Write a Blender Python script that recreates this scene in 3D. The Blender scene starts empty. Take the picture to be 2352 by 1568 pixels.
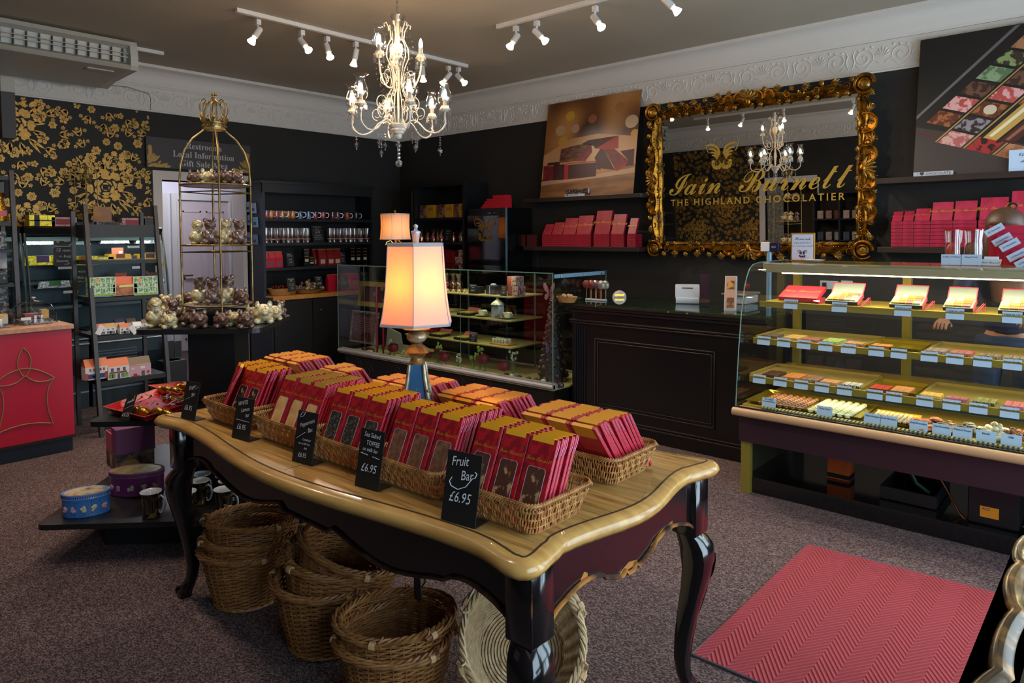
import bpy,math,random
import numpy as np
from math import sin,cos,pi,radians
from mathutils import Matrix,Vector
random.seed(7)
SC=bpy.context.scene
COL=SC.collection
# ---------------------------------------------------------------- camera (world axes follow the room: right wall along x, left wall along y)
CX,CY,FPX,HCAM=1176.0,610.21,1610.94,1.5
RT=Vector((0.74674182,0.66509179,-0.00543701))
UP=Vector((-0.02452765,0.03570594,0.9990613))
FW=Vector((-0.6646616,0.7459075,-0.04297626))
CAM0=Vector((0,0,HCAM))
cam_d=bpy.data.cameras.new('camera');cam=bpy.data.objects.new('camera',cam_d);COL.objects.link(cam)
cam.matrix_world=Matrix(((RT.x,UP.x,-FW.x,0),(RT.y,UP.y,-FW.y,0),(RT.z,UP.z,-FW.z,HCAM),(0,0,0,1)))
cam_d.sensor_width=36;cam_d.lens=FPX/2352*36;cam_d.shift_y=(CY-784)/2352;cam_d.clip_start=.05
SC.camera=cam
SC.view_settings.view_transform='Standard';SC.view_settings.look='None'
SC.view_settings.gamma=1;SC.view_settings.use_curve_mapping=False
SC.view_settings.exposure=0.12
# ---------------------------------------------------------------- daylight: a pale sky seen through the shop window
W=bpy.data.worlds.new('sky');SC.world=W;W.use_nodes=True
W.node_tree.nodes['Background'].inputs[0].default_value=(.66,.82,1.0,1)
W.node_tree.nodes['Background'].inputs[1].default_value=7.5
SC.cycles.max_bounces=8;SC.cycles.diffuse_bounces=3;SC.cycles.glossy_bounces=4
SC.cycles.transparent_max_bounces=24;SC.cycles.transmission_bounces=4
SC.cycles.sample_clamp_indirect=4;SC.cycles.caustics_reflective=False;SC.cycles.caustics_refractive=False
def at(px,py,**k):
 """the point where the sight line through a photo pixel meets the plane x=, y= or z="""
 d=FW+(px-CX)/FPX*RT-(py-CY)/FPX*UP
 (a,v),=k.items()
 i='xyz'.index(a)
 return CAM0+(v-CAM0[i])/d[i]*d
# ---------------------------------------------------------------- materials
MATS={}
def lin(c):
 if isinstance(c,str):
  c=[int(c[i:i+2],16)/255 for i in (0,2,4)]
  c=[x/12.92 if x<=.04045 else ((x+.055)/1.055)**2.4 for x in c]
 return tuple(c)+(1,)
def mat(name,color,rough=.5,metal=0,emit=0,ecol=None,noise=None,bump=0,bscale=60,coat=0,spec=.5,trans=0,alpha=1,sub=0):
 if name in MATS:return MATS[name]
 m=bpy.data.materials.new(name);m.use_nodes=True;nt=m.node_tree;b=nt.nodes['Principled BSDF']
 b.inputs['Base Color'].default_value=lin(color);b.inputs['Roughness'].default_value=rough
 b.inputs['Metallic'].default_value=metal;b.inputs['Specular IOR Level'].default_value=spec
 b.inputs['Coat Weight'].default_value=coat;b.inputs['Coat Roughness'].default_value=.08
 b.inputs['Alpha'].default_value=alpha
 if trans:b.inputs['Transmission Weight'].default_value=trans
 if emit:
  b.inputs['Emission Color'].default_value=lin(ecol or color);b.inputs['Emission Strength'].default_value=emit
 if noise:
  c2,sc,lo,hi=noise[:4];stretch=noise[4] if len(noise)>4 else (1,1,1)
  tc=nt.nodes.new('ShaderNodeTexCoord');mp=nt.nodes.new('ShaderNodeMapping');mp.inputs['Scale'].default_value=stretch
  nz=nt.nodes.new('ShaderNodeTexNoise');nz.inputs['Scale'].default_value=sc;nz.inputs['Detail'].default_value=4
  rp=nt.nodes.new('ShaderNodeValToRGB');rp.color_ramp.elements[0].position=lo;rp.color_ramp.elements[1].position=hi
  rp.color_ramp.elements[0].color=lin(color);rp.color_ramp.elements[1].color=lin(c2)
  L=nt.links.new;L(tc.outputs['Object'],mp.inputs[0]);L(mp.outputs[0],nz.inputs['Vector']);L(nz.outputs[0],rp.inputs[0]);L(rp.outputs[0],b.inputs['Base Color'])
 if bump:
  tc=nt.nodes.new('ShaderNodeTexCoord');nz=nt.nodes.new('ShaderNodeTexNoise');nz.inputs['Scale'].default_value=bscale;nz.inputs['Detail'].default_value=3
  bp=nt.nodes.new('ShaderNodeBump');bp.inputs['Strength'].default_value=bump;bp.inputs['Distance'].default_value=.01
  nt.links.new(tc.outputs['Object'],nz.inputs['Vector']);nt.links.new(nz.outputs[0],bp.inputs['Height']);nt.links.new(bp.outputs[0],b.inputs['Normal'])
 MATS[name]=m;return m
def glass(name,tint=(.96,.985,.97),refl=1.0,rough=.0,ior=1.5,dense=0):
 if name in MATS:return MATS[name]
 m=bpy.data.materials.new(name);m.use_nodes=True;nt=m.node_tree;nt.nodes.clear()
 o=nt.nodes.new('ShaderNodeOutputMaterial');mx=nt.nodes.new('ShaderNodeMixShader');t=nt.nodes.new('ShaderNodeBsdfTransparent')
 g=nt.nodes.new('ShaderNodeBsdfGlossy');lw=nt.nodes.new('ShaderNodeLayerWeight');fr=nt.nodes.new('ShaderNodeMath');fr2=nt.nodes.new('ShaderNodeMath');mu=nt.nodes.new('ShaderNodeMath')
 t.inputs[0].default_value=tuple(tint)+(1,);g.inputs['Roughness'].default_value=rough;lw.inputs[0].default_value=.5;fr2.operation='POWER';fr2.inputs[1].default_value=4.5;fr.operation='MULTIPLY_ADD';fr.inputs[1].default_value=.95;fr.inputs[2].default_value=((ior-1)/(ior+1))**2
 mu.operation='MULTIPLY_ADD';mu.inputs[1].default_value=refl;mu.inputs[2].default_value=dense;mu.use_clamp=True
 L=nt.links.new;L(lw.outputs['Facing'],fr2.inputs[0]);L(fr2.outputs[0],fr.inputs[0]);L(fr.outputs[0],mu.inputs[0]);L(mu.outputs[0],mx.inputs[0]);L(t.outputs[0],mx.inputs[1]);L(g.outputs[0],mx.inputs[2]);L(mx.outputs[0],o.inputs[0])
 MATS[name]=m;return m
def nodes(name,rough=.5):
 m=bpy.data.materials.new(name);m.use_nodes=True;b=m.node_tree.nodes['Principled BSDF'];b.inputs['Roughness'].default_value=rough
 MATS[name]=m;return m,m.node_tree,b
# ---------------------------------------------------------------- mesh builder
class MB:
 def __init__(s):s.v=[];s.f=[];s.mi=[];s.m=0;s.M=None
 def add(s,vs,fs):
  o=len(s.v)
  if s.M is not None:vs=[tuple(s.M @ Vector(p)) for p in vs]
  s.v+=[tuple(p) for p in vs];s.f+=[tuple(i+o for i in f) for f in fs];s.mi+=[s.m]*len(fs);return s
 def box(s,x0,x1,y0,y1,z0,z1):
  return s.add([(x,y,z) for z in (z0,z1) for y in (y0,y1) for x in (x0,x1)],
      [(0,2,3,1),(4,5,7,6),(0,1,5,4),(2,6,7,3),(0,4,6,2),(1,3,7,5)])
 def cbox(s,c,d,rz=0):
  """centre of base, size, turn"""
  M0=s.M;m=Matrix.Translation(c)@ Matrix.Rotation(rz,4,'Z');s.M=m if M0 is None else M0 @ m
  s.box(-d[0]/2,d[0]/2,-d[1]/2,d[1]/2,0,d[2]);s.M=M0;return s
 def bbox(s,x0,x1,y0,y1,z0,z1,r=.003):
  """box with chamfered edges"""
  r=min(r,(x1-x0)/2.01,(y1-y0)/2.01,(z1-z0)/2.01)
  a=[(x0+r,x1-r,y0+r,y1-r,z0),(x0+r*.3,x1-r*.3,y0+r*.3,y1-r*.3,z0+r*.3),(x0,x1,y0,y1,z0+r),(x0,x1,y0,y1,z1-r),(x0+r*.3,x1-r*.3,y0+r*.3,y1-r*.3,z1-r*.3),(x0+r,x1-r,y0+r,y1-r,z1)]
  vs=[]
  for X0,X1,Y0,Y1,z in a:
   q=r if (X0==x0) else 0
   for (x,y,sx,sy) in ((X0,Y0,1,1),(X1,Y0,-1,1),(X1,Y1,-1,-1),(X0,Y1,1,-1)):
    k=r*.6
    if sx*sy>0:vs+=[(x,y+sy*k,z),(x+sx*k,y,z)]
    else:vs+=[(x+sx*k,y,z),(x,y+sy*k,z)]
  fs=[]
  for i in range(5):
   for j in range(8):fs.append((i*8+j,i*8+(j+1)%8,i*8+8+(j+1)%8,i*8+8+j))
  fs.append(tuple(range(7,-1,-1)));fs.append(tuple(range(40,48)));return s.add(vs,fs)
 def tube(s,pts,r,n=6,closed=False,caps=True,sq=1.0):
  pts=[Vector(p) for p in pts];N=len(pts);rs=[float(q) for q in r] if hasattr(r,'__len__') else [float(r)]*N
  T=[]
  for i in range(N):
   a=pts[(i-1)%N] if (closed or i>0) else pts[0];b=pts[(i+1)%N] if (closed or i<N-1) else pts[-1]
   t=b-a;T.append(t.normalized() if t.length>1e-9 else Vector((0,0,1)))
  u=T[0].orthogonal().normalized();vs=[];
  if abs(T[0].z)<.9:u=Vector((0,0,1)).cross(T[0]).normalized()
  for i in range(N):
   if i:
    u=u-T[i]*u.dot(T[i]);u=u.normalized() if u.length>1e-6 else T[i].orthogonal().normalized()
   w=T[i].cross(u)
   for k in range(n):
    a=2*pi*(k+.5)/n;vs.append(pts[i]+rs[i]*(cos(a)*u+sq*sin(a)*w))
  fs=[]
  for i in range(N if closed else N-1):
   j=(i+1)%N
   for k in range(n):fs.append((i*n+k,i*n+(k+1)%n,j*n+(k+1)%n,j*n+k))
  if caps and not closed:fs.append(tuple(range(n-1,-1,-1)));fs.append(tuple((N-1)*n+k for k in range(n)))
  return s.add(vs,fs)
 def rod(s,a,b,r,n=8):return s.tube([a,b],r,n)
 def lathe(s,prof,n=24,fl=None,c=(0,0,0),sx=1,sy=1,a0=0,a1=2*pi):
  vs=[];full=abs(a1-a0-2*pi)<1e-6;m=n if full else n+1
  for i,(r,z) in enumerate(prof):
   for k in range(m):
    a=a0+(a1-a0)*k/n;q=r*(fl(a,i,z) if fl else 1);vs.append((c[0]+sx*q*cos(a),c[1]+sy*q*sin(a),c[2]+z))
  fs=[]
  for i in range(len(prof)-1):
   for k in range(n):
    k2=(k+1)%m
    fs.append((i*m+k,i*m+k2,i*m+m+k2,i*m+m+k))
  if full and prof[0][0]>1e-6 and getattr(s,'cap',True):fs.append(tuple(range(m-1,-1,-1)))
  if full and prof[-1][0]>1e-6 and getattr(s,'cap',True):fs.append(tuple((len(prof)-1)*m+k for k in range(m)))
  return s.add(vs,fs)
 def ball(s,c,r,n=10,k=6,sc=(1,1,1)):
  prof=[(max(1e-5,sin(pi*i/k)),-cos(pi*i/k)) for i in range(k+1)]
  vs=[]
  for a,z in prof:
   for j in range(n):vs.append((c[0]+r*sc[0]*a*cos(2*pi*j/n),c[1]+r*sc[1]*a*sin(2*pi*j/n),c[2]+r*sc[2]*z))
  fs=[(i*n+j,i*n+(j+1)%n,i*n+n+(j+1)%n,i*n+n+j) for i in range(k) for j in range(n)]
  return s.add(vs,fs)
 def prism(s,poly,z0,z1,plane='xy',off=0):
  """polygon extruded; plane xy: up; xz: along y; yz: along x"""
  n=len(poly)
  def q(p,h):
   return (p[0],p[1],h) if plane=='xy' else (p[0],h,p[1]) if plane=='xz' else (h,p[0],p[1])
  vs=[q(p,z0) for p in poly]+[q(p,z1) for p in poly]
  fs=[tuple(range(n-1,-1,-1)),tuple(range(n,2*n))]+[(i,(i+1)%n,n+(i+1)%n,n+i) for i in range(n)]
  return s.add(vs,fs)
 def quad(s,a,b,c,d):return s.add([a,b,c,d],[(0,1,2,3)])
 def grid(s,fn,nu,nv,cu=False,cv=False):
  U=nu if cu else nu+1;V=nv if cv else nv+1
  vs=[fn(i/nu,j/nv) for i in range(U) for j in range(V)]
  fs=[(i*V+j,((i+1)%U)*V+j,((i+1)%U)*V+(j+1)%V,i*V+(j+1)%V) for i in range(nu) for j in range(nv)]
  return s.add(vs,fs)
 def mesh(s,name,mats,off=(0,0,0),smooth=False):
  me=bpy.data.meshes.new(name)
  me.from_pydata([(p[0]-off[0],p[1]-off[1],p[2]-off[2]) for p in s.v],[],s.f)
  mats=mats if isinstance(mats,(list,tuple)) else [mats]
  for m in mats:me.materials.append(m)
  if len(mats)>1:me.polygons.foreach_set('material_index',s.mi)
  if smooth:me.polygons.foreach_set('use_smooth',[True]*len(me.polygons))
  me.update()
  if smooth and smooth is not True:me.set_sharp_from_angle(angle=radians(smooth))
  return me
 def obj(s,name,mats,parent=None,smooth=False,origin=None):
  """one mesh object; coordinates are world ones unless the parent is moved later"""
  if parent is not None:off=WORLD.get(parent.name,Vector((0,0,0)))
  elif origin is not None:off=Vector(origin)
  else:
   xs=np.array(s.v);lo,hi=xs.min(0),xs.max(0);off=Vector(((lo[0]+hi[0])/2,(lo[1]+hi[1])/2,lo[2]))
  o=bpy.data.objects.new(name,s.mesh(name,mats,off,smooth));COL.objects.link(o)
  if parent is None:o.location=off;WORLD[o.name]=off.copy()
  else:
   o.parent=parent;WORLD[o.name]=off.copy()
  return o
WORLD={}
def tag(o,label=None,cat=None,group=None,kind=None):
 if label:o['label']=label
 if cat:o['category']=cat
 if group:o['group']=group
 if kind:o['kind']=kind
 return o
def thing(name,label,cat,loc=(0,0,0),group=None,rz=0):
 o=bpy.data.objects.new(name,None);COL.objects.link(o);o.location=loc;o.empty_display_size=.05;o.rotation_euler.z=rz
 WORLD[o.name]=Vector(loc);return tag(o,label,cat,group)
def loc_thing(name,label,cat,group=None):
 """a thing modelled around its own origin, moved afterwards"""
 return thing(name,label,cat,(0,0,0),group)
def copy_tree(o,parent=None):
 c=o.copy();COL.objects.link(c)
 if parent is not None:c.parent=parent
 for ch in list(o.children):copy_tree(ch,c)
 return c
def place(o,loc,rz=0,rx=0,ry=0,s=1,label=None,group=None):
 o.location=loc;o.rotation_euler=(rx,ry,rz)
 if s!=1:o.scale=(s,s,s) if not hasattr(s,'__len__') else s
 if label:o['label']=label
 if group:o['group']=group
 return o
class Stamp:
 """hands out the first object itself, then copies of it"""
 def __init__(self,root):self.root=root;self.used=False
 def __call__(self,*a,**k):
  o=copy_tree(self.root) if self.used else self.root;self.used=True;return place(o,*a,**k)
def struct(name,mb,m,parent=None,smooth=False):
 o=mb.obj(name,m,parent,smooth)
 if parent is None:tag(o,kind='structure')
 return o
ORD='first second third fourth fifth sixth seventh eighth ninth tenth eleventh twelfth thirteenth fourteenth fifteenth sixteenth seventeenth eighteenth nineteenth twentieth'.split()
def _rng(a,z,A):
 return {chr(ord(a)+i):chr(A+i) for i in range(26)}
SCRIPT={**_rng('A','Z',0x1D4D0),**_rng('a','z',0x1D4EA)}
SERIF={**_rng('A','Z',0x1D400),**_rng('a','z',0x1D41A)}
def text(body,size,m,parent,loc,rot=(0,0,0),name='lettering',align='CENTER',style=None,ext=0,shear=0,space=1,res=2,label=None,top=False,sx=1,yal='CENTER',off=0):
 if style=='script':body=''.join(SCRIPT.get(c,c) for c in body)
 if style=='serif':body=''.join(SERIF.get(c,c) for c in body)
 cu=bpy.data.curves.new(name,'FONT');cu.body=body;cu.size=size;cu.align_x=align;cu.align_y=yal
 cu.extrude=ext;cu.shear=shear;cu.space_character=space;cu.resolution_u=res;cu.offset=off;cu.materials.append(m)
 tmp=bpy.data.objects.new(name,cu);me=bpy.data.meshes.new_from_object(tmp);me.name=name
 bpy.data.objects.remove(tmp);bpy.data.curves.remove(cu)
 o=bpy.data.objects.new(name,me);COL.objects.link(o)
 base=WORLD.get(parent.name,Vector((0,0,0))) if parent else Vector((0,0,0))
 o.parent=parent;o.location=Vector(loc)-base;o.rotation_euler=rot;o.scale=(sx,1,1);WORLD[o.name]=Vector(loc)
 if label:o['label']=label
 return o
# ---------------------------------------------------------------- the room shell
XL,XR,YB,YW,ZC,ZF=-7.337,.6,-.45,6.0,3.18,2.745
M_black=mat('black_wall_paint','1d1a18',.75,noise=('24201d',3,.3,.7))
M_white=mat('white_plaster','dcd3ca',.6,bump=.15,bscale=25)
M_trimw=mat('white_gloss_trim','cfc8c4',.35)
# carpet: fine purple-brown weave
m,nt,b=nodes('woven_carpet',.95);M_carpet=m
L=nt.links.new;tc=nt.nodes.new('ShaderNodeTexCoord')
vo=nt.nodes.new('ShaderNodeTexVoronoi');vo.inputs['Scale'].default_value=150;n1=nt.nodes.new('ShaderNodeTexNoise');n1.inputs['Scale'].default_value=260;n1.inputs['Detail'].default_value=2
n2=nt.nodes.new('ShaderNodeTexNoise');n2.inputs['Scale'].default_value=1.3;n2.inputs['Detail'].default_value=5
r1=nt.nodes.new('ShaderNodeValToRGB');e=r1.color_ramp.elements;e[0].position=.2;e[0].color=lin('1f1619');e[1].position=.8;e[1].color=lin('7c6466')
e2=r1.color_ramp.elements.new(.5);e2.color=lin('493738')
mx=nt.nodes.new('ShaderNodeMix');mx.data_type='RGBA';mx.blend_type='MULTIPLY';mx.inputs[0].default_value=.5
r2=nt.nodes.new('ShaderNodeValToRGB');r2.color_ramp.elements[0].color=(.55,.55,.55,1);r2.color_ramp.elements[0].position=.3;r2.color_ramp.elements[1].position=.7
mp=nt.nodes.new('ShaderNodeMapping');mp.inputs['Scale'].default_value=(1,1.7,1);mp.inputs['Rotation'].default_value=(0,0,.25)
L(tc.outputs['Object'],mp.inputs[0]);L(mp.outputs[0],vo.inputs['Vector']);L(vo.outputs['Color'],r1.inputs[0]);L(tc.outputs['Object'],n2.inputs['Vector']);L(n2.outputs[0],r2.inputs[0])
L(r1.outputs[0],mx.inputs[6]);L(r2.outputs[0],mx.inputs[7]);L(mx.outputs[2],b.inputs['Base Color'])
bp=nt.nodes.new('ShaderNodeBump');bp.inputs['Strength'].default_value=.5;bp.inputs['Distance'].default_value=.004;L(vo.outputs['Distance'],bp.inputs['Height']);L(bp.outputs[0],b.inputs['Normal'])
M_ceil=mat('taupe_ceiling_paint','ab9f8c',.7,noise=('b3a793',1.2,.3,.7))
struct('floor',MB().box(XL-3.2,XR+.2,YB-.2,YW+.2,-.1,0),M_carpet)
struct('ceiling',MB().box(XL-.2,XR+.2,YB-.2,YW+.2,ZC,ZC+.1),M_ceil)
# left wall with a door opening (y 2.94 - 3.78, up to 2.08)
DY0,DY1,DZ=2.942,3.80,2.08
wl=MB();wl.box(XL-.2,XL,YB-.2,DY0,0,ZC);wl.box(XL-.2,XL,DY1,YW+.2,0,ZC);wl.box(XL-.2,XL,DY0,DY1,DZ,ZC)
struct('wall_left',wl,M_black)
struct('wall_right',MB().box(XL-.2,XR+.2,YW,YW+.2,0,ZC),M_black)
wb=MB();wb.box(XL-.2,-4.95,YB-.2,YB,0,ZC);wb.box(-4.05,XR+.2,YB-.2,YB,0,ZC);wb.box(-4.95,-4.05,YB-.2,YB,2.05,ZC)
struct('wall_back',wb,M_black)
# shop-front wall (daylight comes in here): two windows and a glazed door
wf=MB();WX=XR
wins=[(.0,1.95,.55,2.6),(2.25,3.45,.02,2.6),(3.75,5.5,.55,2.6)]
ys=[YB-.2,0,1.95,2.25,3.45,3.75,5.5,YW+.2]
for i in range(0,8,2):wf.box(WX,WX+.2,ys[i],ys[i+1],0,ZC)
for y0,y1,z0,z1 in wins:wf.box(WX,WX+.2,y0,y1,z1,ZC);wf.box(WX,WX+.2,y0,y1,-.05,z0)
struct('wall_front',wf,M_black)
M_pane=glass('window_glass')
for i,(y0,y1,z0,z1) in enumerate(wins):
 f=MB();t=.05
 f.box(WX+.06,WX+.13,y0,y0+t,z0,z1);f.box(WX+.06,WX+.13,y1-t,y1,z0,z1);f.box(WX+.06,WX+.13,y0+t,y1-t,z0,z0+t);f.box(WX+.06,WX+.13,y0+t,y1-t,z1-t,z1)
 nm='door_1' if i==1 else 'window_%d'%(1+(i>1))
 o=struct(nm,f,M_trimw)
 MB().box(WX+.09,WX+.1,y0+t,y1-t,z0+t,z1-t).obj('pane',M_pane,o)
 ld=bpy.data.lights.new('daylight_portal','AREA');ld.shape='RECTANGLE';ld.size=y1-y0;ld.size_y=z1-z0;ld.cycles.is_portal=True
 lo=bpy.data.objects.new('daylight_portal',ld);COL.objects.link(lo);lo.location=(WX+.15,(y0+y1)/2,(z0+z1)/2);lo.rotation_euler=(radians(90),0,radians(90))
# frieze band with plaster relief and coved cornice
def frieze_scroll(mb,L0,L1,P,):
 """relief of palmettes and C-scrolls along a wall; P(s, z, d) maps run, height, depth into the room"""
 per=.46;n=int((L1-L0)/per);per=(L1-L0)/n;zm=(ZF+.06+3.0)/2-.02
 for k in range(n):
  s0=L0+(k+.5)*per
  for a in (-64,-42,-21,0,21,42,64):
   ra=radians(a);l=.085-abs(a)*.0004
   mb.tube([P(s0+sin(ra)*l*t,zm-.02+cos(ra)*l*t,.006) for t in (.18,.45,.75,1)],[.003,.005,.008,.004],5)
  for sg in (-1,1):
   pts=[]
   for i in range(20):
    t=i/19;a=radians(200-520*t);r=.062*(1-t)**.75+.007
    pts.append(P(s0+sg*(.135+r*cos(a)*1.05),zm-.012+r*sin(a),.006))
   mb.tube(pts,[.0035+.003*sin(pi*i/19) for i in range(20)],4)
   pts=[P(s0+sg*(.02+.17*t),zm-.065+.03*sin(t*7)-.015*t,.005) for t in np.linspace(0,1,9)]
   mb.tube(pts,.005,4)
   for t in (.3,.55,.8):mb.ball(P(s0+sg*(.02+.19*t),zm+.075-.03*t,.003),.011,6,4)
   mb.tube([P(s0+sg*.2,zm+.06,.004),P(s0+sg*.215,zm+.02,.006),P(s0+sg*.2,zm-.03,.006),P(s0+sg*.22,zm-.085,.004)],[.003,.007,.007,.003],4)
cov=[(0,2.99),(.012,2.985),(.014,3.0),(.022,3.004),(.024,3.02)]+[(.03+.1*(1-cos(a)),3.03+.115*sin(a)) for a in np.linspace(0,pi/2,7)]+[(.14,3.15),(.155,3.152),(.157,3.18),(0,3.18)]
def frieze(name,L0,L1,P):
 mb=MB()
 def run(prof):
  vs=[P(s_,z,d) for s_ in (L0,L1) for d,z in prof];n=len(prof)
  mb.add(vs,[(i,(i+1)%n,n+(i+1)%n,n+i) for i in range(n)])
 run([(-.001,ZF),(.014,ZF),(.014,ZF+.012),(.006,ZF+.016),(.004,ZF+.02),(.004,2.985),(-.001,2.985)]);run(cov)
 frieze_scroll(mb,L0,L1,P)
 return struct(name,mb,M_white,smooth=40)
frieze('trim_right',XL,XR,lambda s_,z,d:(s_,YW-d,z))
frieze('trim_left',YB,YW,lambda s_,z,d:(XL+d,s_,z))
frieze('trim_back',XL,XR,lambda s_,z,d:(s_,YB+d,z))
# door frame of the corridor door
df=MB()
for y0,y1 in ((DY0-.09,DY0),(DY1-.015,DY1+.03)):
 df.box(XL-.2,XL+.02,y0,y1,0,DZ+(.0));
df.box(XL-.2,XL+.02,DY0-.09,DY1+.06,DZ,DZ+.09);df.box(XL+.02,XL+.03,DY0-.09,DY0-.07,0,DZ+.09)
struct('trim_1',df,mat('warm_white_frame','c9bcb2',.4))
# corridor beyond: lilac-white walls and panelled doors
M_cor=mat('corridor_paint','d5d0da',.5)
M_cord=mat('corridor_door_paint','c9b8ba',.4)
cw=MB();CXF=-9.35
cw.box(CXF-.1,CXF,2.2,5.4,0,2.6);cw.box(CXF,XL-.2,2.2,2.3,0,2.6);cw.box(CXF,XL-.2,5.3,5.4,0,2.6)
struct('wall_corridor',cw,M_cor)
struct('ceiling_corridor',MB().box(CXF-.1,XL-.2,2.2,5.4,2.6,2.7),M_cor)
def panel_door(name,y0,y1,x,z1=1.99):
 f=MB();f.box(x,x+.05,y0-.08,y0,0,z1+.08);f.box(x,x+.05,y1,y1+.08,0,z1+.08);f.box(x,x+.05,y0,y1,z1,z1+.08)
 f.box(x+.05,x+.06,y0-.02,y0,0,z1+.02);f.box(x+.05,x+.06,y1,y1+.02,0,z1+.02)
 o=struct(name,f,M_trimw)
 d=MB();d.box(x,x+.015,y0,y1,.01,z1);w=y1-y0
 for a,c in ((.08,.92),):
  for (pa,pb) in ((.1*w,.45*w),(.55*w,.9*w)):
   for (za,zb) in ((.15,.75),(.95,1.85)):
    for (A,B_,C_,D_) in ((pa,pb,za,za+.02),(pa,pb,zb-.02,zb),(pa,pa+.02,za,zb),(pb-.02,pb,za,zb)):
     d.box(x+.015,x+.024,y0+A,y0+B_,C_,D_)
 d.obj('door_panel',M_cord,o)
 h=MB();h.rod((x+.015,y0+.07,1.0),(x+.06,y0+.07,1.0),.012);h.rod((x+.06,y0+.07,1.0),(x+.06,y0+.17,1.0),.01);h.obj('door_handle',mat('brass','b08a40',.25,1),o)
panel_door('door_2',3.93,4.62,CXF)
panel_door('door_3',2.95,3.72,CXF)
panel_door('door_4',4.8,5.25,CXF)
ld=bpy.data.lights.new('corridor_light','POINT');ld.energy=34;ld.color=(.86,.9,1);ld.shadow_soft_size=.15
lo=bpy.data.objects.new('corridor_light',ld);COL.objects.link(lo);lo.location=(-8.4,3.6,2.45)
# skirting
M_skirt=mat('black_gloss_trim','12100f',.3)
struct('baseboard_right',MB().box(XL,XR,YW-.02,YW,0,.14),M_skirt)
struct('baseboard_left',MB().box(XL,XL+.02,YB,DY0-.09,0,.14).box(XL,XL+.02,DY1+.03,YW,0,.14),M_skirt)
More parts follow.
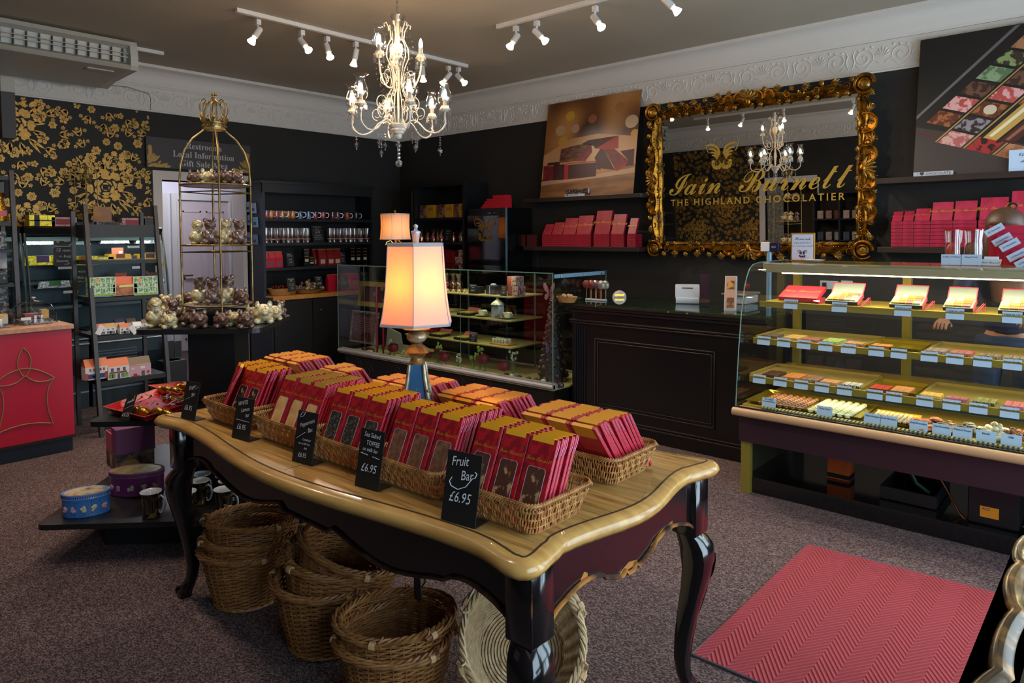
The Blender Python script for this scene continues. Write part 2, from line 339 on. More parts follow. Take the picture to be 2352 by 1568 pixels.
# gold-and-black floral wallpaper: every petal and leaf is part of the paper's print
M_wpb=mat('wallpaper_black','1b1815',.7);M_wpg=mat('wallpaper_gold','c9983f',.42,.35,noise=('a87b30',30,.35,.7))
def bouquet(P,mb,s=1.0,R=None):
 R=R or random
 def petal(cx,cy,a,l,w,tip=.5,notch=True):
  ca,sa=cos(a),sin(a);o=[(0,0),(.25*l,-.38*w),(.6*l,-.5*w),(.9*l,-.3*w),(l,0),(.9*l,.3*w),(.6*l,.5*w),(.25*l,.38*w)]
  if tip>.9:o=[(0,0),(.3*l,-.45*w),(.7*l,-.28*w),(l,0),(.7*l,.28*w),(.3*l,.45*w)]
  mb.m=1;mb.add([P(cx+x*ca-y*sa,cy+x*sa+y*ca,.0012) for x,y in o],[tuple(range(len(o)))])
  if notch:
   mb.m=0;q=[(.12*l,0),(.45*l,-.07*w),(.72*l,0),(.45*l,.07*w)]
   mb.add([P(cx+x*ca-y*sa,cy+x*sa+y*ca,.0018) for x,y in q],[(0,1,2,3)])
 def rose(cx,cy,r):
  for ring,(ra,n,w) in enumerate(((1.0,8,.62),(.72,6,.55),(.46,5,.42),(.25,4,.3))):
   mb.m=0;k=14
   mb.add([P(cx+r*ra*.80*cos(2*pi*i/k),cy+r*ra*.80*sin(2*pi*i/k),.0012+ring*.0008+.0004) for i in range(k)],[tuple(range(k))])
   for i in range(n):
    a=2*pi*i/n+ring*.5+R.uniform(-.16,.16);ca,sa=cos(a),sin(a);q=[];ja=R.uniform(.86,1.1)
    for t in np.linspace(-1,1,7):
     aa=a+t*pi/n*.93;rr=r*ra*ja*(1-.16*t*t+.05*cos(9*t+i));q.append((cx+rr*cos(aa),cy+rr*sin(aa)))
    for t in (1,0,-1):
     aa=a+t*pi/n*.7;rr=r*ra*(.66+.05*abs(t));q.append((cx+rr*cos(aa),cy+rr*sin(aa)))
    mb.m=1;mb.add([P(x,y,.002+ring*.0008) for x,y in q],[tuple(range(len(q)))])
  for i in range(8):
   a=i*.8;petal(cx+r*.05*cos(a),cy+r*.05*sin(a),a,r*.2,r*.1,notch=False)
 def small(cx,cy,r,n=6):
  for i in range(n):petal(cx+r*.22*cos(2*pi*i/n),cy+r*.22*sin(2*pi*i/n),2*pi*i/n+.2,r*.8,r*.72)
  mb.m=1;mb.add([P(cx+r*.16*cos(k),cy+r*.16*sin(k),.0022) for k in np.linspace(0,5.3,6)],[tuple(range(6))])
 rose(0,0,.16*s);rose(.08*s,.25*s,.105*s);rose(-.16*s,.17*s,.075*s);rose(.2*s,.1*s,.06*s);rose(-.1*s,-.2*s,.06*s)
 for i in range(13):
  a=2*pi*i/13+.2;
  for j in (-.18,.18):petal(.15*s*cos(a),.15*s*sin(a)*1.02,a+j,(.10+.03*(i%3))*s,.035*s,1)
 for (x,y,r) in ((-.17,.02,.045),(-.21,.1,.05),(-.12,.27,.05),(-.05,.2,.045),(-.07,.34,.042),(.2,.2,.05),(.19,.32,.045),(.12,.4,.04),(.02,.43,.035),(-.19,-.13,.045),(.0,-.24,.05),(.1,-.22,.04),(.22,-.1,.05),(-.27,-.04,.035),(.3,.03,.035),(-.3,.2,.03),(-.1,-.3,.035),(.15,-.33,.03),(-.22,-.28,.03),(.3,-.25,.03),(.33,.15,.04),(-.34,.12,.045),(.28,-.4,.04),(-.33,-.42,.04),(.36,-.15,.03),(-.02,.55,.03),(.3,.44,.045),(-.33,.38,.045),(.1,-.45,.04)):small(x*s,y*s,r*s,5+R.randrange(3))
 for (x,y,a) in ((-.2,.2,2.6),(-.25,.08,3.1),(.25,.12,.3),(.24,.27,.9),(-.17,.36,2.1),(.05,.47,1.4),(-.24,-.16,3.7),(.24,-.18,-.6),(.04,-.31,-1.3),(-.12,-.36,-2.0),(.2,-.36,-.9),(-.34,.02,2.8),(.35,-.05,.1),(-.2,.46,2),(.2,.5,1.1),(-.3,-.33,4),(.0,-.42,-1.6)):
  for j in (-.5,0,.5):petal(x*s,y*s,a+j,.085*s,.03*s,1)
  for j in range(3):small((x+.07*cos(a+j-1))*s,(y+.07*sin(a+j-1))*s,.018*s,5)
def wallpaper(name,L0,L1,z0,z1,P,s=1.0):
 mb=MB();mb.m=0
 mb.add([P(L0,z0,.0005),P(L1,z0,.0005),P(L1,z1,.0005),P(L0,z1,.0005)],[(0,1,2,3)])
 W_,H_=.72*s,1.02*s;i=0;
 u=L0-.1
 col=0
 while u<L1+.4:
  z=z0-.2+(H_/2 if col%2 else 0)
  while z<z1+.4:
   tmp=MB();R=random.Random(5)
   bouquet(lambda x,y,d,u=u,z=z:(u+x,z+y,d),tmp,s,R)
   for f,mi in zip(tmp.f,tmp.mi):
    q=[tmp.v[k] for k in f]
    if all(L0+.001<p[0]<L1-.001 and z0<p[1]<z1-.001 for p in q):
     mb.m=mi;mb.add([P(*p) for p in q],[tuple(range(len(q)))])
   z+=H_
  u+=W_/1.0;col+=1
 return mb
struct('trim_2',wallpaper('wp',-.35,2.853,.14,ZF,lambda s_,z,d:(XL+d,s_,z)),[M_wpb,M_wpg])
struct('trim_3',wallpaper('wp',-6.75,-5.05,.14,ZF,lambda s_,z,d:(s_,YB+d,z),.8),[M_wpb,M_wpg])
# ---------------------------------------------------------------- track lights
M_wm=mat('white_metal','d9d5d0',.35);M_glow=mat('bulb_face','fff2e0',.3,emit=30,ecol='fff0da')
M_bulbside=mat('reflector_glass','efe6dc',.25,emit=1.2,ecol='ffe6c8')
def track(label,a,b,group='ceiling spotlight tracks'):
 a,b=Vector(a),Vector(b);d=(b-a).normalized();s_=Vector((0,0,1)).cross(d)*.017
 mb=MB();vs=[]
 for p in (a,b):
  for q in (-1,1):
   for z in (ZC,ZC-.03):vs.append(tuple(p+q*s_)[:2]+(z,))
 mb.add(vs,[(0,1,3,2),(4,6,7,5),(0,4,5,1),(2,3,7,6),(0,2,6,4),(1,5,7,3)])
 return tag(mb.obj('spotlight_track',M_wm),label,'track light rail',group)
track('longer white spotlight track running behind the chandelier',(-4.98,2.56,3.15),(-4.96,4.92,3.15))
track('white spotlight track above the right wall displays',(-3.86,4.17,3.15),(-.9,4.2,3.15))
track('white spotlight track near the shop front, seen in the mirror',(-5.6,.9,3.15),(-2.2,.95,3.15))
track('short white spotlight track beside the air conditioner',(at(375,127,z=3.15).x,1.5,3.15),at(375,127,z=3.15))
def spotlight(label,A,aim,energy=75,group='ceiling track spotlights'):
 A=Vector(A);A.z=ZC-.03;aim=Vector(aim).normalized()
 t=thing('track_spotlight',label,'spotlight',A,group)
 m=MB();m.box(A.x-.018,A.x+.018,A.y-.018,A.y+.018,A.z-.04,A.z);m.rod((A.x,A.y,A.z-.04),(A.x,A.y,A.z-.085),.007);m.ball((A.x,A.y,A.z-.09),.014,8,5)
 m.obj('bracket',M_wm,t)
 P0=Vector((A.x,A.y,A.z-.09));s0=P0-aim*.035
 MB().tube([s0,s0+aim*.004,s0+aim*.09,s0+aim*.092],[.02,.0245,.0245,.02],14).obj('housing',M_wm,t,smooth=40)
 e=s0+aim*.09
 o=MB().tube([e,e+aim*.012,e+aim*.045,e+aim*.055],[.017,.017,.03,.032],14,caps=False).obj('bulb',M_bulbside,t,smooth=60)
 MB().tube([e+aim*.055,e+aim*.058,e+aim*.0581],[.031,.026,.0001],14,caps=False).obj('bulb_face',M_glow,o)
 ld=bpy.data.lights.new('spot_beam','SPOT');ld.energy=energy;ld.spot_size=radians(105);ld.spot_blend=.9;ld.shadow_soft_size=.03;ld.color=(1,.82,.62)
 lo=bpy.data.objects.new('spot_beam',ld);COL.objects.link(lo);lo.location=e+aim*.07;lo.rotation_euler=aim.to_track_quat('-Z','Y').to_euler()
def pix_aim(A,px,py,tow=.45,k=1):
 dep=(A-CAM0).dot(FW);B=CAM0+dep*(FW+(px-CX)/FPX*RT-(py-CY)/FPX*UP)
 d=(B-(A-Vector((0,0,.09)))).normalized();return d-FW*tow
names=['first spotlight from the left end of the long track','second spotlight on the long track, turned right','third spotlight on the long track, pale and turned right','fourth spotlight on the long track, left of the chandelier','spotlight glimpsed behind the chandelier, right side','next to last spotlight on the long track, turned left','last spotlight at the right end of the long track']
for nm,(x,y,bx,by,tw) in zip(names,((592,45,583,97,.4),(693,70,709,115,.3),(751,84,757,124,.35),(817,97,812,148,-.05),(970,138,972,182,0),(1030,152,1019,190,.2),(1053,155,1066,191,.4))):
 A=at(x,y,z=3.15);spotlight(nm,A,pix_aim(A,bx,by,tw))
for nm,(x,y,bx,by,tw) in zip(['first spotlight on the right-hand track, aimed left','second spotlight on the right-hand track, aimed right','third spotlight on the right-hand track, facing the room','spotlight cut by the top edge of the picture, above the mirror'],((1185,60,1168,117,.4),(1233,48,1251,96,.3),(1367,14,1377,64,.6),(1532,-28,1549,22,.15))):
 A=at(x,y,z=3.15);spotlight(nm,A,pix_aim(A,bx,by,tw),80)
for i,x in enumerate((-5.35,-4.75,-4.1,-3.1,-2.45)):
 spotlight('%s spotlight from the left on the track reflected in the mirror'%ORD[i],(x,.92,3.15),(.25*(-1)**i,.45,-1),45)
# ---------------------------------------------------------------- chandelier
M_cream=mat('cream_enamel','d8cfbf',.4);M_crys=glass('crystal',(.99,.97,.95),2.4,.12,1.6,.28);M_shade=glass('clear_lamp_glass',(.99,.98,.96),2.4,.05,1.6,.08)
M_bulb=mat('candle_bulb','ffdca8',.3,emit=330,ecol='ffd3a0');M_chrome=mat('chrome','c8c8c8',.15,1)
CH=Vector((-3.49,2.85,0));cz=0
ch=thing('chandelier','cream enamel crystal chandelier with glass candle shades hanging from the ceiling','chandelier',(CH.x,CH.y,2.1))
def CP(r,z,a):return (CH.x+r*cos(a),CH.y+r*sin(a),z)
m=MB()
for i in range(9):
 z=3.165-i*.029;a=(i%2)*pi/2
 m.tube([(CH.x+.008*cos(t)*cos(a),CH.y+.008*cos(t)*sin(a),z-.018+.019*sin(t)) for t in np.linspace(0,2*pi,10)[:-1]],.002,4,closed=True)
m.lathe([(.0001,3.18),(.05,3.18),(.045,3.16),(.012,3.15),(.0001,3.15)],16,c=(CH.x,CH.y,0));m.obj('chain',M_chrome,ch)
m=MB();m.lathe([(.0001,2.885),(.012,2.885),(.012,2.83),(.008,2.6),(.006,2.2),(.0001,2.2)],8,c=(CH.x,CH.y,0));m.obj('stem',M_cream,ch,smooth=60)
m=MB();m.lathe([(.0001,2.205),(.06,2.205),(.064,2.198),(.06,2.188),(.045,2.175),(.046,2.165),(.036,2.155),(.034,2.147),(.022,2.14),(.02,2.12),(.012,2.112),(.0001,2.11)],24,c=(CH.x,CH.y,0));m.obj('bowl',M_cream,ch,smooth=40)
m=MB();m.cap=False;m.lathe([(.03,2.72),(.042,2.76),(.036,2.8),(.026,2.83),(.034,2.85),(.046,2.868)],20,c=(CH.x,CH.y,0),fl=lambda a,i,z:1+.06*cos(8*a));m.lathe([(.046,2.868),(.05,2.876)],20,c=(CH.x,CH.y,0),fl=lambda a,i,z:1+.1*cos(8*a));m.obj('glass_cup',M_shade,ch,smooth=60)
m=MB();m.lathe([(.0001,2.6),(.02,2.61),(.034,2.66),(.03,2.7),(.0001,2.71)],16,c=(CH.x,CH.y,0));m.obj('collar',M_cream,ch,smooth=60)
def dropstar(mb,p,n=3,star=True,l=.05):
 x,y,z=p
 for i in range(n):mb.ball((x,y,z-.016*i-.008),.0065,6,4)
 z-=.016*n+.004
 if star:
  for i in range(4):
   a=pi*i/4;mb.tube([(x-.017*cos(a)*.7,y-.017*cos(a)*.7,z-.022-.017*sin(a)),(x,y,z-.022),(x+.017*cos(a)*.7,y+.017*cos(a)*.7,z-.022+.017*sin(a))],[.001,.004,.001],4)
 mb.tube([(x,y,z),(x,y,z-.01),(x,y,z-l+.006),(x,y,z-l)],[.001,.004,.004,.001],5)
def arm(a,r,zb,shade,low):
 m=MB()
 if low:pts=[(.05,2.2),(.09,2.225),(.13,2.21),(.17,2.165),(.215,2.145),(.26,2.15),(.3,2.19),(r,2.24),(r,zb-.02)]
 else:pts=[(.03,2.44),(.07,2.42),(.11,2.44),(.14,2.5),(r,2.56),(r,zb-.02)]
 P_=[]
 for i in range(len(pts)-1):
  for t in (0,.5):
   p0=pts[max(i-1,0)];p1=pts[i];p2=pts[i+1];p3=pts[min(i+2,len(pts)-1)]
   q=[.5*(2*p1[j]+(p2[j]-p0[j])*t+(2*p0[j]-5*p1[j]+4*p2[j]-p3[j])*t*t+(3*p1[j]-p0[j]-3*p2[j]+p3[j])*t**3) for j in (0,1)]
   P_.append(CP(q[0],q[1],a))
 P_.append(CP(*pts[-1],a));m.tube(P_,.0055,6)
 # curl on top of the arm
 c0=(.14,2.27) if low else (.08,2.5)
 m.tube([CP(c0[0]+.03*cos(t)*(1-t/12),c0[1]+.03*sin(t)*(1-t/12)*1.2,a) for t in np.linspace(-1.7,5.5,14)],.003,4)
 o=m.obj('arm',M_cream,ch,smooth=60)
 c=CP(r,0,a)
 b=MB();b.lathe([(.0001,zb-.022),(.012,zb-.02),(.03,zb-.008),(.034,zb),(.028,zb+.004),(.022,zb+.02),(.013,zb+.022),(.0125,zb+.06),(.0001,zb+.06)],14,c=c,fl=lambda a_,i,z:1+(.06*cos(8*a_) if 1<i<4 else 0));b.obj('candle_cup',M_cream,o,smooth=40)
 b=MB();b.lathe([(.0001,zb+.058),(.008,zb+.06),(.0125,zb+.075),(.0115,zb+.09),(.006,zb+.108),(.0001,zb+.12)],10,c=c);b.obj('bulb',M_bulb,o,smooth=60)
 if shade:
  b=MB();b.cap=False;b.lathe([(.022,zb+.018),(.036,zb+.04),(.044,zb+.07),(.04,zb+.1),(.027,zb+.13),(.024,zb+.15),(.03,zb+.165),(.046,zb+.175)],24,c=c,fl=lambda a_,i,z:1+(.02 if i<5 else .09)*cos(6*a_));b.obj('glass_shade',M_shade,o,smooth=60)
 b=MB()
 for i in range(8):
  aa=2*pi*i/8;x,y=c[0]+.032*cos(aa),c[1]+.032*sin(aa);l=.03+.008*(i%2)
  b.tube([(x,y,zb-.004),(x,y,zb-.01),(x,y,zb-l),(x,y,zb-l-.008)],[.001,.0035,.004,.001],4)
  b.ball((x,y,zb-l-.012),.004,5,3)
 dropstar(b,(c[0],c[1],zb-.04),1,True,.045) if low else None
 b.obj('crystal_drops',M_crys,o)
for k in range(6):arm(radians(41.7-8-60*k),.30,2.29,True,True)
for k in range(3):arm(radians(41.7-9-120*k),.15,2.61,k!=0,False)
m=MB()
for k in range(6):
 a=radians(41.7-38-60*k)
 pts=[(.045,2.2),(.075,2.23),(.085,2.3),(.065,2.38),(.035,2.43),(.03,2.5),(.045,2.56),(.07,2.62),(.065,2.68),(.04,2.73),(.045,2.78),(.07,2.83),(.085,2.82),(.08,2.80)]
 m.tube([CP(r,z,a) for r,z in pts],.0035,5)
 m.tube([CP(.1+.035*cos(t)*(1-t/14),2.34+.045*sin(t)*(1-t/14),a) for t in np.linspace(-2,6,16)],.003,4)
 m.tube([CP(.085+.025*cos(t),2.48+.035*sin(t),a) for t in np.linspace(-1,5,12)],.0028,4)
m.obj('scroll_cage',M_cream,ch,smooth=60)
R=random.Random(2)
for k in range(12):
 m=MB();a=radians(30*k+12);p0=(.05+.02*(k%2),2.8-.12*(k%3));
 for i in range(9):
  t=i/8;m.ball(CP(p0[0]+(.11*(1-(2*t-1)**2))*.5+.02*t,p0[1]-.26*t,a+.1*t),.0055,5,3)
 m.obj('bead_string',M_crys,ch)
for k in range(44):
 m=MB();a=R.random()*6.28;r=.04+.11*R.random();z=2.28+.42*R.random();dropstar(m,CP(r,z,a),1,k%2,.03);m.obj('crystal_drop',M_crys,ch)
for k in range(12):
 m=MB();a=radians(41.7-23-30*k);r=.1+.12*(k%2)+.02*(k%3);dropstar(m,CP(r,2.15-.01*(k%3),a),1+(k*5)%4,True,.055);m.obj('star_pendant',M_crys,ch)
m=MB()
for i in range(5):m.ball((CH.x,CH.y,2.09-i*.024),.0085+.001*i,8,5)
m.ball((CH.x,CH.y,1.958),.023,12,8);m.rod((CH.x,CH.y,2.115),(CH.x,CH.y,1.98),.0012,4);m.obj('crystal_ball',M_crys,ch)
# ---------------------------------------------------------------- ceiling air conditioner
M_ac=mat('aircon_plastic','b9b3a6',.4);M_dark=mat('dark_recess','161514',.6)
ac=thing('air_conditioner','long cream ceiling air conditioner with louvred outlet above the floral wallpaper','air conditioner',(-6.75,1.3,2.9))
AY0,AY1=.35,2.395
prof=[(-6.40,3.155),(-6.385,3.12),(-6.372,3.03),(-6.372,2.95),(-6.395,2.918),(-6.9,2.90),(-7.1,2.865),(-7.28,2.99),(-7.28,3.155)]
mb=MB();n=len(prof)
for (y0,y1) in ((AY0,AY1-.06),):
 q=[(-6.40,3.155),(-6.388,3.12),(-6.45,3.10),(-6.47,2.99),(-6.385,2.955),(-6.372,2.935),(-6.395,2.918),(-6.9,2.90),(-7.1,2.865),(-7.28,2.99),(-7.28,3.155)]
 mb.add([(x,y,z) for y in (y0,y1) for x,z in q],[tuple(range(len(q))),tuple(range(2*len(q)-1,len(q)-1,-1))]+[(i,(i+1)%len(q),len(q)+(i+1)%len(q),len(q)+i) for i in range(len(q))])
mb.obj('casing',M_ac,ac,smooth=30)
e=MB();e.add([(x,y,z) for y in (AY1-.06,AY1) for x,z in prof],[tuple(range(n)),tuple(range(2*n-1,n-1,-1))]+[(i,(i+1)%n,n+(i+1)%n,n+i) for i in range(n)]);e.obj('end_cap',mat('aircon_end','c6c0b2',.35),ac)
g=MB();g.add([(-6.452,AY0,3.10),(-6.472,AY0,2.985),(-6.472,AY1-.06,2.985),(-6.452,AY1-.06,3.10)],[(0,1,2,3)]);g.obj('outlet',M_dark,ac)
for i in range(23):
 y=AY0+.05+i*.086;MB().box(-6.46,-6.425,y,y+.007,2.985,3.095).obj('louvre',mat('louvre_grey','4a4843',.5),ac)
v=MB();v.tube([(-6.40,AY0,3.05),(-6.40,AY1-.07,3.05)],.009,4,sq=.4);v.tube([(-6.40,AY0,3.02),(-6.40,AY1-.07,3.02)],.005,4);v.obj('swing_vane',M_ac,ac)
MB().box(-6.62,-6.52,2.05,2.25,2.905,2.913).obj('latch',M_ac,ac)
pp=MB();pp.box(-7.33,-7.2,1.60,1.70,2.745,2.95);tag(pp.obj('pipe_trunking',M_ac),'white pipe trunking dropping from the air conditioner','trunking')
pp=MB();pp.box(-7.335,-7.2,1.60,1.70,2.354,2.744);tag(pp.obj('pipe_trunking',mat('charcoal_paint','4a4543',.6)),'charcoal painted trunking down the floral wallpaper','trunking')
w=MB();w.tube([(-7.1,2.32,2.9),(-7.2,2.6,2.93),(-7.325,2.84,2.92),(-7.328,2.86,2.88),(-7.33,2.855,2.75)],.003,5);tag(w.obj('thin_cable',mat('grey_cable','6c625a',.5)),'thin grey cable hanging down the plaster frieze','cable')
# ---------------------------------------------------------------- big display table
TX0,TX1,TY0,TY1,TZ=-3.02,-.985,1.145,2.135,.77
m,nt,b=nodes('oak_parquet',.32);M_oak=m;L=nt.links.new
tc=nt.nodes.new('ShaderNodeTexCoord');mp=nt.nodes.new('ShaderNodeMapping');mp.inputs['Scale'].default_value=(1.2,22,6)
wn=nt.nodes.new('ShaderNodeTexNoise');wn.inputs['Scale'].default_value=3;wn.inputs['Detail'].default_value=6;wn.inputs['Distortion'].default_value=.6
rp=nt.nodes.new('ShaderNodeValToRGB');e=rp.color_ramp.elements;e[0].position=.3;e[0].color=lin('875a26');e[1].position=.72;e[1].color=lin('c39a58')
br=nt.nodes.new('ShaderNodeTexBrick');br.inputs['Scale'].default_value=1;br.inputs['Brick Width'].default_value=.72;br.inputs['Row Height'].default_value=.14;br.inputs['Mortar Size'].default_value=.0015;br.inputs['Color1'].default_value=(.80,.80,.80,1);br.inputs['Color2'].default_value=(1,1,1,1);br.inputs['Mortar'].default_value=(.5,.45,.4,1)
mx=nt.nodes.new('ShaderNodeMix');mx.data_type='RGBA';mx.blend_type='MULTIPLY';mx.inputs[0].default_value=1
n2=nt.nodes.new('ShaderNodeTexNoise');n2.inputs['Scale'].default_value=5;r2=nt.nodes.new('ShaderNodeMapRange');r2.inputs[3].default_value=.18;r2.inputs[4].default_value=.42
L(tc.outputs['Object'],mp.inputs[0]);L(mp.outputs[0],wn.inputs['Vector']);L(wn.outputs[0],rp.inputs[0]);L(tc.outputs['Object'],br.inputs['Vector']);L(rp.outputs[0],mx.inputs[6]);L(br.outputs['Color'],mx.inputs[7]);L(mx.outputs[2],b.inputs['Base Color'])
L(tc.outputs['Object'],n2.inputs['Vector']);L(n2.outputs[0],r2.inputs[0]);L(r2.outputs[0],b.inputs['Roughness'])
M_oake=mat('oak_edge','a0733a',.25,noise=('bd9352',5,.3,.7,(1,6,6)),coat=.3)
M_lac=mat('black_lacquer','0d0b0c',.16,noise=('1a1114',3,.4,.8),coat=.5)
M_worn=mat('worn_gold_wood','a26a30',.4,noise=('2c1b12',14,.4,.62))
M_groove=mat('dark_groove','2c1c0e',.7)
def serp(x0,x1,y0,y1,bx=.045,by=.075,n=40,corner=.05):
 """serpentine outline: rounded corner lobes, a step, then a bowed side"""
 def side(A,B,N,bulge):
  out=[];A=Vector(A);B=Vector(B);N=Vector(N);Ln=(B-A).length
  for i in range(n):
   t=(i+.5)/n;s_=t*Ln;e_=min(s_,Ln-s_)
   if e_<corner:
    th=pi/4+pi/4*e_/corner;d=-corner*(1-sin(th));al=corner*(1-cos(th));t=(al if s_<Ln/2 else Ln-al)/Ln
   elif e_<.15:d=-.018*(1-cos(pi*(e_-corner)/(.15-corner)))/2
   elif e_<.17:d=-.018-.010*(e_-.15)/.02
   else:
    u=(e_-.17)/(Ln/2-.17);d=-.028+(bulge+.028)*(.5-.5*cos(pi*u))
   out.append(A+(B-A)*t+N*d)
  return out
 c=[(x0,y0),(x1,y0),(x1,y1),(x0,y1)]
 P_=side(c[0],c[1],(0,-1),by)+side(c[1],c[2],(1,0),bx)+side(c[2],c[3],(0,1),by)+side(c[3],c[0],(-1,0),bx)
 return P_
def offset(P_,d):
 n=len(P_);out=[]
 for i in range(n):
  t=(P_[(i+1)%n]-P_[i-1]).normalized();out.append(P_[i]-Vector((-t.y,t.x))*-d if False else P_[i]+Vector((-t.y,t.x))*d)
 return out
def rings(mb,outl,prof,cap=True):
 n=len(outl);vs=[]
 for d,z in prof:vs+=[(p.x,p.y,z) for p in offset(outl,d)]
 fs=[(i*n+j,i*n+(j+1)%n,i*n+n+(j+1)%n,i*n+n+j) for i in range(len(prof)-1) for j in range(n)]
 if cap:fs+=[tuple((len(prof)-1)*n+j for j in range(n)),tuple(range(n-1,-1,-1))]
 mb.add(vs,fs)
tb=thing('display_table','long oak-topped display table with black distressed cabriole legs, covered in chocolate bar baskets','table',(-2,1.64,0))
OUT=serp(TX0,TX1,TY0,TY1,.02,.055,44)
mb=MB();rings(mb,OUT,[(.03,TZ-.045),(.008,TZ-.043),(.0,TZ-.033),(-.004,TZ-.024),(.0,TZ-.014),(.008,TZ-.006),(.022,TZ-.002),(.034,TZ-.001)],cap=False);top=mb.obj('edge_moulding',M_oake,tb,smooth=50)
mb=MB();rings(mb,OUT,[(.034,TZ-.045),(.034,TZ-.001),(.0345,TZ-.003),(.0385,TZ-.003),(.039,TZ)]);mb.m=0;mb.obj('tabletop',M_oak,tb)
mb=MB();rings(mb,OUT,[(.0335,TZ+.0002),(.039,TZ+.0004)],cap=False)
for x in (-1.98,):mb.box(x-.0008,x+.0008,TY0+.0,TY1-.0,TZ,TZ+.0006)
mb.obj('groove_line',M_groove,tb)
# aprons with scalloped lower edge
def apron(A,B,N,k):
 A=Vector(A);B=Vector(B);Ln=(B-A).length;n=60;vs=[];low=[]
 for i in range(n+1):
  t=i/n;e_=min(t,1-t)*Ln;c_=Ln/2
  z=.60
  if e_<.11:z=.60-.07*(1-e_/.11)**1.6
  elif e_<.28:z=.602+.016*sin(pi*(e_-.11)/.17)
  elif e_<.29:z=.592
  else:z=.592-.03*sin(pi/2*(e_-.29)/(c_-.29)) if Ln<1.3 else .592-.045*sin(pi*min(1,(e_-.29)/.5))**1.2-(.02 if e_>.79 else 0)
  if k==1 and abs(e_-.38)<.01:z+=.012
  low.append(z)
 for i in range(n+1):
  p=A+(B-A)*i/n
  for d in (0,.022):vs+=[(p.x-N[0]*d,p.y-N[1]*d,low[i]),(p.x-N[0]*d,p.y-N[1]*d,TZ-.045)]
 fs=[]
 for i in range(n):
  o=4*i;fs+=[(o,o+4,o+5,o+1),(o+3,o+7,o+6,o+2),(o+2,o+6,o+4,o)]
 mb=MB();mb.add(vs,fs);ap=mb.obj('apron',M_lac,tb)
 mb=MB();mb.tube([(A.x+(B.x-A.x)*i/n+N[0]*.004,A.y+(B.y-A.y)*i/n+N[1]*.004,low[i]+.005) for i in range(n+1)],.0065,6);mb.obj('worn_edge_bead',M_worn if k else mat('dark_worn_edge','1c1210',.3,noise=('4a2e1a',18,.5,.7)),ap,smooth=60)
 if k==1:
  for cx_,w in ((.36,.09),(.52,.13),(.18,.03)):
   p=A+(B-A)*(cx_/Ln);q=A+(B-A)*((cx_+w)/Ln);z0=np.interp(cx_/Ln,np.linspace(0,1,n+1),low);z1=np.interp((cx_+w)/Ln,np.linspace(0,1,n+1),low)
   MB().add([(p.x+.0005,p.y,z0+.008),(q.x+.0005,q.y,z1+.008),(q.x+.0005,q.y,z1+.02),((p.x+q.x)/2+.0005,(p.y+q.y)/2,(z0+z1)/2+.028),(p.x+.0005,p.y,z0+.014)],[(0,1,2,3,4)]).obj('worn_patch',M_worn,ap)
ix,iy=.075,.085
apron((TX0+ix,TY0+iy),(TX1-ix,TY0+iy),(0,-1),0);apron((TX1-ix+.03,TY0+iy),(TX1-ix+.03,TY1-iy),(1,0),1)
apron((TX0+ix,TY1-iy),(TX1-ix,TY1-iy),(0,1),0);apron((TX0+ix,TY0+iy),(TX0+ix,TY1-iy),(-1,0),0)
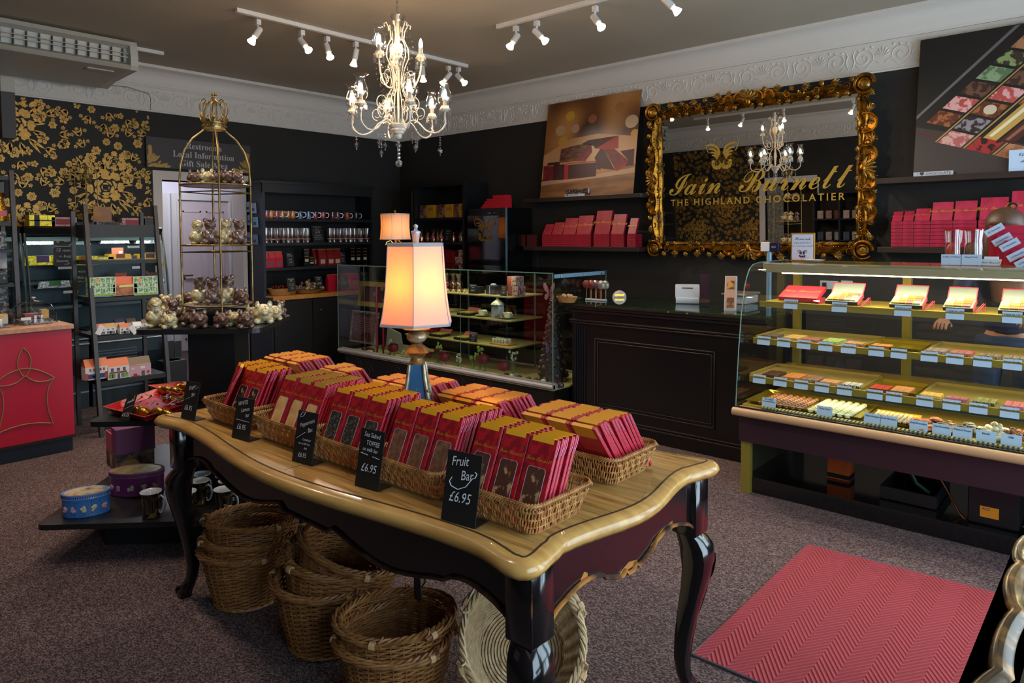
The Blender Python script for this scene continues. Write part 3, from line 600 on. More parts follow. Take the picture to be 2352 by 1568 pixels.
for sx,sy in ((-1,-1),(1,-1),(1,1),(-1,1)):
 cx_=TX0+.085 if sx<0 else TX1-.07;cy_=TY0+.095 if sy<0 else TY1-.095
 dgn=Vector((sx,sy)).normalized()
 mb=MB();mb.bbox(cx_-.042,cx_+.042,cy_-.042,cy_+.042,.545,TZ-.045,.004)
 st=[(.545,-.005,.040),(.53,.008,.047),(.50,.022,.053),(.46,.028,.053),(.42,.026,.048),(.36,.014,.041),(.28,-.004,.034),(.2,-.018,.029),(.13,-.024,.025),(.08,-.018,.023),(.05,-.004,.026),(.025,.012,.031),(.0,.012,.026)]
 vs=[];n=16
 for z,d,w in st:
  for k in range(n):
   a=2*pi*k/n;ca,sa=cos(a),sin(a);q=1/(abs(ca)**4+abs(sa)**4)**.25*.9
   vs.append((cx_+dgn.x*d+w*q*ca,cy_+dgn.y*d+w*q*sa,z))
 mb.add(vs,[(i*n+j,i*n+(j+1)%n,i*n+n+(j+1)%n,i*n+n+j)[::-1] for i in range(len(st)-1) for j in range(n)]+[tuple((len(st)-1)*n+j for j in range(n))])
 lg=mb.obj('leg',M_lac,tb,smooth=50)
 wm=MB()
 # worn stripes down the outer corner
 def cp(z,aw=1.0):
  zz=[s_[0] for s_ in st][::-1];d=np.interp(z,zz,[s_[1] for s_ in st][::-1]);w=np.interp(z,zz,[s_[2] for s_ in st][::-1]);return d,w
 for z in (.5,.4):pass
 if sx>0:
  d,w=cp(.44)
  for (z0,z1,hw) in ((.47,.385,.017),(.375,.27,.008),(.25,.1,.004)):
   pts_l,pts_r=[],[]
   for i in range(7):
    z=z0+(z1-z0)*i/6;d,w=cp(z);rr=d+w*1.075+.0012;hh=hw*sin(pi*(i+.35)/6.7)
    px_,py_=cx_+dgn.x*rr,cy_+dgn.y*rr;tx,ty=-dgn.y,dgn.x
    pts_l.append((px_+tx*hh-dgn.x*hh*.25,py_+ty*hh-dgn.y*hh*.25,z));pts_r.append((px_-tx*hh-dgn.x*hh*.25,py_-ty*hh-dgn.y*hh*.25,z))
   wm.add(pts_l+pts_r,[(i,i+1,i+8,i+7) for i in range(6)])
  e_=.0425
  wm.box(cx_+e_-.002,cx_+e_+.0005,cy_-e_-.0005,cy_-e_+.002,.56,TZ-.06) if sy<0 else wm.box(cx_-e_-.0005,cx_-e_+.003,cy_-e_-.0005,cy_-e_+.002,.56,TZ-.06)
  wm.obj('worn_corner',mat('rubbed_wood','8a5526',.35,noise=('1a0f0a',22,.42,.62)),lg)
 f=MB();c0=Vector((cx_+dgn.x*.03,cy_+dgn.y*.03,.028));f.tube([c0+Vector((dgn.x*.016*cos(t)*(1-t/9),dgn.y*.016*cos(t)*(1-t/9),.016*sin(t)*(1-t/9))) for t in np.linspace(-1.5,5.5,14)],.006,6);f.obj('foot_scroll',M_lac,lg,smooth=60)
# ---------------------------------------------------------------- shallow wicker trays
M_wick=mat('split_willow','8f5c2c',.45,noise=('b98a50',40,.3,.7));M_wick2=mat('willow_rim','a8743e',.4,noise=('7a4c24',30,.35,.65))
def rrect(w,d,r,n):
 """n points round a rounded rectangle with outward normals"""
 a=w/2-r;c=d/2-r;segs=[(2*a),(pi*r/2),(2*c),(pi*r/2)]*2;Lt=sum(segs);out=[]
 for i in range(n):
  s_=Lt*i/n;k=0
  while s_>segs[k]:s_-=segs[k];k+=1
  if k==0:p=(-a+s_,-c-r);nn=(0,-1)
  elif k==2:p=(a+r,-c+s_);nn=(1,0)
  elif k==4:p=(a-s_,c+r);nn=(0,1)
  elif k==6:p=(-a-r,c-s_);nn=(-1,0)
  else:
   q=(k-1)//2;t=s_/r-pi/2+q*pi/2;cx2,cy2=((a,-c),(a,c),(-a,c),(-a,-c))[q];nn=(cos(t),sin(t));p=(cx2+r*cos(t),cy2+r*sin(t))
  out.append((p,nn))
 return out
def wicker_tray():
 t=loc_thing('wicker_basket','x','basket','wicker trays of chocolate bars')
 H_=.082;N=128;lo=rrect(.275,.195,.025,N);hi=rrect(.328,.25,.03,N)
 mb=MB()
 for i in range(N):
  (p0,n0),(p1,n1)=lo[i],hi[i];pts=[];ph=(i//2%2)*pi
  for k in range(8):
   u=k/7;x=p0[0]+(p1[0]-p0[0])*u;y=p0[1]+(p1[1]-p0[1])*u;o=.0028*sin(u*pi*4+ph);pts.append((x+n0[0]*o,y+n0[1]*o,.004+u*(H_-.006)))
  mb.tube(pts,.0026,4,caps=False)
 for k in (1,3,5):
  u=k/7+.07;mb.tube([(p0[0]+(p1[0]-p0[0])*u,p0[1]+(p1[1]-p0[1])*u,.004+u*(H_-.006)) for (p0,_),(p1,_) in zip(lo[::2],hi[::2])],.0022,4,closed=True)
 mb.obj('woven_side',M_wick,t)
 mb=MB();mb.tube([(p[0],p[1],H_) for p,_ in hi[::2]],.0045,6,closed=True)
 for i in range(0,N):
  (p,n)=hi[i];(p2,n2)=hi[(i+3)%N];mb.tube([(p[0]+n[0]*.006,p[1]+n[1]*.006,H_-.005),((p[0]+p2[0])/2,(p[1]+p2[1])/2,H_+.0065),(p2[0]-n2[0]*.006,p2[1]-n2[1]*.006,H_-.004)],.0022,4,caps=False)
 mb.obj('rim',M_wick2,t,smooth=60)
 mb=MB();mb.prism([p for p,_ in lo[::4]],.0,.006);mb.obj('base',mat('willow_base','8a5f34',.6),t)
 return t
tray=Stamp(wicker_tray())
FX=[(-2.63,'ginger'),(-2.235,'white lemon'),(-1.893,'peppermint'),(-1.558,'sea salted toffee'),(-1.213,'fruit')]
BXC=[-2.80,-2.45,-2.005,-1.645,-1.258]
FY,BY=1.375,1.79
for (x,nm) in FX:tray((x,FY,TZ+.001),label='wicker tray of %s bars in the front row behind its chalk sign'%nm)
bn=['leftmost','second from the left, with gaps,','middle','second from the right','rightmost']
for x,nm in zip(BXC,bn):tray((x,BY,TZ+.001),label='%s wicker tray of the back row on the oak table'%nm)
# ---------------------------------------------------------------- boxed chocolate bars
M_red=mat('red_card','b3122b',.4,noise=('9c0c22',30,.35,.65));M_redf=mat('red_card_front','a31420',.35,noise=('7c0d18',45,.45,.55));M_pink=mat('card_edge','d8809a',.5)
M_gold=mat('gold_label','e0a326',.35,.15);M_goldd=mat('pale_gold_label','b08c3c',.4,.15);M_goldt=mat('gold_print','c98a2e',.35,.4);M_inkb=mat('dark_print','4a2a10',.6)
M_cell=mat('clear_cellophane','ffffff',.1)
choc={'ginger':mat('ginger_dark_chocolate','2a1a14',.3,noise=('9a8468',28,.55,.62)),'white lemon':mat('white_lemon_chocolate','b58a55',.4,noise=('cfa76c',25,.4,.6)),'peppermint':mat('peppermint_dark_chocolate','2b2a27',.28,noise=('5a5a52',120,.5,.6)),
  'sea salted toffee':mat('toffee_milk_chocolate','5f3c2c',.4,noise=('7a5540',60,.4,.6)),'fruit':mat('fruit_milk_chocolate','4a2a22',.35,noise=('a8835a',30,.56,.62))}
BW,BT,BL=.088,.0104,.225
def bar(kind,front,win,gold):
 """a slim red carton: local x width, y thickness (front at -y), z up"""
 t=loc_thing('chocolate_bar_box','x','chocolate bar')
 mb=MB();mb.m=0;mb.bbox(-BW/2,BW/2,0,BT,0,BL,.001);mb.m=1
 mb.add([(-BW/2+.001,-.0002,.001),(BW/2-.001,-.0002,.001),(BW/2-.001,-.0002,BL-.001),(-BW/2+.001,-.0002,BL-.001)],[(0,1,2,3)])
 mb.m=2;mb.tube([(BW/2+.0002,.0035,BL-.001),(BW/2+.0008,.0035,BL*.5),(BW/2+.0002,.0035,.004)],.0006,4);mb.tube([(BW/2+.001,.008,BL-.001),(BW/2+.0015,.009,BL-.02),(BW/2+.001,.0065,BL-.042)],.0011,4)
 mb.obj('carton',[M_red,M_redf,M_pink],t)
 mb=MB();w=BW*.41;x0,x1=-w,w*.92;fd,bd=(.014,.045)
 mb.box(x0,x1,-.0005,BT+.0005,BL-.0005,BL+.001);mb.box(x0,x1,-.0006,-.0002,BL-fd,BL);mb.box(x0,x1,BT,BT+.0006,BL-bd,BL)
 mb.obj('label_band',gold,t)
 if win:
  r=.008;w=BW*.33;z0,z1=.02,.148;P_=[]
  for cx_,cz_,a0 in ((w-r,z0+r,-pi/2),(w-r,z1-r,0),(-w+r,z1-r,pi/2),(-w+r,z0+r,pi)):P_+=[(cx_+r*cos(a0+a),cz_+r*sin(a0+a)) for a in (0,.5,1.05,1.57)]
  o=MB().prism(P_,-.0012,-.0004,'xz').obj('window',choc[kind],t)
  mb=MB();mb.tube([(x,-.0012,z) for x,z in P_],.0008,4,closed=True);mb.obj('window_edge',mat('window_rim','a8949a',.3),o)
  text('Iain Burnett',.017,M_goldt,t,(-.0,-.0008,.168),(radians(90),0,0),style='script',sx=.8,res=1)
 if not front:
  pass
 return t
R=random.Random(11)
cols3=('left','middle','right')
front_counts={'ginger':(7,7,6),'white lemon':(12,13,12),'peppermint':(9,9,8),'sea salted toffee':(5,7,11),'fruit':(6,6,5)}
for x,nm in FX:
 g=M_goldd if nm=='white lemon' else M_gold
 A=Stamp(bar(nm,True,True,g));Bp=Stamp(bar(nm,True,False,g))
 for ci,cn in enumerate(cols3):
  n=front_counts[nm][ci];step=min(.018,.165/n)
  for i in range(n):
   s_=A if i==0 else Bp
   lab=('frontmost red %s bar box with clear window, %s column of its tray'%(nm,cn)) if i==0 else 'red %s bar box behind the first in the %s column'%(nm,cn)
   lean=radians(-24+R.uniform(-1.2,1.2));jx=R.uniform(-.003,.003);rz=R.uniform(-.02,.02)
   if nm=='ginger' and ci==0 and i==0:rz=-.55;jx=-.01
   s_((x+(ci-1)*.094+jx,FY-.085+i*step,TZ+.008),rz=rz,rx=lean,label=lab,group='%s bars, %s column'%(nm,cn))
def back_bar():
 t=loc_thing('chocolate_bar_box','x','chocolate bar')
 mb=MB();mb.m=0;mb.bbox(-BW/2,BW/2,0,BT,0,BL,.001)
 mb.m=1;mb.tube([(BW/2+.0008,.009,BL-.001),(BW/2+.0008,.009,BL*.5),(BW/2+.0004,.009,.004)],.0006,4);mb.tube([(BW/2+.001,.005,BL-.001),(BW/2+.0015,.0035,BL-.02),(BW/2+.001,.006,BL-.042)],.0011,4)
 mb.obj('carton',[M_red,M_pink],t)
 mb=MB();w=BW*.41;mb.box(-w,w*.92,-.0005,BT+.0005,BL-.0005,BL+.001);mb.box(-w,w*.92,-.0006,-.0002,BL-.045,BL);mb.box(-w,w*.92,BT,BT+.0006,BL-.014,BL);mb.obj('label_band',mat('amber_label','cf8a1c',.35,.1),t)
 return t
def back_front_bar():
 t=back_bar();
 for i in range(6):MB().box(-BW*.33,BW*(.3-.05*(i%3)),-.0007,-.0001,.05+i*.009,.0525+i*.009).obj('printed_line',M_goldt,t)
 text('Iain Burnett',.014,M_goldt,t,(0,-.0008,.125),(radians(90),0,0),style='script',sx=.8,res=1);return t
BB=Stamp(back_bar());BF=Stamp(back_front_bar())
bc=[(11,11,11),(0,8,6),(9,12,12),(12,12,12),(12,13,12)]
for x,nm,cnt in zip(BXC,['leftmost','gappy second','middle','fourth','rightmost'],bc):
 for ci,cn in enumerate(cols3):
  n=cnt[ci]
  for i in range(n):
   s_=BF if i==0 else BB
   lab='frontmost red bar box seen from the back, %s column of the %s back-row tray'%(cn,nm) if i==0 else 'red bar box further back in the %s column of the %s back-row tray'%(cn,nm)
   s_((x+(ci-1)*.094+R.uniform(-.003,.003),BY+.002-.05+i*.0145,TZ+.008),rz=R.uniform(-.015,.015),rx=radians(36-(1 if i%4 else-2)),label=lab,group='bars in the %s back-row tray, %s column'%(nm,cn))
# ---------------------------------------------------------------- chalk price signs on the table
M_slate=mat('slate_sign','0e0d0d',.55);M_chalk=mat('chalk_ink','c8c8d0',.8)
def sign(label,x,y,w,h,lines,rz=0,name='price_sign',z=TZ+.001,lean=-18,group='chalk price signs',tilt=0):
 """lines: (text, size, x offset, height share, style, slant)"""
 t=loc_thing(name,label,'sign',group)
 mb=MB();mb.bbox(-w/2,w/2,0,.002,0,h,.0008)
 sl=radians(lean);M0=Matrix.Rotation(sl,4,'X');mb.v=[tuple(M0 @ Vector(p)) for p in mb.v];mb.obj('board',M_slate,t)
 mb=MB();mb.box(-w*.3,w*.5,.0,.05*h/.155,0,.002);mb.obj('foot',M_slate,t)
 for ln in lines:
  body,sz,ox,hz=ln[:4];st=ln[4] if len(ln)>4 else None;sh=ln[5] if len(ln)>5 else .15;rot=ln[6] if len(ln)>6 else 0
  p=M0 @ Vector((ox*w,-.0012,hz*h))
  o=text(body,sz,M_chalk,t,p,(radians(90)+sl,0,0),style=st,shear=sh,res=2,sx=.85)
  if rot:o.rotation_euler=(M0 @ Matrix.Rotation(radians(90),4,'X')@ Matrix.Rotation(rot,4,'Z')).to_euler()
 place(t,(x,y,z),rz=rz);return t
def strokes(t,pts,w,h,lean=-18,r=.0008):
 M0=Matrix.Rotation(radians(lean),4,'X');mb=MB();mb.tube([M0 @ Vector((x*w,-.001,z*h)) for x,z in pts],r,4);mb.obj('chalk_line',M_chalk,t)
rzs=.12
t=sign('chalk sign reading Fruit Bar £6.95 at the near corner of the table',-1.268,1.210,.112,.178,[('Fruit',.034,-.12,.86,None,.25,.12),('Bar',.034,.12,.68,None,.2,.12),('£6.95',.037,-.02,.36,None,.25,.03)],rzs,lean=-11)
strokes(t,[(-.3,.62),(-.36,.56),(-.3,.5),(-.1,.47),(.12,.53),(.28,.66),(.36,.68),(.4,.74),(.34,.76)],.112,.178,-11,.0012)
t=sign('chalk sign reading Sea Salted Toffee on milk bar £6.95',-1.648,1.210,.098,.168,[('Sea Salted',.019,0,.9,None,.15,-.04),('TOFFEE',.019,.06,.76,None,.1,-.04),('on milk bar',.016,-.02,.65,None,.15,-.04),('£6.95',.033,-.0,.34,None,.2)],rzs,lean=-11)
strokes(t,[(-.4,.58),(-.1,.56)],.098,.168,-11,.0009);strokes(t,[(.1,.55),(.4,.53)],.098,.168,-11,.0009)
t=sign('chalk sign reading Peppermint Bar £6.95 with a small leaf drawn on it',-1.99,1.210,.098,.165,[('Peppermint',.018,.02,.78,None,.4,.35),('Bar.',.019,.22,.66,None,.3,.3),('Crystallised',.010,.1,.46),('mint on 56% Tanz',.009,0,.38),('dark',.010,.1,.30),('£6.95',.021,-.02,.16)],rzs,lean=-11)
strokes(t,[(-.36,.9),(-.28,.97),(-.12,1.0-.02),(-.2,.9),(-.36,.87)],.098,.165,-11);strokes(t,[(-.4,.46),(-.02,.6)],.098,.165,-11)
t=sign('chalk sign reading White Lemon bar £6.95',-2.395,1.210,.104,.15,[('WHITE',.021,-.12,.86,None,.3,.25),('Lemon',.021,.06,.72,None,.3,.25),('bar',.019,.22,.6,None,.3,.25),('£6.95',.027,-.02,.3)],rzs,lean=-11)
strokes(t,[(-.36,.46),(.0,.455),(.36,.45)],.104,.15,-11)
t=sign('chalk sign reading Ginger Bar £6.95 at the far left of the table',-2.825,1.210,.1,.15,[('Ginger',.021,.0,.85,None,.3,.35),('Bar',.021,.14,.67,None,.3,.35),('£6.95',.028,-.06,.3)],rzs,lean=-11)
strokes(t,[(-.38,.5),(-.05,.58)],.1,.15,-11);strokes(t,[(.24,.82),(.44,.9)],.1,.15,-11)
# ---------------------------------------------------------------- table lamp on the oak table
m,nt,b=nodes('silk_shade',.8);M_silk=m
nt.nodes.remove(b);o_=nt.nodes['Material Output'];df_=nt.nodes.new('ShaderNodeBsdfDiffuse');tr_=nt.nodes.new('ShaderNodeBsdfTranslucent');mx_=nt.nodes.new('ShaderNodeMixShader')
df_.inputs[0].default_value=lin('d9c9bd');tr_.inputs[0].default_value=lin('f0a44e');mx_.inputs[0].default_value=.45
nt.links.new(df_.outputs[0],mx_.inputs[1]);nt.links.new(tr_.outputs[0],mx_.inputs[2]);nt.links.new(mx_.outputs[0],o_.inputs[0])
M_piping=mat('grey_piping','8d8a90',.7);M_blue=mat('blue_enamel','1f4468',.3,noise=('2d5a82',12,.3,.7));M_antg=mat('antique_gold','9c7440',.35,.5,noise=('5f452a',25,.35,.6));M_ants=mat('antique_silver_gilt','a89a80',.35,.5,noise=('6f6250',30,.35,.6))
LP=at(958,808,y=1.572);LX,LY=LP.x,LP.y
lamp=thing('table_lamp','blue and gold table lamp with a lit six-sided silk shade standing on the oak table','lamp',(LX,LY,TZ))
fa=-radians(48.3)+radians(3)
def hexr(a,k=6):
 t=(a-fa+pi/k)%(2*pi/k)-pi/k;return cos(pi/k)/cos(t)
def sq(a):
 t=(a-fa)%(pi/2)-pi/4;return .72/max(.72,cos(abs(t)))*1.18*cos(pi/4)/max(cos(abs(t)-0),.70710)*1.0
def polyl(mb,prof,k,rot,cap=True):
 vs=[];n=k
 for r,z in prof:
  for i in range(k):a=rot+2*pi*i/k;vs.append((LX+r*cos(a),LY+r*sin(a),z))
 fs=[(i*n+j,i*n+(j+1)%n,i*n+n+(j+1)%n,i*n+n+j) for i in range(len(prof)-1) for j in range(n)]
 if cap:fs+=[tuple(range(n-1,-1,-1)),tuple((len(prof)-1)*n+j for j in range(n))]
 mb.add(vs,fs);return mb
s45=fa
polyl(MB(),[(.062,TZ),(.062,TZ+.02),(.055,TZ+.028),(.055,TZ+.04)],4,s45+.75).obj('foot',M_antg,lamp)
polyl(MB(),[(.05,TZ+.04),(.046,TZ+.06),(.040,TZ+.085),(.042,TZ+.09),(.036,TZ+.1),(.036,TZ+.115)],4,s45+.75).obj('plinth',M_blue,lamp)
bp=[(.040,.885),(.052,.90),(.058,.92),(.056,.945),(.048,.975),(.040,1.01),(.034,1.05),(.032,1.062)]
polyl(MB(),bp,4,s45+.75).obj('column',M_blue,lamp)
for i in range(4):
 a=s45+.75+i*pi/2;mb=MB();mb.tube([(LX+(r+.002)*cos(a),LY+(r+.002)*sin(a),z) for r,z in bp],[.008,.010,.010,.009,.008,.007,.007,.006],6)
 for k,(r,z) in enumerate(bp[1:5]):mb.ball((LX+(r+.008)*cos(a),LY+(r+.008)*sin(a),z),.006,6,4)
 mb.obj('gilt_corner',M_ants,lamp,smooth=60)
 a+=pi/4;mb=MB()
 for dz,w in ((.905,.008),(.918,.013),(.93,.01),(.945,.005),(.955,.008),(.967,.005),(.98,.003)):
  rr=np.interp(dz,[q[1] for q in bp],[q[0] for q in bp])*.7071+.001;mb.ball((LX+rr*cos(a),LY+rr*sin(a),dz),w,8,5,(1,1,.7))
 mb.obj('gilt_ornament',M_ants,lamp,smooth=60)
polyl(MB(),[(.045,.882),(.046,.888),(.04,.892)],4,s45+.75).obj('band',M_antg,lamp)
mb=MB();c=(LX,LY,0)
mb.lathe([(.024,1.06),(.027,1.068),(.024,1.072),(.02,1.082),(.026,1.09),(.034,1.098),(.046,1.104),(.038,1.112),(.028,1.122),(.02,1.128),(.018,1.133)],24,c=c,fl=lambda a,i,z:1+(.14*cos(4*(a-s45-.75)) if 4<=i<=7 else 0));mb.obj('leaf_capital',M_antg,lamp,smooth=50)
MB().lathe([(.014,1.133),(.024,1.139),(.033,1.15),(.033,1.16),(.024,1.172),(.015,1.176)],32,c=c,fl=lambda a,i,z:1+.07*abs(cos(6*a))).obj('gadroon_ball',M_ants,lamp,smooth=60)
MB().lathe([(.016,1.176),(.024,1.178),(.044,1.180),(.047,1.184),(.044,1.188),(.014,1.189),(.012,1.205)],32,c=c,fl=lambda a,i,z:1+(.02*cos(32*a) if i in (2,3) else 0)).obj('collar_plate',mat('carved_wood_gilt','a07038',.4),lamp,smooth=50)
shp=[(.134,1.198),(.133,1.206),(.126,1.235),(.119,1.28),(.1135,1.33),(.109,1.39),(.1055,1.45),(.104,1.468)]
mb=MB();polyl(mb,shp,6,fa,False);sh=mb.obj('lamp_shade',M_silk,lamp)
mb=MB();
for i in range(6):
 a=fa+i*pi/3;mb.tube([(LX+r*cos(a),LY+r*sin(a),z) for r,z in shp],.0016,5)
mb.obj('seam_piping',M_piping,sh)
for zz,rr,h in ((1.199,.1345,.010),(1.468,.1045,.012)):
 vs=[];mb=MB()
 for dz,dr in ((0,.001),(h,.0005 if zz<1.3 else 0),(h,-.003),(0,-.003)):
  for i in range(6):a=fa+i*pi/3;vs.append((LX+(rr+dr-(.004 if (zz<1.3 and dz) else 0))*cos(a),LY+(rr+dr-(.004 if (zz<1.3 and dz) else 0))*sin(a),zz+dz-(.003 if zz>1.3 else 0)))
 mb.add(vs,[(k*6+i,k*6+(i+1)%6,((k+1)%4)*6+(i+1)%6,((k+1)%4)*6+i) for k in range(4) for i in range(6)])
 mb.obj('trim_band',M_piping,sh)
mb=MB();mb.lathe([(.009,1.476),(.010,1.48),(.013,1.505),(.017,1.512),(.016,1.516),(.007,1.52),(.005,1.526),(.008,1.53),(.008,1.537),(.0001,1.541)],24,c=c,fl=lambda a,i,z:1+(.06*cos(12*a) if i<3 else 0));mb.obj('finial',mat('silvered_resin','9a9aa5',.35,.3),lamp,smooth=50)
mb=MB();mb.rod((LX,LY,1.2),(LX,LY,1.30),.006);
for i in range(3):a=fa+i*2*pi/3;mb.rod((LX,LY,1.474),(LX+.1*cos(a),LY+.1*sin(a),1.474),.0015,4)
mb.tube([(LX,LY,1.2),(LX+.04,LY+.02,1.26),(LX+.045,LY+.022,1.36),(LX+.02,LY+.01,1.45),(LX,LY,1.476)],.0015,4);mb.obj('harp',M_chrome,lamp)
MB().ball((LX,LY,1.335),.026,12,8,(1,1,1.25)).obj('bulb',mat('warm_lamp_bulb','ffc27a',.3,emit=95,ecol='ffa850'),lamp,smooth=True)
# flex with switch hanging below the table
q=at(958,1285,y=1.45);mb=MB();q2=Vector((q.x,q.y,.60))
mb.tube([q2,q+Vector((0,0,.0)),q+Vector((.02,.01,-.03)),q+Vector((.025,.012,-.07)),q+Vector((.004,0,-.10)),q+Vector((-.012,0,-.07)),q+Vector((-.006,0,-.02)),q+Vector((.012,0,-.055)),q+Vector((.018,.0,-.12)),q+Vector((0,0,-.14))],.0028,5)
mb.bbox(q.x-.010,q.x+.010,q.y-.008,q.y+.008,q.z-.13,q.z-.04,.004);tag(mb.obj('lamp_cord',mat('black_plastic','0c0c0d',.4)),'black lamp flex with inline switch dangling under the oak table','cable')
# ---------------------------------------------------------------- round willow shopping baskets under the table
M_wb=mat('brown_willow','7a4a28',.5,noise=('a8743f',45,.3,.7));M_wb2=mat('pale_willow','b28d62',.45,noise=('d7bc92',45,.3,.7));M_bind=mat('cane_binding','c9a070',.45)
def round_basket(mw,mr):
 t=loc_thing('shopping_basket','x','basket','round willow shopping baskets under the table')
 RB,RT_,H_=.132,.178,.215;mb=MB();rows=26
 for k in range(rows):
  u=k/(rows-1);r=RB+(RT_-RB)*(u**.8);z=.008+u*(H_-.012);n=96
  mb.tube([((r+.0038*cos(14*a+k*pi))*cos(a),(r+.0038*cos(14*a+k*pi))*sin(a),z) for a in (2*pi*i/n for i in range(n))],.0034,4,closed=True)
 for i in range(28):
  a=2*pi*i/28;mb.tube([((RB+(RT_-RB)*u**.8)*cos(a),(RB+(RT_-RB)*u**.8)*sin(a),u*H_) for u in (0,.25,.5,.75,1)],.0028,4)
 for k in range(13):
  r=.012+k*.01;n=48;mb.tube([(r*cos(a),r*sin(a),.006+.0025*cos(12*a+k*pi)) for a in (2*pi*i/n for i in range(n))],.0042,4,closed=True)
 mb.lathe([(.0001,.002),(RB-.002,.002)],24)
 mb.obj('woven_body',mw,t)
 mb=MB();n=84
 for j in range(4):
  mb.tube([((RT_+.008*cos(11*a+j*pi/2))*cos(a),(RT_+.008*cos(11*a+j*pi/2))*sin(a),H_+.006+.008*sin(11*a+j*pi/2)) for a in (2*pi*i/n for i in range(n))],.0048,5,closed=True)
 mb.obj('braided_rim',mr,t,smooth=60);mb=MB()
 for j in range(2):mb.tube([((RB+.007+.003*cos(14*a+j*pi))*cos(a),(RB+.007+.003*cos(14*a+j*pi))*sin(a),.008+.003*sin(14*a+j*pi)) for a in (2*pi*i/n for i in range(n))],.004,4,closed=True)
 mb.obj('foot_braid',mr,t,smooth=60)
 for s_ in (0,1):
  a0=pi*s_+.1;mb=MB();n=26
  for j in range(3):
   pts=[]
   for i in range(n+1):
    u=i/n;a=a0+.25+(pi-.7)*u;r=RT_+.017+.005*cos(16*u+j*2.1);pts.append((r*cos(a),r*sin(a),H_+.0+.012*sin(pi*u)+.005*sin(16*u+j*2.1)))
   mb.tube(pts,.0048,5)
  h=mb.obj('folded_handle',mr,t,smooth=60)
  for u in (.04,.96):
   a=a0+.25+(pi-.7)*u;b2=a+(.09 if u<.5 else-.09)*1.0
   r=RT_+.017;MB().tube([(r*cos(a),r*sin(a),H_+.002),(r*cos((a+b2)/2),r*sin((a+b2)/2),H_+.003),(r*cos(b2),r*sin(b2),H_+.004)],.0125,8).obj('binding',M_bind,h)
   aa=a-(.07 if u<.5 else-.07);mb=MB();mb.tube([((RT_+.010+.012*cos(t_))*cos(aa+.05*sin(t_)),(RT_+.010+.012*cos(t_))*sin(aa+.05*sin(t_)),H_+.014+.012*sin(t_)) for t_ in np.linspace(0,2*pi,9)[:-1]],.0035,4,closed=True);mb.obj('loop',mr,h)
 return t
rb=Stamp(round_basket(M_wb,M_wb));rp_=Stamp(round_basket(M_wb2,M_wb2))
def Rt(tiltdir,tilt,spin):
 return (Matrix.Rotation(tiltdir,4,'Z')@ Matrix.Rotation(tilt,4,'Y')@ Matrix.Rotation(spin-tiltdir,4,'Z')).to_euler()
def put(st,label,p,tiltdir=0,tilt=0,spin=0,s=1):
 o=st(p,label=label,s=s);o.rotation_euler=Rt(tiltdir,radians(tilt),spin);return o
put(rb,'lowest of the three nested willow baskets at the far left under the table',(-2.74,1.41,0),0,0,.3)
put(rb,'middle one of the three nested willow baskets at the far left',(-2.74,1.41,.052),1,2,.9)
put(rb,'top one of the three nested willow baskets at the far left',(-2.735,1.415,.105),2.0,6,.5)
put(rb,'lowest willow basket of the leaning pile, second from left',(-2.22,1.46,0.0),0,0,.2,1.10)
put(rb,'middle willow basket of the leaning pile, second from left',(-2.23,1.47,.075),.7,9,1.1,1.09)
put(rb,'top willow basket of the leaning pile, tipped to show its inside',(-2.225,1.48,.115),.75,19,.1,1.07)
put(rb,'lower willow basket of the pair standing left of the near table leg',(-1.76,1.40,0),0,0,.4)
put(rb,'upper willow basket of the pair, dark inside, left of the near leg',(-1.76,1.402,.05),2.6,4,2.6)
put(rp_,'pale willow basket tipped on its side behind the near table leg',(-1.50,1.72,.115),-.83,50,.7,1.05)
# ---------------------------------------------------------------- black tiered display stand (turned 45 degrees)
M_blk=mat('black_laminate','131214',.38,noise=('19181a',20,.3,.7));M_blke=mat('black_edge','0c0c0e',.5)
SX,SY=-3.73,1.78;ZP=[(.165,1.25),(.595,.93),(1.015,.63)]
st=thing('tiered_display_stand','black square-tiered display stand beyond the left end of the oak table','display stand',(SX,SY,0))
R45=Matrix.Translation((SX,SY,0))@ Matrix.Rotation(pi/4,4,'Z')
mb=MB();mb.M=R45;mb.box(-.42,.42,-.42,.42,0,.165);mb.obj('plinth',M_blke,st)
for i,(z,s_) in enumerate(ZP):
 mb=MB();mb.M=R45;r=.04 if i<2 else .06;h=s_/2
 P_=[]
 for cx_,cy_,a0 in ((h-r,-h+r,-pi/2),(h-r,h-r,0),(-h+r,h-r,pi/2),(-h+r,-h+r,pi)):P_+=[(cx_+r*cos(a0+a),cy_+r*sin(a0+a)) for a in np.linspace(0,pi/2,6)]
 mb.prism(P_,z,z+.025);mb.obj('shelf',M_blk,st)
mb=MB();mb.M=R45;mb.box(-.12,.12,-.12,.12,.19,.595);mb.box(-.12,.12,-.12,.12,.62,1.015);mb.obj('post',M_blke,st)
ZT=1.04
mb=MB();mb.M=R45;mb.box(-.11,.11,-.11,.11,ZT,ZT+.06);tag(mb.obj('riser_block',M_blke),'black riser block under the gold wire stand','riser')
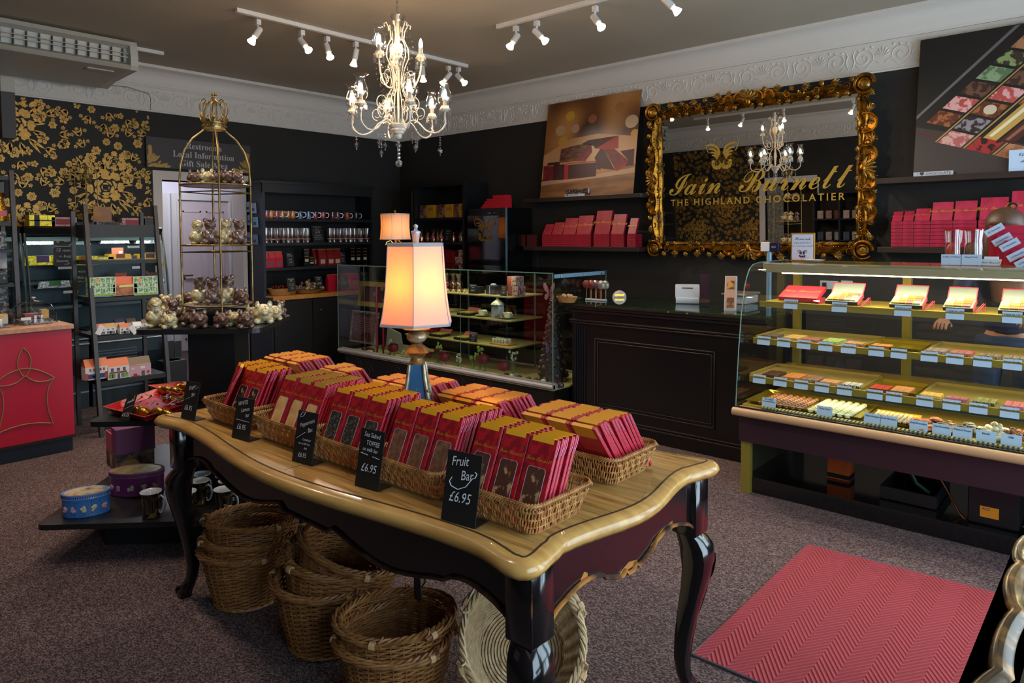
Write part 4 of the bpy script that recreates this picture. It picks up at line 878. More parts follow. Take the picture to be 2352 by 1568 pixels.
# gold wire stand with a crown
M_wire=mat('aged_gold_wire','9c7f4c',.35,.8,noise=('6d5530',20,.35,.65))
def wire_stand(label,cx_,cy_,z0,s=1.0,tiers=(.035,.355,.675),top=.975,R_=.177,ang0=41.7,name='wire_display_stand'):
 w=thing(name,label,'display stand',(cx_,cy_,z0));th=[radians(ang0-t) for t in (62,152,242,332)]
 for a in th:
  pts=[(R_,0),(R_,.7),(R_*.97,.78),(R_*.85,.86),(R_*.62,.925),(R_*.35,top-.01),(R_*.3,top)]
  MB().tube([(cx_+s*r*cos(a),cy_+s*r*sin(a),z0+s*z) for r,z in pts],.0055*s,7).obj('leg',M_wire,w,smooth=60)
 for z in tiers:
  mb=MB();mb.lathe([(.0001,z0+s*z),(s*(R_-.004),z0+s*z),(s*(R_-.004),z0+s*(z+.004)),(.0001,z0+s*(z+.004))],40,c=(cx_,cy_,0))
  tr=mb.obj('tier',mat('tier_plate','8f8a80',.25,.6),w)
  mb=MB();mb.tube([(cx_+s*(R_-.002)*cos(a),cy_+s*(R_-.002)*sin(a),z0+s*(z+.002)) for a in np.linspace(0,2*pi,41)[:-1]],.005*s,6,closed=True);mb.obj('tier_ring',M_wire,tr,smooth=60)
  mb=MB()
  for i in range(4):a,b=th[i],th[(i+1)%4];mb.rod((cx_+s*R_*cos(a),cy_+s*R_*sin(a),z0+s*(z-.035)),(cx_+s*R_*cos(b),cy_+s*R_*sin(b),z0+s*(z-.035)),.0035*s,5)
  mb.obj('brace',M_wire,w)
 mb=MB();mb.cap=False;zt=z0+s*top
 mb.lathe([(.052*s,zt),(.058*s,zt),(.058*s,zt+.006*s),(.055*s,zt+.008*s),(.057*s,zt+.03*s),(.06*s,zt+.034*s),(.06*s,zt+.04*s),(.054*s,zt+.04*s),(.052*s,zt)],36,c=(cx_,cy_,0))
 for i in range(12):a=i*pi/6;mb.ball((cx_+.058*s*cos(a),cy_+.058*s*sin(a),zt+.02*s),.005*s,6,4)
 cr=mb.obj('crown_band',M_wire,w,smooth=50)
 for i in range(6):
  a=i*pi/3+.4;mb=MB();ca,sa=cos(a),sin(a)
  def Q(r,z,t=0):return (cx_+s*(r*ca-t*sa),cy_+s*(r*sa+t*ca),zt+s*z)
  mb.tube([Q(.057,.04),Q(.068,.08),Q(.075,.12),(Q(.068,.15)),Q(.05,.163),Q(.034,.152),Q(.036,.135),Q(.048,.137)],.0034*s,5)
  mb.tube([Q(.058,.04,.006),Q(.05,.10,.02),Q(.035,.14,.012),Q(.012,.16,0),Q(.0,.175,0)],.0028*s,5)
  for sg in (-1,0,1):
   mb.tube([Q(.062,.04,sg*.004),Q(.066,.06,sg*.012),Q(.067,.08-abs(sg)*.01,sg*.018),Q(.068,.092-abs(sg)*.018,sg*.022)],[.002*s,.006*s,.007*s,.001*s],5)
  mb.obj('crown_scroll',M_wire,cr,smooth=60)
 mb=MB();mb.ball((cx_,cy_,zt+.178*s),.010*s,8,6)
 for i in range(5):a=i*2*pi/5;mb.tube([(cx_,cy_,zt+.178*s),(cx_+.014*s*cos(a),cy_+.014*s*sin(a),zt+.19*s),(cx_+.01*s*cos(a),cy_+.01*s*sin(a),zt+.2*s)],[.002*s,.006*s,.001*s],5)
 mb.obj('crown_finial',M_wire,cr,smooth=60);return w
wire_stand('tall gold wire birdcage stand topped with a crown, filled with chocolate animals',SX,SY,ZT+.061)
# cellophane-wrapped chocolate animals
def chunk(name,c1,c2,c3):
 m,nt,b=nodes(name,.3);L=nt.links.new;tc=nt.nodes.new('ShaderNodeTexCoord');vo=nt.nodes.new('ShaderNodeTexVoronoi');vo.inputs['Scale'].default_value=70
 rp=nt.nodes.new('ShaderNodeValToRGB');e=rp.color_ramp.elements;e[0].position=.1;e[0].color=lin(c1);e[1].position=.6;e[1].color=lin(c2);k=rp.color_ramp.elements.new(.95);k.color=lin(c3)
 bp=nt.nodes.new('ShaderNodeBump');bp.inputs['Strength'].default_value=.8;bp.inputs['Distance'].default_value=.006;bp.invert=True
 L(tc.outputs['Object'],vo.inputs['Vector']);L(vo.outputs['Color'],rp.inputs[0]);L(rp.outputs[0],b.inputs['Base Color']);L(vo.outputs['Distance'],bp.inputs['Height']);L(bp.outputs[0],b.inputs['Normal'])
 b.inputs['Coat Weight'].default_value=1;b.inputs['Coat Roughness'].default_value=.06;return m
M_wch=chunk('white_chocolate_buttons','8f7a4c','cdb98a','e8dcb8');M_mch=chunk('milk_chocolate_buttons','3d241c','5f4034','8b6a5c')
def animal(kind,ma,mh,nm):
 """clear animal shell filled with buttons, about 10 cm; faces -y"""
 t=loc_thing(nm,'x','chocolate animal');R=random.Random(3)
 def blob(parts,m,name):
  mb=MB()
  for c,r,sc in parts:mb.ball(c,r,14,9,sc)
  rr=random.Random(4);mb.v=[(x+rr.uniform(-.0012,.0012),y+rr.uniform(-.0012,.0012),max(.0,z+rr.uniform(-.0012,.0012))) for x,y,z in mb.v]
  return mb.obj(name,m,t,smooth=True)
 if kind=='bear':
  blob([((0,0,.045),.042,(1,.9,1.05)),((-.026,-.02,.018),.018,(1,1.3,1)),((.026,-.02,.018),.018,(1,1.3,1)),((-.034,-.014,.058),.014,(.8,1,1.6)),((.034,-.014,.058),.014,(.8,1,1.6))],ma,'body')
  blob([((0,-.004,.112),.031,(1,1,.95)),((0,-.032,.106),.014,(1,1.1,.8)),((-.024,0,.138),.012,(1,.6,1)),((.024,0,.138),.012,(1,.6,1)),((0,0,.085),.022,(1,1,.8))],mh,'head')
 elif kind=='duck':
  blob([((0,.005,.04),.042,(1,1.1,.95)),((0,.045,.055),.016,(1,1.2,.8)),((-.022,-.03,.008),.014,(1,1.5,.6)),((.022,-.03,.008),.014,(1,1.5,.6))],ma,'body')
  blob([((0,-.008,.105),.028,(1,1.05,.95)),((0,-.04,.10),.014,(1,1.3,.55)),((0,0,.075),.024,(1,1,1.2))],mh,'head')
 else:
  blob([((0,0,.042),.042,(1,1.05,.88)),((-.024,-.022,.012),.015,(1,1,.9)),((.024,-.022,.012),.015,(1,1,.9)),((-.024,.024,.012),.015,(1,1,.9)),((.024,.024,.012),.015,(1,1,.9))],ma,'body')
  blob([((0,-.03,.05),.026,(1,.8,.9)),((0,-.052,.046),.012,(1,.6,.8)),((-.024,-.022,.078),.011,(.9,.6,1.3)),((.024,-.022,.078),.011,(.9,.6,1.3))],mh,'snout_and_ears')
 return t
AN={}
for k,nm in (('bear','chocolate_bear'),('duck','chocolate_duck'),('pig','chocolate_pig')):
 for a,b_,c_ in (('w',M_wch,M_wch),('m',M_mch,M_mch),('x',M_wch,M_mch)):
  if k=='pig' and a=='x':continue
  AN[k+a]=Stamp(animal(k,b_,c_,nm))
desc={'w':'white','m':'milk','x':'white-bodied milk-headed'}
nouns={'bear':'bear','duck':'duck','pig':'pig'}
def put_an(key,px,base,hpx,z,where,face=0,dep=None):
 p=at(px,base,z=z) if dep is None else CAM0+dep*(FW+(px-CX)/FPX*RT)
 dep=(p-CAM0).dot(FW);H0=.148 if key[:-1]=='bear' else .132 if key[:-1]=='duck' else .09
 s_=1.13*hpx/FPX*dep/H0;rz=math.atan2(p.x-0,-p.y+0) if False else radians(-48.3+90)+.5+face
 AN[key]((p.x,p.y,z),rz=rz,s=s_,label='%s chocolate %s in clear wrap, %s'%(desc[key[-1]],nouns[key[:-1]],where),group='cellophane-wrapped chocolate animals')
z=ZT+.001
for a in (('duckw',358,750,60,'far left of the top shelf, tall'),('pigw',389,754,34,'front left corner of the top shelf'),('bearm',399,742,52,'behind the front left pig'),('duckw',412,730,48,'second row left, between two milk animals'),
   ('bearw',382,730,48,'at the back left of the top shelf'),('pigm',433,748,33,'just left of the front wire leg'),('pigm',457,753,38,'wide one between the two left wire legs'),('duckm',432,728,52,'back row, left of the wire stand'),
   ('pigm',509,752,35,'square faced, centre front of the top shelf'),('pigw',538,748,33,'beside the centre milk pig'),('pigm',564,753,38,'striped glints, right of the centre'),('pigw',580,740,36,'half hidden behind the striped one'),
   ('pigw',604,742,45,'big round one near the right corner'),('pigw',630,735,34,'slim one right of the big round one'),('bearm',646,728,34,'last at the right corner of the shelf')):
 put_an(a[0],a[1],a[2],a[3],z,a[4])
zt=[ZT+.061+t_+.005 for t_ in (.035,.355,.675)]
for a in (('duckx',457,694,54,'leftmost on the lowest wire tier'),('bearm',487,697,54,'second from left on the lowest wire tier'),('bearx',521,696,58,'third on the lowest wire tier'),('pigm',551,692,34,'rightmost on the lowest wire tier')):put_an(a[0],a[1],a[2],a[3],zt[0],a[4],dep=3.80 if a[0][-1]!='m' else 3.76)
for a in (('duckw',455,556,50,'leftmost on the middle wire tier'),('bearm',484,558,53,'second from left on the middle wire tier'),('bearw',520,557,52,'third on the middle wire tier'),('bearm',551,555,50,'rightmost on the middle wire tier')):put_an(a[0],a[1],a[2],a[3],zt[1],a[4],dep=3.80 if a[0][-1]!='m' else 3.76)
for a in (('pigm',450,419,29,'leftmost on the top wire tier'),('pigw',480,421,32,'pale one on the top wire tier'),('pigm',505,417,27,'small one at the back of the top wire tier'),('pigm',530,421,31,'broad one on the top wire tier, right'),('pigm',549,418,28,'rightmost on the top wire tier')):put_an(a[0],a[1],a[2],a[3],zt[2],a[4],dep=3.80 if a[0][-1]!='m' else 3.76)
# ---- bottom shelf: oval tins, box, mugs
def dots(name,base,dot,sc=60):
 m,nt,b=nodes(name,.3);L=nt.links.new;tc=nt.nodes.new('ShaderNodeTexCoord');vo=nt.nodes.new('ShaderNodeTexVoronoi');vo.inputs['Scale'].default_value=sc;vo.inputs['Randomness'].default_value=.15
 rp=nt.nodes.new('ShaderNodeValToRGB');rp.color_ramp.interpolation='CONSTANT';rp.color_ramp.elements[0].color=lin(dot);rp.color_ramp.elements[1].position=.17;rp.color_ramp.elements[1].color=lin(base)
 L(tc.outputs['Object'],vo.inputs['Vector']);L(vo.outputs['Distance'],rp.inputs[0]);L(rp.outputs[0],b.inputs['Base Color']);b.inputs['Coat Weight'].default_value=.5;return m
M_petal=mat('cream_print','cdbf9a',.4);M_leafp=mat('plum_print','5a2a4a',.4);M_cent=mat('mustard_print','8f7030',.4)
def tin(label,px,py,w,h,depth,m,mlid,art,rz,z):
 p=at(px,py,z=z);t=thing('oval_tin',label,'tin',p,None,rz);a,b_=w/2,depth/2
 WORLD[t.name]=Vector((0,0,0))
 mb=MB();mb.lathe([(1,.0),(1.015,.004),(1.0,.008),(1.0,h*.8),(1.0,h*.8)],40,sx=a,sy=b_);mb.obj('body',m,t,smooth=50)
 mb=MB();mb.lathe([(1.0,h*.8),(1.035,h*.8),(1.035,h*.82),(1.02,h*.83),(1.02,h*.94),(1.03,h*.96),(1.02,h),(.96,h*.995),(.94,h*.985),(.0001,h*.99)],40,sx=a,sy=b_);lid=mb.obj('lid',mlid,t,smooth=50)
 mb=MB()
 for i in range(64):q=2*pi*i/64;mb.cbox((a*1.022*cos(q),b_*1.022*sin(q),h*.845),(.003,.0015,h*.09),q+pi/2)
 mb.obj('ribbing',mat('rib_dark','2b2a4a',.5),lid)
 mb=MB();R=random.Random(len(label));mb.lathe([(.9,h*.992),(.0001,h*.994)],30,sx=a,sy=b_);mb.obj('lid_picture',art,lid)
 for k in range(4):text(['TEATIME','BISCUIT TREATS','SHORTBREAD','ASSORTED'][k] if False else '~ ~ ~ ~',.02,M_leafp,lid,(0,.02-.014*k,h*.996),name='printed_line') if False else None
 for q0 in (-2.0,-1.55,-1.1,-2.45,-.6):
  mb=MB()
  for j in range(7):
   q=q0+R.uniform(-.09,.09);zz=h*(.35+R.uniform(-.07,.1));mb.ball((a*1.005*cos(q),b_*1.005*sin(q),zz),.008,6,4,(1,1,1))
  mb.obj('flower_print',M_petal if int(q0*10)%2 else mat('rose_print','b98a9a',.4),t)
 return t
z=.191
m,nt,b=nodes('tin_lid_art',.35);tc=nt.nodes.new('ShaderNodeTexCoord');nz=nt.nodes.new('ShaderNodeTexNoise');nz.inputs['Scale'].default_value=18;rp=nt.nodes.new('ShaderNodeValToRGB');e=rp.color_ramp.elements;e[0].position=.3;e[0].color=lin('4a4a6a');e[1].position=.52;e[1].color=lin('c8b48a');k=e.new(.75);k.color=lin('8a5a5a');nt.links.new(tc.outputs['Object'],nz.inputs['Vector']);nt.links.new(nz.outputs[0],rp.inputs[0]);nt.links.new(rp.outputs[0],b.inputs['Base Color'])
tin('blue polka dot oval tin with flowers, on the bottom shelf of the black stand',199,1176,.20,.105,.14,dots('blue_dots','3a6fb0','1c3358'),mat('blue_tin_lid','5f7fb8',.3),m,radians(41.7)+.35,z)
tin('purple polka dot oval tin behind the blue one',316,1127,.26,.115,.17,dots('purple_dots','7a2f6a','3a1838'),mat('purple_tin_lid','8a4870',.3),mat('lid_gilt_art','8f7a3c',.3,.3,noise=('c9b878',15,.4,.6)),radians(41.7)+.1,z)
bx_=at(300,1066,z=z);t=thing('gift_box','pink and purple open gift box holding wrapped sweets, behind the purple tin','box',bx_,None,radians(-5));WORLD[t.name]=Vector((0,0,0))
M_pk=mat('dusty_pink_card','a8526a',.5);M_pu=mat('purple_card','6a3562',.5);M_fl=mat('box_art','8a7a5a',.5,noise=('4a2f3a',20,.4,.6))
mb=MB();mb.box(-.1,.1,-.1,.1,0,.1);mb.obj('lower_drawer',M_fl,t)
for i in range(4):q=.1;mb=MB();mb.prism([(-.09+.05*i,.012),(-.045+.05*i,.09),(-.0+.05*i,.012)],-.102,-.1005,'xz') if i<3 else mb.prism([(-.09,.02),(-.03,.09),(.03,.02)],.1005,.102,'yz');mb.obj('triangle_print',mat('tan_print','9c8458',.5) if i%2 else mat('dark_tri','3a2a30',.5),t)
mb=MB();mb.box(-.1,.02,-.1,-.095,.1,.2);mb.box(-.1,-.095,-.095,.1,.1,.2);mb.box(.015,.02,-.095,.1,.1,.2);mb.box(-.095,.015,.095,.1,.1,.2);mb.box(-.04,-.037,-.095,.095,.12,.195);mb.obj('open_tray',M_pk,t)
mb=MB();mb.box(.025,.12,-.1,.1,.1,.24);o=mb.obj('standing_lid',M_pu,t);MB().lathe([(.0001,0),(.035,0)],24).obj('round_window',mat('brown_disc','4a2a20',.5),o)
bpy.context.view_layer.update()
for i,(x,y) in enumerate(((-.068,-.05),(-.068,.03),(-.008,-.04),(-.008,.05))):MB().ball((x,y,.165),.024,10,6).obj('wrapped_sweet',mat('cream_wrap','b9a58c',.3),t)
M_mugb=mat('black_gold_china','0e0e10',.15,noise=('5a4418',30,.55,.6),coat=1);M_mugw=mat('white_china','c8ccd4',.15,coat=1);M_mugg=mat('gilt_line','a8843c',.25,.8)
def mug():
 t=loc_thing('china_mug','x','mug','black and gold china mugs')
 mb=MB();mb.cap=False;mb.lathe([(.0001,.001),(.030,.001),(.033,.006),(.031,.012),(.030,.05),(.033,.082),(.041,.102)],28);mb.obj('outside',M_mugb,t,smooth=60)
 mb=MB();mb.cap=False;mb.lathe([(.041,.102),(.0405,.1035),(.0385,.102),(.031,.08),(.028,.05),(.028,.01),(.0001,.008)],28);mb.obj('inside',M_mugw,t,smooth=60)
 mb=MB();mb.tube([(.030,0,.078),(.044,0,.088),(.058,0,.078),(.062,0,.055),(.055,0,.03),(.043,0,.018),(.033,0,.022),(.036,0,.031)],.0042,7);mb.obj('handle',mat('white_handle','a8b4c4',.2,coat=1),t,smooth=60)
 mb=MB();mb.tube([(.0318*cos(a),.0318*sin(a),.004) for a in np.linspace(0,6.28,24)[:-1]],.0012,4,closed=True)
 for q in np.linspace(0,6.28,9)[:-1]:mb.tube([(.0305*cos(q),.0305*sin(q),.02),(.0302*cos(q+.15),.0302*sin(q+.15),.05),(.033*cos(q),.033*sin(q),.08)],.0013,4)
 mb.obj('gilding',M_mugg,t);return t
mg=Stamp(mug())
for i,(px,by,hp,ps,rz) in enumerate(((348,1186,62,'left of the table leg, nearest the purple tin',.6),(428,1186,62,'just right of the table leg',2.9),(459,1157,58,'third from the left, middle row',.5),(463,1140,56,'at the back left of the mug group',.3),(517,1142,54,'at the back of the mug group, centre',.4),(524,1155,56,'behind the centre front mug',.2),(516,1180,62,'centre front of the mug group',.5),(560,1167,60,'rightmost of the mug group',.3),(578,1150,56,'half hidden behind the rightmost mug',.6))):
 p=at(px,by,z=z);d_=(p-CAM0).dot(FW);mg((p.x,p.y,z),rz=radians(0)+rz,s=hp/FPX*d_/.104*.96,label='black and gold china mug, '+ps)
# ---- middle shelf: red trays of gold ingots and medals
z=.621
M_redc=mat('bright_red_card','b5121c',.35);M_foil=mat('gold_foil','c8922c',.22,.9,noise=('8a5c14',40,.35,.65),bump=.6,bscale=60)
def tray_tri(label,pts,ztop):
 cx_=sum(p.x for p in pts)/len(pts);cy_=sum(p.y for p in pts)/len(pts);t=thing('red_card_tray',label,'tray',(cx_,cy_,z))
 mb=MB();n=len(pts);mb.prism([(p.x,p.y) for p in pts],z+.002,z+.006)
 out=[(cx_+(p.x-cx_)*1.18,cy_+(p.y-cy_)*1.18) for p in pts]
 vs=[(p.x,p.y,z+.006) for p in pts]+[(x,y,z+ztop) for x,y in out];mb.add(vs,[(i,(i+1)%n,n+(i+1)%n,n+i) for i in range(n)]);mb.obj('tray',M_redc,t)
 mb=MB();mb.tube([(x,y,z+ztop) for x,y in out],.0025,4,closed=True);mb.obj('tray_edge',mat('pink_edge','c86a5a',.4),t);return t
a=[at(256,948,z=z),at(335,968,z=z),at(440,934,z=z),at(380,903,z=z)]
tray_tri('red card tray of gold foil and striped medal ribbons, black stand',a,.035)
b_=[at(350,899,z=z),at(410,917,z=z),at(430,905,z=z),at(418,892,z=z)]
tray_tri('red card tray of gold foil bars behind the medals',b_,.035)
def ingot(label,px,py,l,r,rz,grp):
 p=at(px,py,z=z+.03);mb=MB();mb.M=Matrix.Translation(p)@ Matrix.Rotation(rz,4,'Z');n=16
 mb.tube([(-l/2+l*i/n,.006*sin(i*.9),.004*cos(i)) for i in range(n+1)],[r*(.35+.65*sin(pi*min(1,(i+.6)/(n+1.2)))**.5)*(1+.05*(i%2)) for i in range(n+1)],10);return tag(mb.obj('foil_wrapped_bar',M_foil,smooth=60),label,'chocolate',grp)
ingot('twisted gold foil bar in the front red tray, nearest the chalk sign',318,945,.17,.026,.2,'gold foil bars');ingot('twisted gold foil bar in the front red tray, beside the table edge',372,948,.15,.024,.2,'gold foil bars');ingot('gold foil bar at the back of the front red tray',405,918,.14,.022,.8,'gold foil bars')
ingot('large gold foil bar in the rear red tray',390,897,.17,.026,.3,'gold foil bars');ingot('second gold foil bar in the rear red tray, against the post',428,890,.13,.024,.4,'gold foil bars')
M_rb,M_rw,M_rr=mat('ribbon_blue','1c2458',.5),mat('ribbon_white','c8c4d0',.5),mat('ribbon_red','a01828',.5);R=random.Random(8)
for i in range(11):
 p=at(305+13*i+R.uniform(-6,6),918+R.uniform(-8,14),z=z+.055);a0=R.uniform(0,3.1);l=.11;mb=MB();pts=[]
 for k in range(12):
  u=k/11-.5;pts.append((p.x+cos(a0)*u*l+.016*sin(k*1.1+i),p.y+sin(a0)*u*l+.016*cos(k*1.3),p.z+.014*sin(k*.9+i)+.006))
 for k in range(11):
  A_,B_=Vector(pts[k]),Vector(pts[k+1]);d_=(B_-A_).normalized();s_=d_.cross(Vector((.2,.1,1))).normalized()*.0022
  for j,mi in ((-2,0),(-1,1),(0,2),(1,0)):
   mb.m=mi;mb.add([A_+s_*j*1,A_+s_*(j+1),B_+s_*(j+1),B_+s_*j],[(0,1,2,3)])
 tag(mb.obj('medal_ribbon',[M_rb,M_rw,M_rr]),'striped blue, white and red medal ribbon in the front red tray','ribbon','striped medal ribbons heaped in the red tray')
p=at(285,966,z=z);t=sign('narrow chalk sign reading £2.25 beside the red medal tray',p.x,p.y,.055,.135,[('1',.02,.3,.86),('medal',.019,.05,.7,None,.3,.5),('£2.25',.022,-.02,.2)],.45,z=z+.001,lean=-26)
strokes(t,[(-.36,.4),(.38,.56)],.055,.135,-26)
# ---------------------------------------------------------------- red counter with gold Celtic emblem
M_rlam=mat('red_laminate','b00a2e',.4);M_beech=mat('beech_worktop','a9795c',.4,noise=('c29474',4,.3,.7,(1,10,8)));M_navy=mat('dark_navy_plinth','0f1b28',.5)
RCX,RY1=-5.57,1.60
rc=thing('shop_counter','red panelled counter with gold knot emblem and beech top at the left edge','counter',(RCX-.15,.8,0))
mb=MB();mb.bbox(RCX-.31,RCX,.0,RY1,.115,.865,.003);mb.obj('body',M_rlam,rc)
mb=MB();mb.box(RCX-.3,RCX-.02,.0,RY1-.01,0,.10);mb.obj('plinth',M_navy,rc);mb=MB();mb.box(RCX-.312,RCX+.004,.0,RY1+.002,.10,.115);mb.obj('edge_strip',M_blke,rc)
mb=MB();mb.bbox(RCX-.32,RCX+.012,.0,RY1+.012,.865,.897,.003);mb.obj('worktop',M_beech,rc)
M_rope=mat('emblem_gold','8f7a48',.4,.3)
mb=MB();ex=RCX+.004
def em(pts,closed=False):
 P_=[]
 for a in range(len(pts)-(0 if closed else 1)):
  p0,p1,p2,p3=[pts[(a+k)%len(pts)] if closed else pts[min(max(a+k,0),len(pts)-1)] for k in (-1,0,1,2)]
  for t in (0,.25,.5,.75):
   P_.append(tuple(.5*(2*p1[j]+(p2[j]-p0[j])*t+(2*p0[j]-5*p1[j]+4*p2[j]-p3[j])*t*t+(3*p1[j]-p0[j]-3*p2[j]+p3[j])*t**3) for j in (0,1)))
 if not closed:P_.append(pts[-1])
 mb.tube([at(x,y,x=ex) for x,y in P_],.0035,6,closed=closed)
em([(53,798),(44,815),(40,838),(46,855),(57,865),(67,850),(71,828),(66,812),(53,798)])
em([(-10,880),(8,865),(30,853),(60,846),(95,852),(125,867)]);em([(125,867),(110,874),(85,876),(68,870),(57,864),(40,878),(15,886),(-10,887)])
em([(125,867),(113,885),(108,915),(112,945),(122,972)]);em([(122,972),(90,971),(55,975),(20,985),(-15,1000)]);em([(-2,985),(5,955),(8,930),(5,905),(-6,885)])
mb.obj('knot_emblem',M_rope,rc)
# glass domes on the counter
M_dome=glass('dome_glass',(.985,.985,.98),1.6,0,1.5,.012);M_acr=mat('patterned_base','8a8a94',.4,noise=('2a2a38',50,.45,.55))
def dome(label,px,py,r,h,inner):
 p=at(px,py,z=.898);t=thing('glass_cloche',label,'cloche',p)
 mb=MB();mb.cap=False;mb.lathe([(r,.006),(r*1.0,h*.35),(r*.95,h*.55),(r*.8,h*.75),(r*.5,h*.9),(.0001,h*.95)],40,c=p);mb.obj('dome',M_dome,t,smooth=True)
 mb=MB();mb.tube([(p.x+r*cos(a),p.y+r*sin(a),p.z+.006) for a in np.linspace(0,6.28,41)[:-1]],.004,5,closed=True);mb.obj('rim',M_dome,t)
 mb=MB();mb.lathe([(.006,h*.94),(.008,h*.98),(.018,h*1.02),(.02,h*1.07),(.012,h*1.11),(.0001,h*1.12)],16,c=p);mb.obj('knob',mat('steel_knob','9a9a9a',.2,.8),t,smooth=True);return p,t
p,t=dome('large glass cloche over boxed samples at the near end of the red counter',78,742,.14,.17,1)
mb=MB();mb.bbox(p.x-.10,p.x+.10,p.y-.09,p.y+.09,p.z+.001,p.z+.03,.004);tag(mb.obj('sample_box',M_acr),'flat black and white patterned box under the large glass cloche','box')
mb=MB();mb.bbox(p.x-.06,p.x+.02,p.y-.06,p.y+.035,p.z+.031,p.z+.07);tag(mb.obj('sample_box',mat('brown_red_box','7a3a30',.5)),'small brown-red box under the large glass cloche','box')
mb=MB();mb.bbox(p.x-.02,p.x+.055,p.y+.036,p.y+.08,p.z+.031,p.z+.095);tag(mb.obj('sample_box',mat('gilt_box','a8803c',.35,.4)),'tall gilt box under the large glass cloche','box')
mb=MB();mb.M=Matrix.Translation((p.x+.06,p.y-.06,p.z+.031))@ Matrix.Rotation(-.3,4,'Y');mb.box(0,.002,-.03,.03,0,.02);tag(mb.obj('price_card',mat('paper_white','c8ccd4',.7)),'tiny white card leaning on the boxes under the large cloche','card')
p,t=dome('glass cloche cut off by the left edge of the picture',-14,752,.12,.16,1)
mb=MB();mb.bbox(p.x-.08,p.x+.08,p.y-.07,p.y+.075,p.z+.001,p.z+.022,.004);tag(mb.obj('sample_box',M_acr),'flat patterned box under the cloche at the left edge','box')
mb=MB();mb.bbox(p.x-.0,p.x+.05,p.y+.0,p.y+.07,p.z+.023,p.z+.09);tag(mb.obj('sample_box',mat('white_gold_box','b8b4a0',.4,noise=('c89a40',12,.5,.55))),'white and gold box under the cloche at the left edge','box')
# ---------------------------------------------------------------- ladder shelves
M_lad=mat('dark_brown_ladder','2a201c',.4);M_paper=MATS['paper_white']
def ladder(label,y0,y1,xt,xb,zt,shelves,xback):
 t=thing('ladder_shelf',label,'shelf unit',(xb,(y0+y1)/2,0))
 for y in (y0,y1):
  mb=MB();mb.add([(xt-.012,y-.014,zt),(xt+.022,y-.014,zt),(xt+.022,y+.014,zt),(xt-.012,y+.014,zt),(xb-.022,y-.014,0),(xb+.022,y-.014,0),(xb+.022,y+.014,0),(xb-.022,y+.014,0)],[(0,3,2,1),(4,5,6,7),(0,1,5,4),(1,2,6,5),(2,3,7,6),(3,0,4,7)]);mb.obj('front_leg',M_lad,t)
  MB().box(xback-.015,xback+.015,y-.014,y+.014,0,zt-.05).obj('rear_leg',M_lad,t)
 for z,th in shelves:
  xf=xt+(xb-xt)*(1-z/zt)+.01;MB().box(xback-.01,xf,y0+.014,y1-.014,z-th,z).obj('shelf',M_blke,t)
 return t
LXT,LXB=-6.02,-5.80
yl0,yl1=at(205,600,x=-5.95).y,at(366,600,x=-5.95).y
lsh=[]
for yy,xx,th in ((516,-6.0,.10),(597,-5.95,.03),(681,-5.9,.03),(767,-5.87,.03),(870,-5.83,.035)):
 lsh.append((at(285,yy,x=xx).z,th))
ladder('dark ladder shelf with little house boxes, between the red counter and the doorway',yl0,yl1,LXT,LXB,at(205,468,x=-6.02).z,lsh,-6.3)
def house(name,label,px,base,w,h,d,x,roof,wall,deco,style='house'):
 p=at(px,base,x=x);z=p.z;t=thing(name,label,'box',(x-d/2,p.y,z),'printed house boxes on the ladder shelf')
 a,b_=p.y-w/2,p.y+w/2
 mb=MB();mb.box(x-d,x,a,b_,z,z+h*.62);mb.obj('walls',wall,t)
 mb=MB();mb.add([(x,a,z+h*.62),(x,b_,z+h*.62),(x-d*.45,b_,z+h),(x-d*.45,a,z+h),(x-d,a,z+h*.62),(x-d,b_,z+h*.62)],[(0,1,2,3),(3,2,5,4),(0,3,4),(1,5,2)]);mb.obj('roof',roof,t)
 for (y0,y1,z0,z1,m) in deco:MB().box(x-.002,x+.0015,a+w*y0,a+w*y1,z+h*z0,z+h*z1).obj('printed_panel',m,t)
 return t
Mo=mat('orange_roof','b8603c',.5);Mb=mat('red_brick','a8502c',.6,noise=('7a3420',40,.4,.6));Mw=mat('render_white','c4c8cc',.6);Mbl=mat('shop_blue','2a2e6a',.5);Mpk=mat('pink_render','b890a0',.6);Mbr=mat('brown_roof','6a5a4c',.6);Mye=mat('pale_yellow','c8bc70',.6);Mgr=mat('green_print','4a6a3a',.6,noise=('7a9a5a',50,.4,.6));Mwin=mat('window_print','4a4454',.4);Mdr=mat('dark_red_roof','7a2c28',.5)
xs=-5.86
win=[(.18+.15*i,.26+.15*i,.42,.55,Mb if i!=2 else Mwin) for i in range(5)]
house('house_box','house box with orange roof and blue shop front, left on the ladder shelf',223,871,.155,.155,.09,xs,Mo,Mw,win+[(.12,.86,.06,.28,Mbl),(.0,.12,.0,.34,Mb),(.86,1,.0,.34,Mb),(.3,.38,.12,.2,Mw),(.5,.58,.12,.2,Mw)])
house('house_box','white house box with two gables and red porch, middle of the ladder shelf',273,869,.155,.155,.09,xs,Mo,Mw,[(.15,.28,.38,.55,Mwin),(.42,.56,.4,.54,Mwin),(.7,.83,.38,.55,Mwin),(.08,.88,.28,.36,Mdr),(.05,.35,.05,.26,Mgr),(.62,.95,.05,.26,Mgr),(.44,.56,.02,.26,Mwin),(.2,.24,.0,.3,Mw)])
house('house_box','pink house box with brown roof and red bicycle print, right on the ladder shelf',323,866,.16,.16,.09,xs,Mbr,Mpk,[(.5,.72,.42,.54,Mw),(.1,.2,.42,.5,Mw),(.55,.7,.03,.32,Mwin),(.08,.45,.03,.12,Mdr),(.18,.34,.12,.22,Mdr),(.8,.92,.18,.3,Mb),(.84,.94,.02,.1,Mbl),(.3,.95,.62,.64,Mye)])
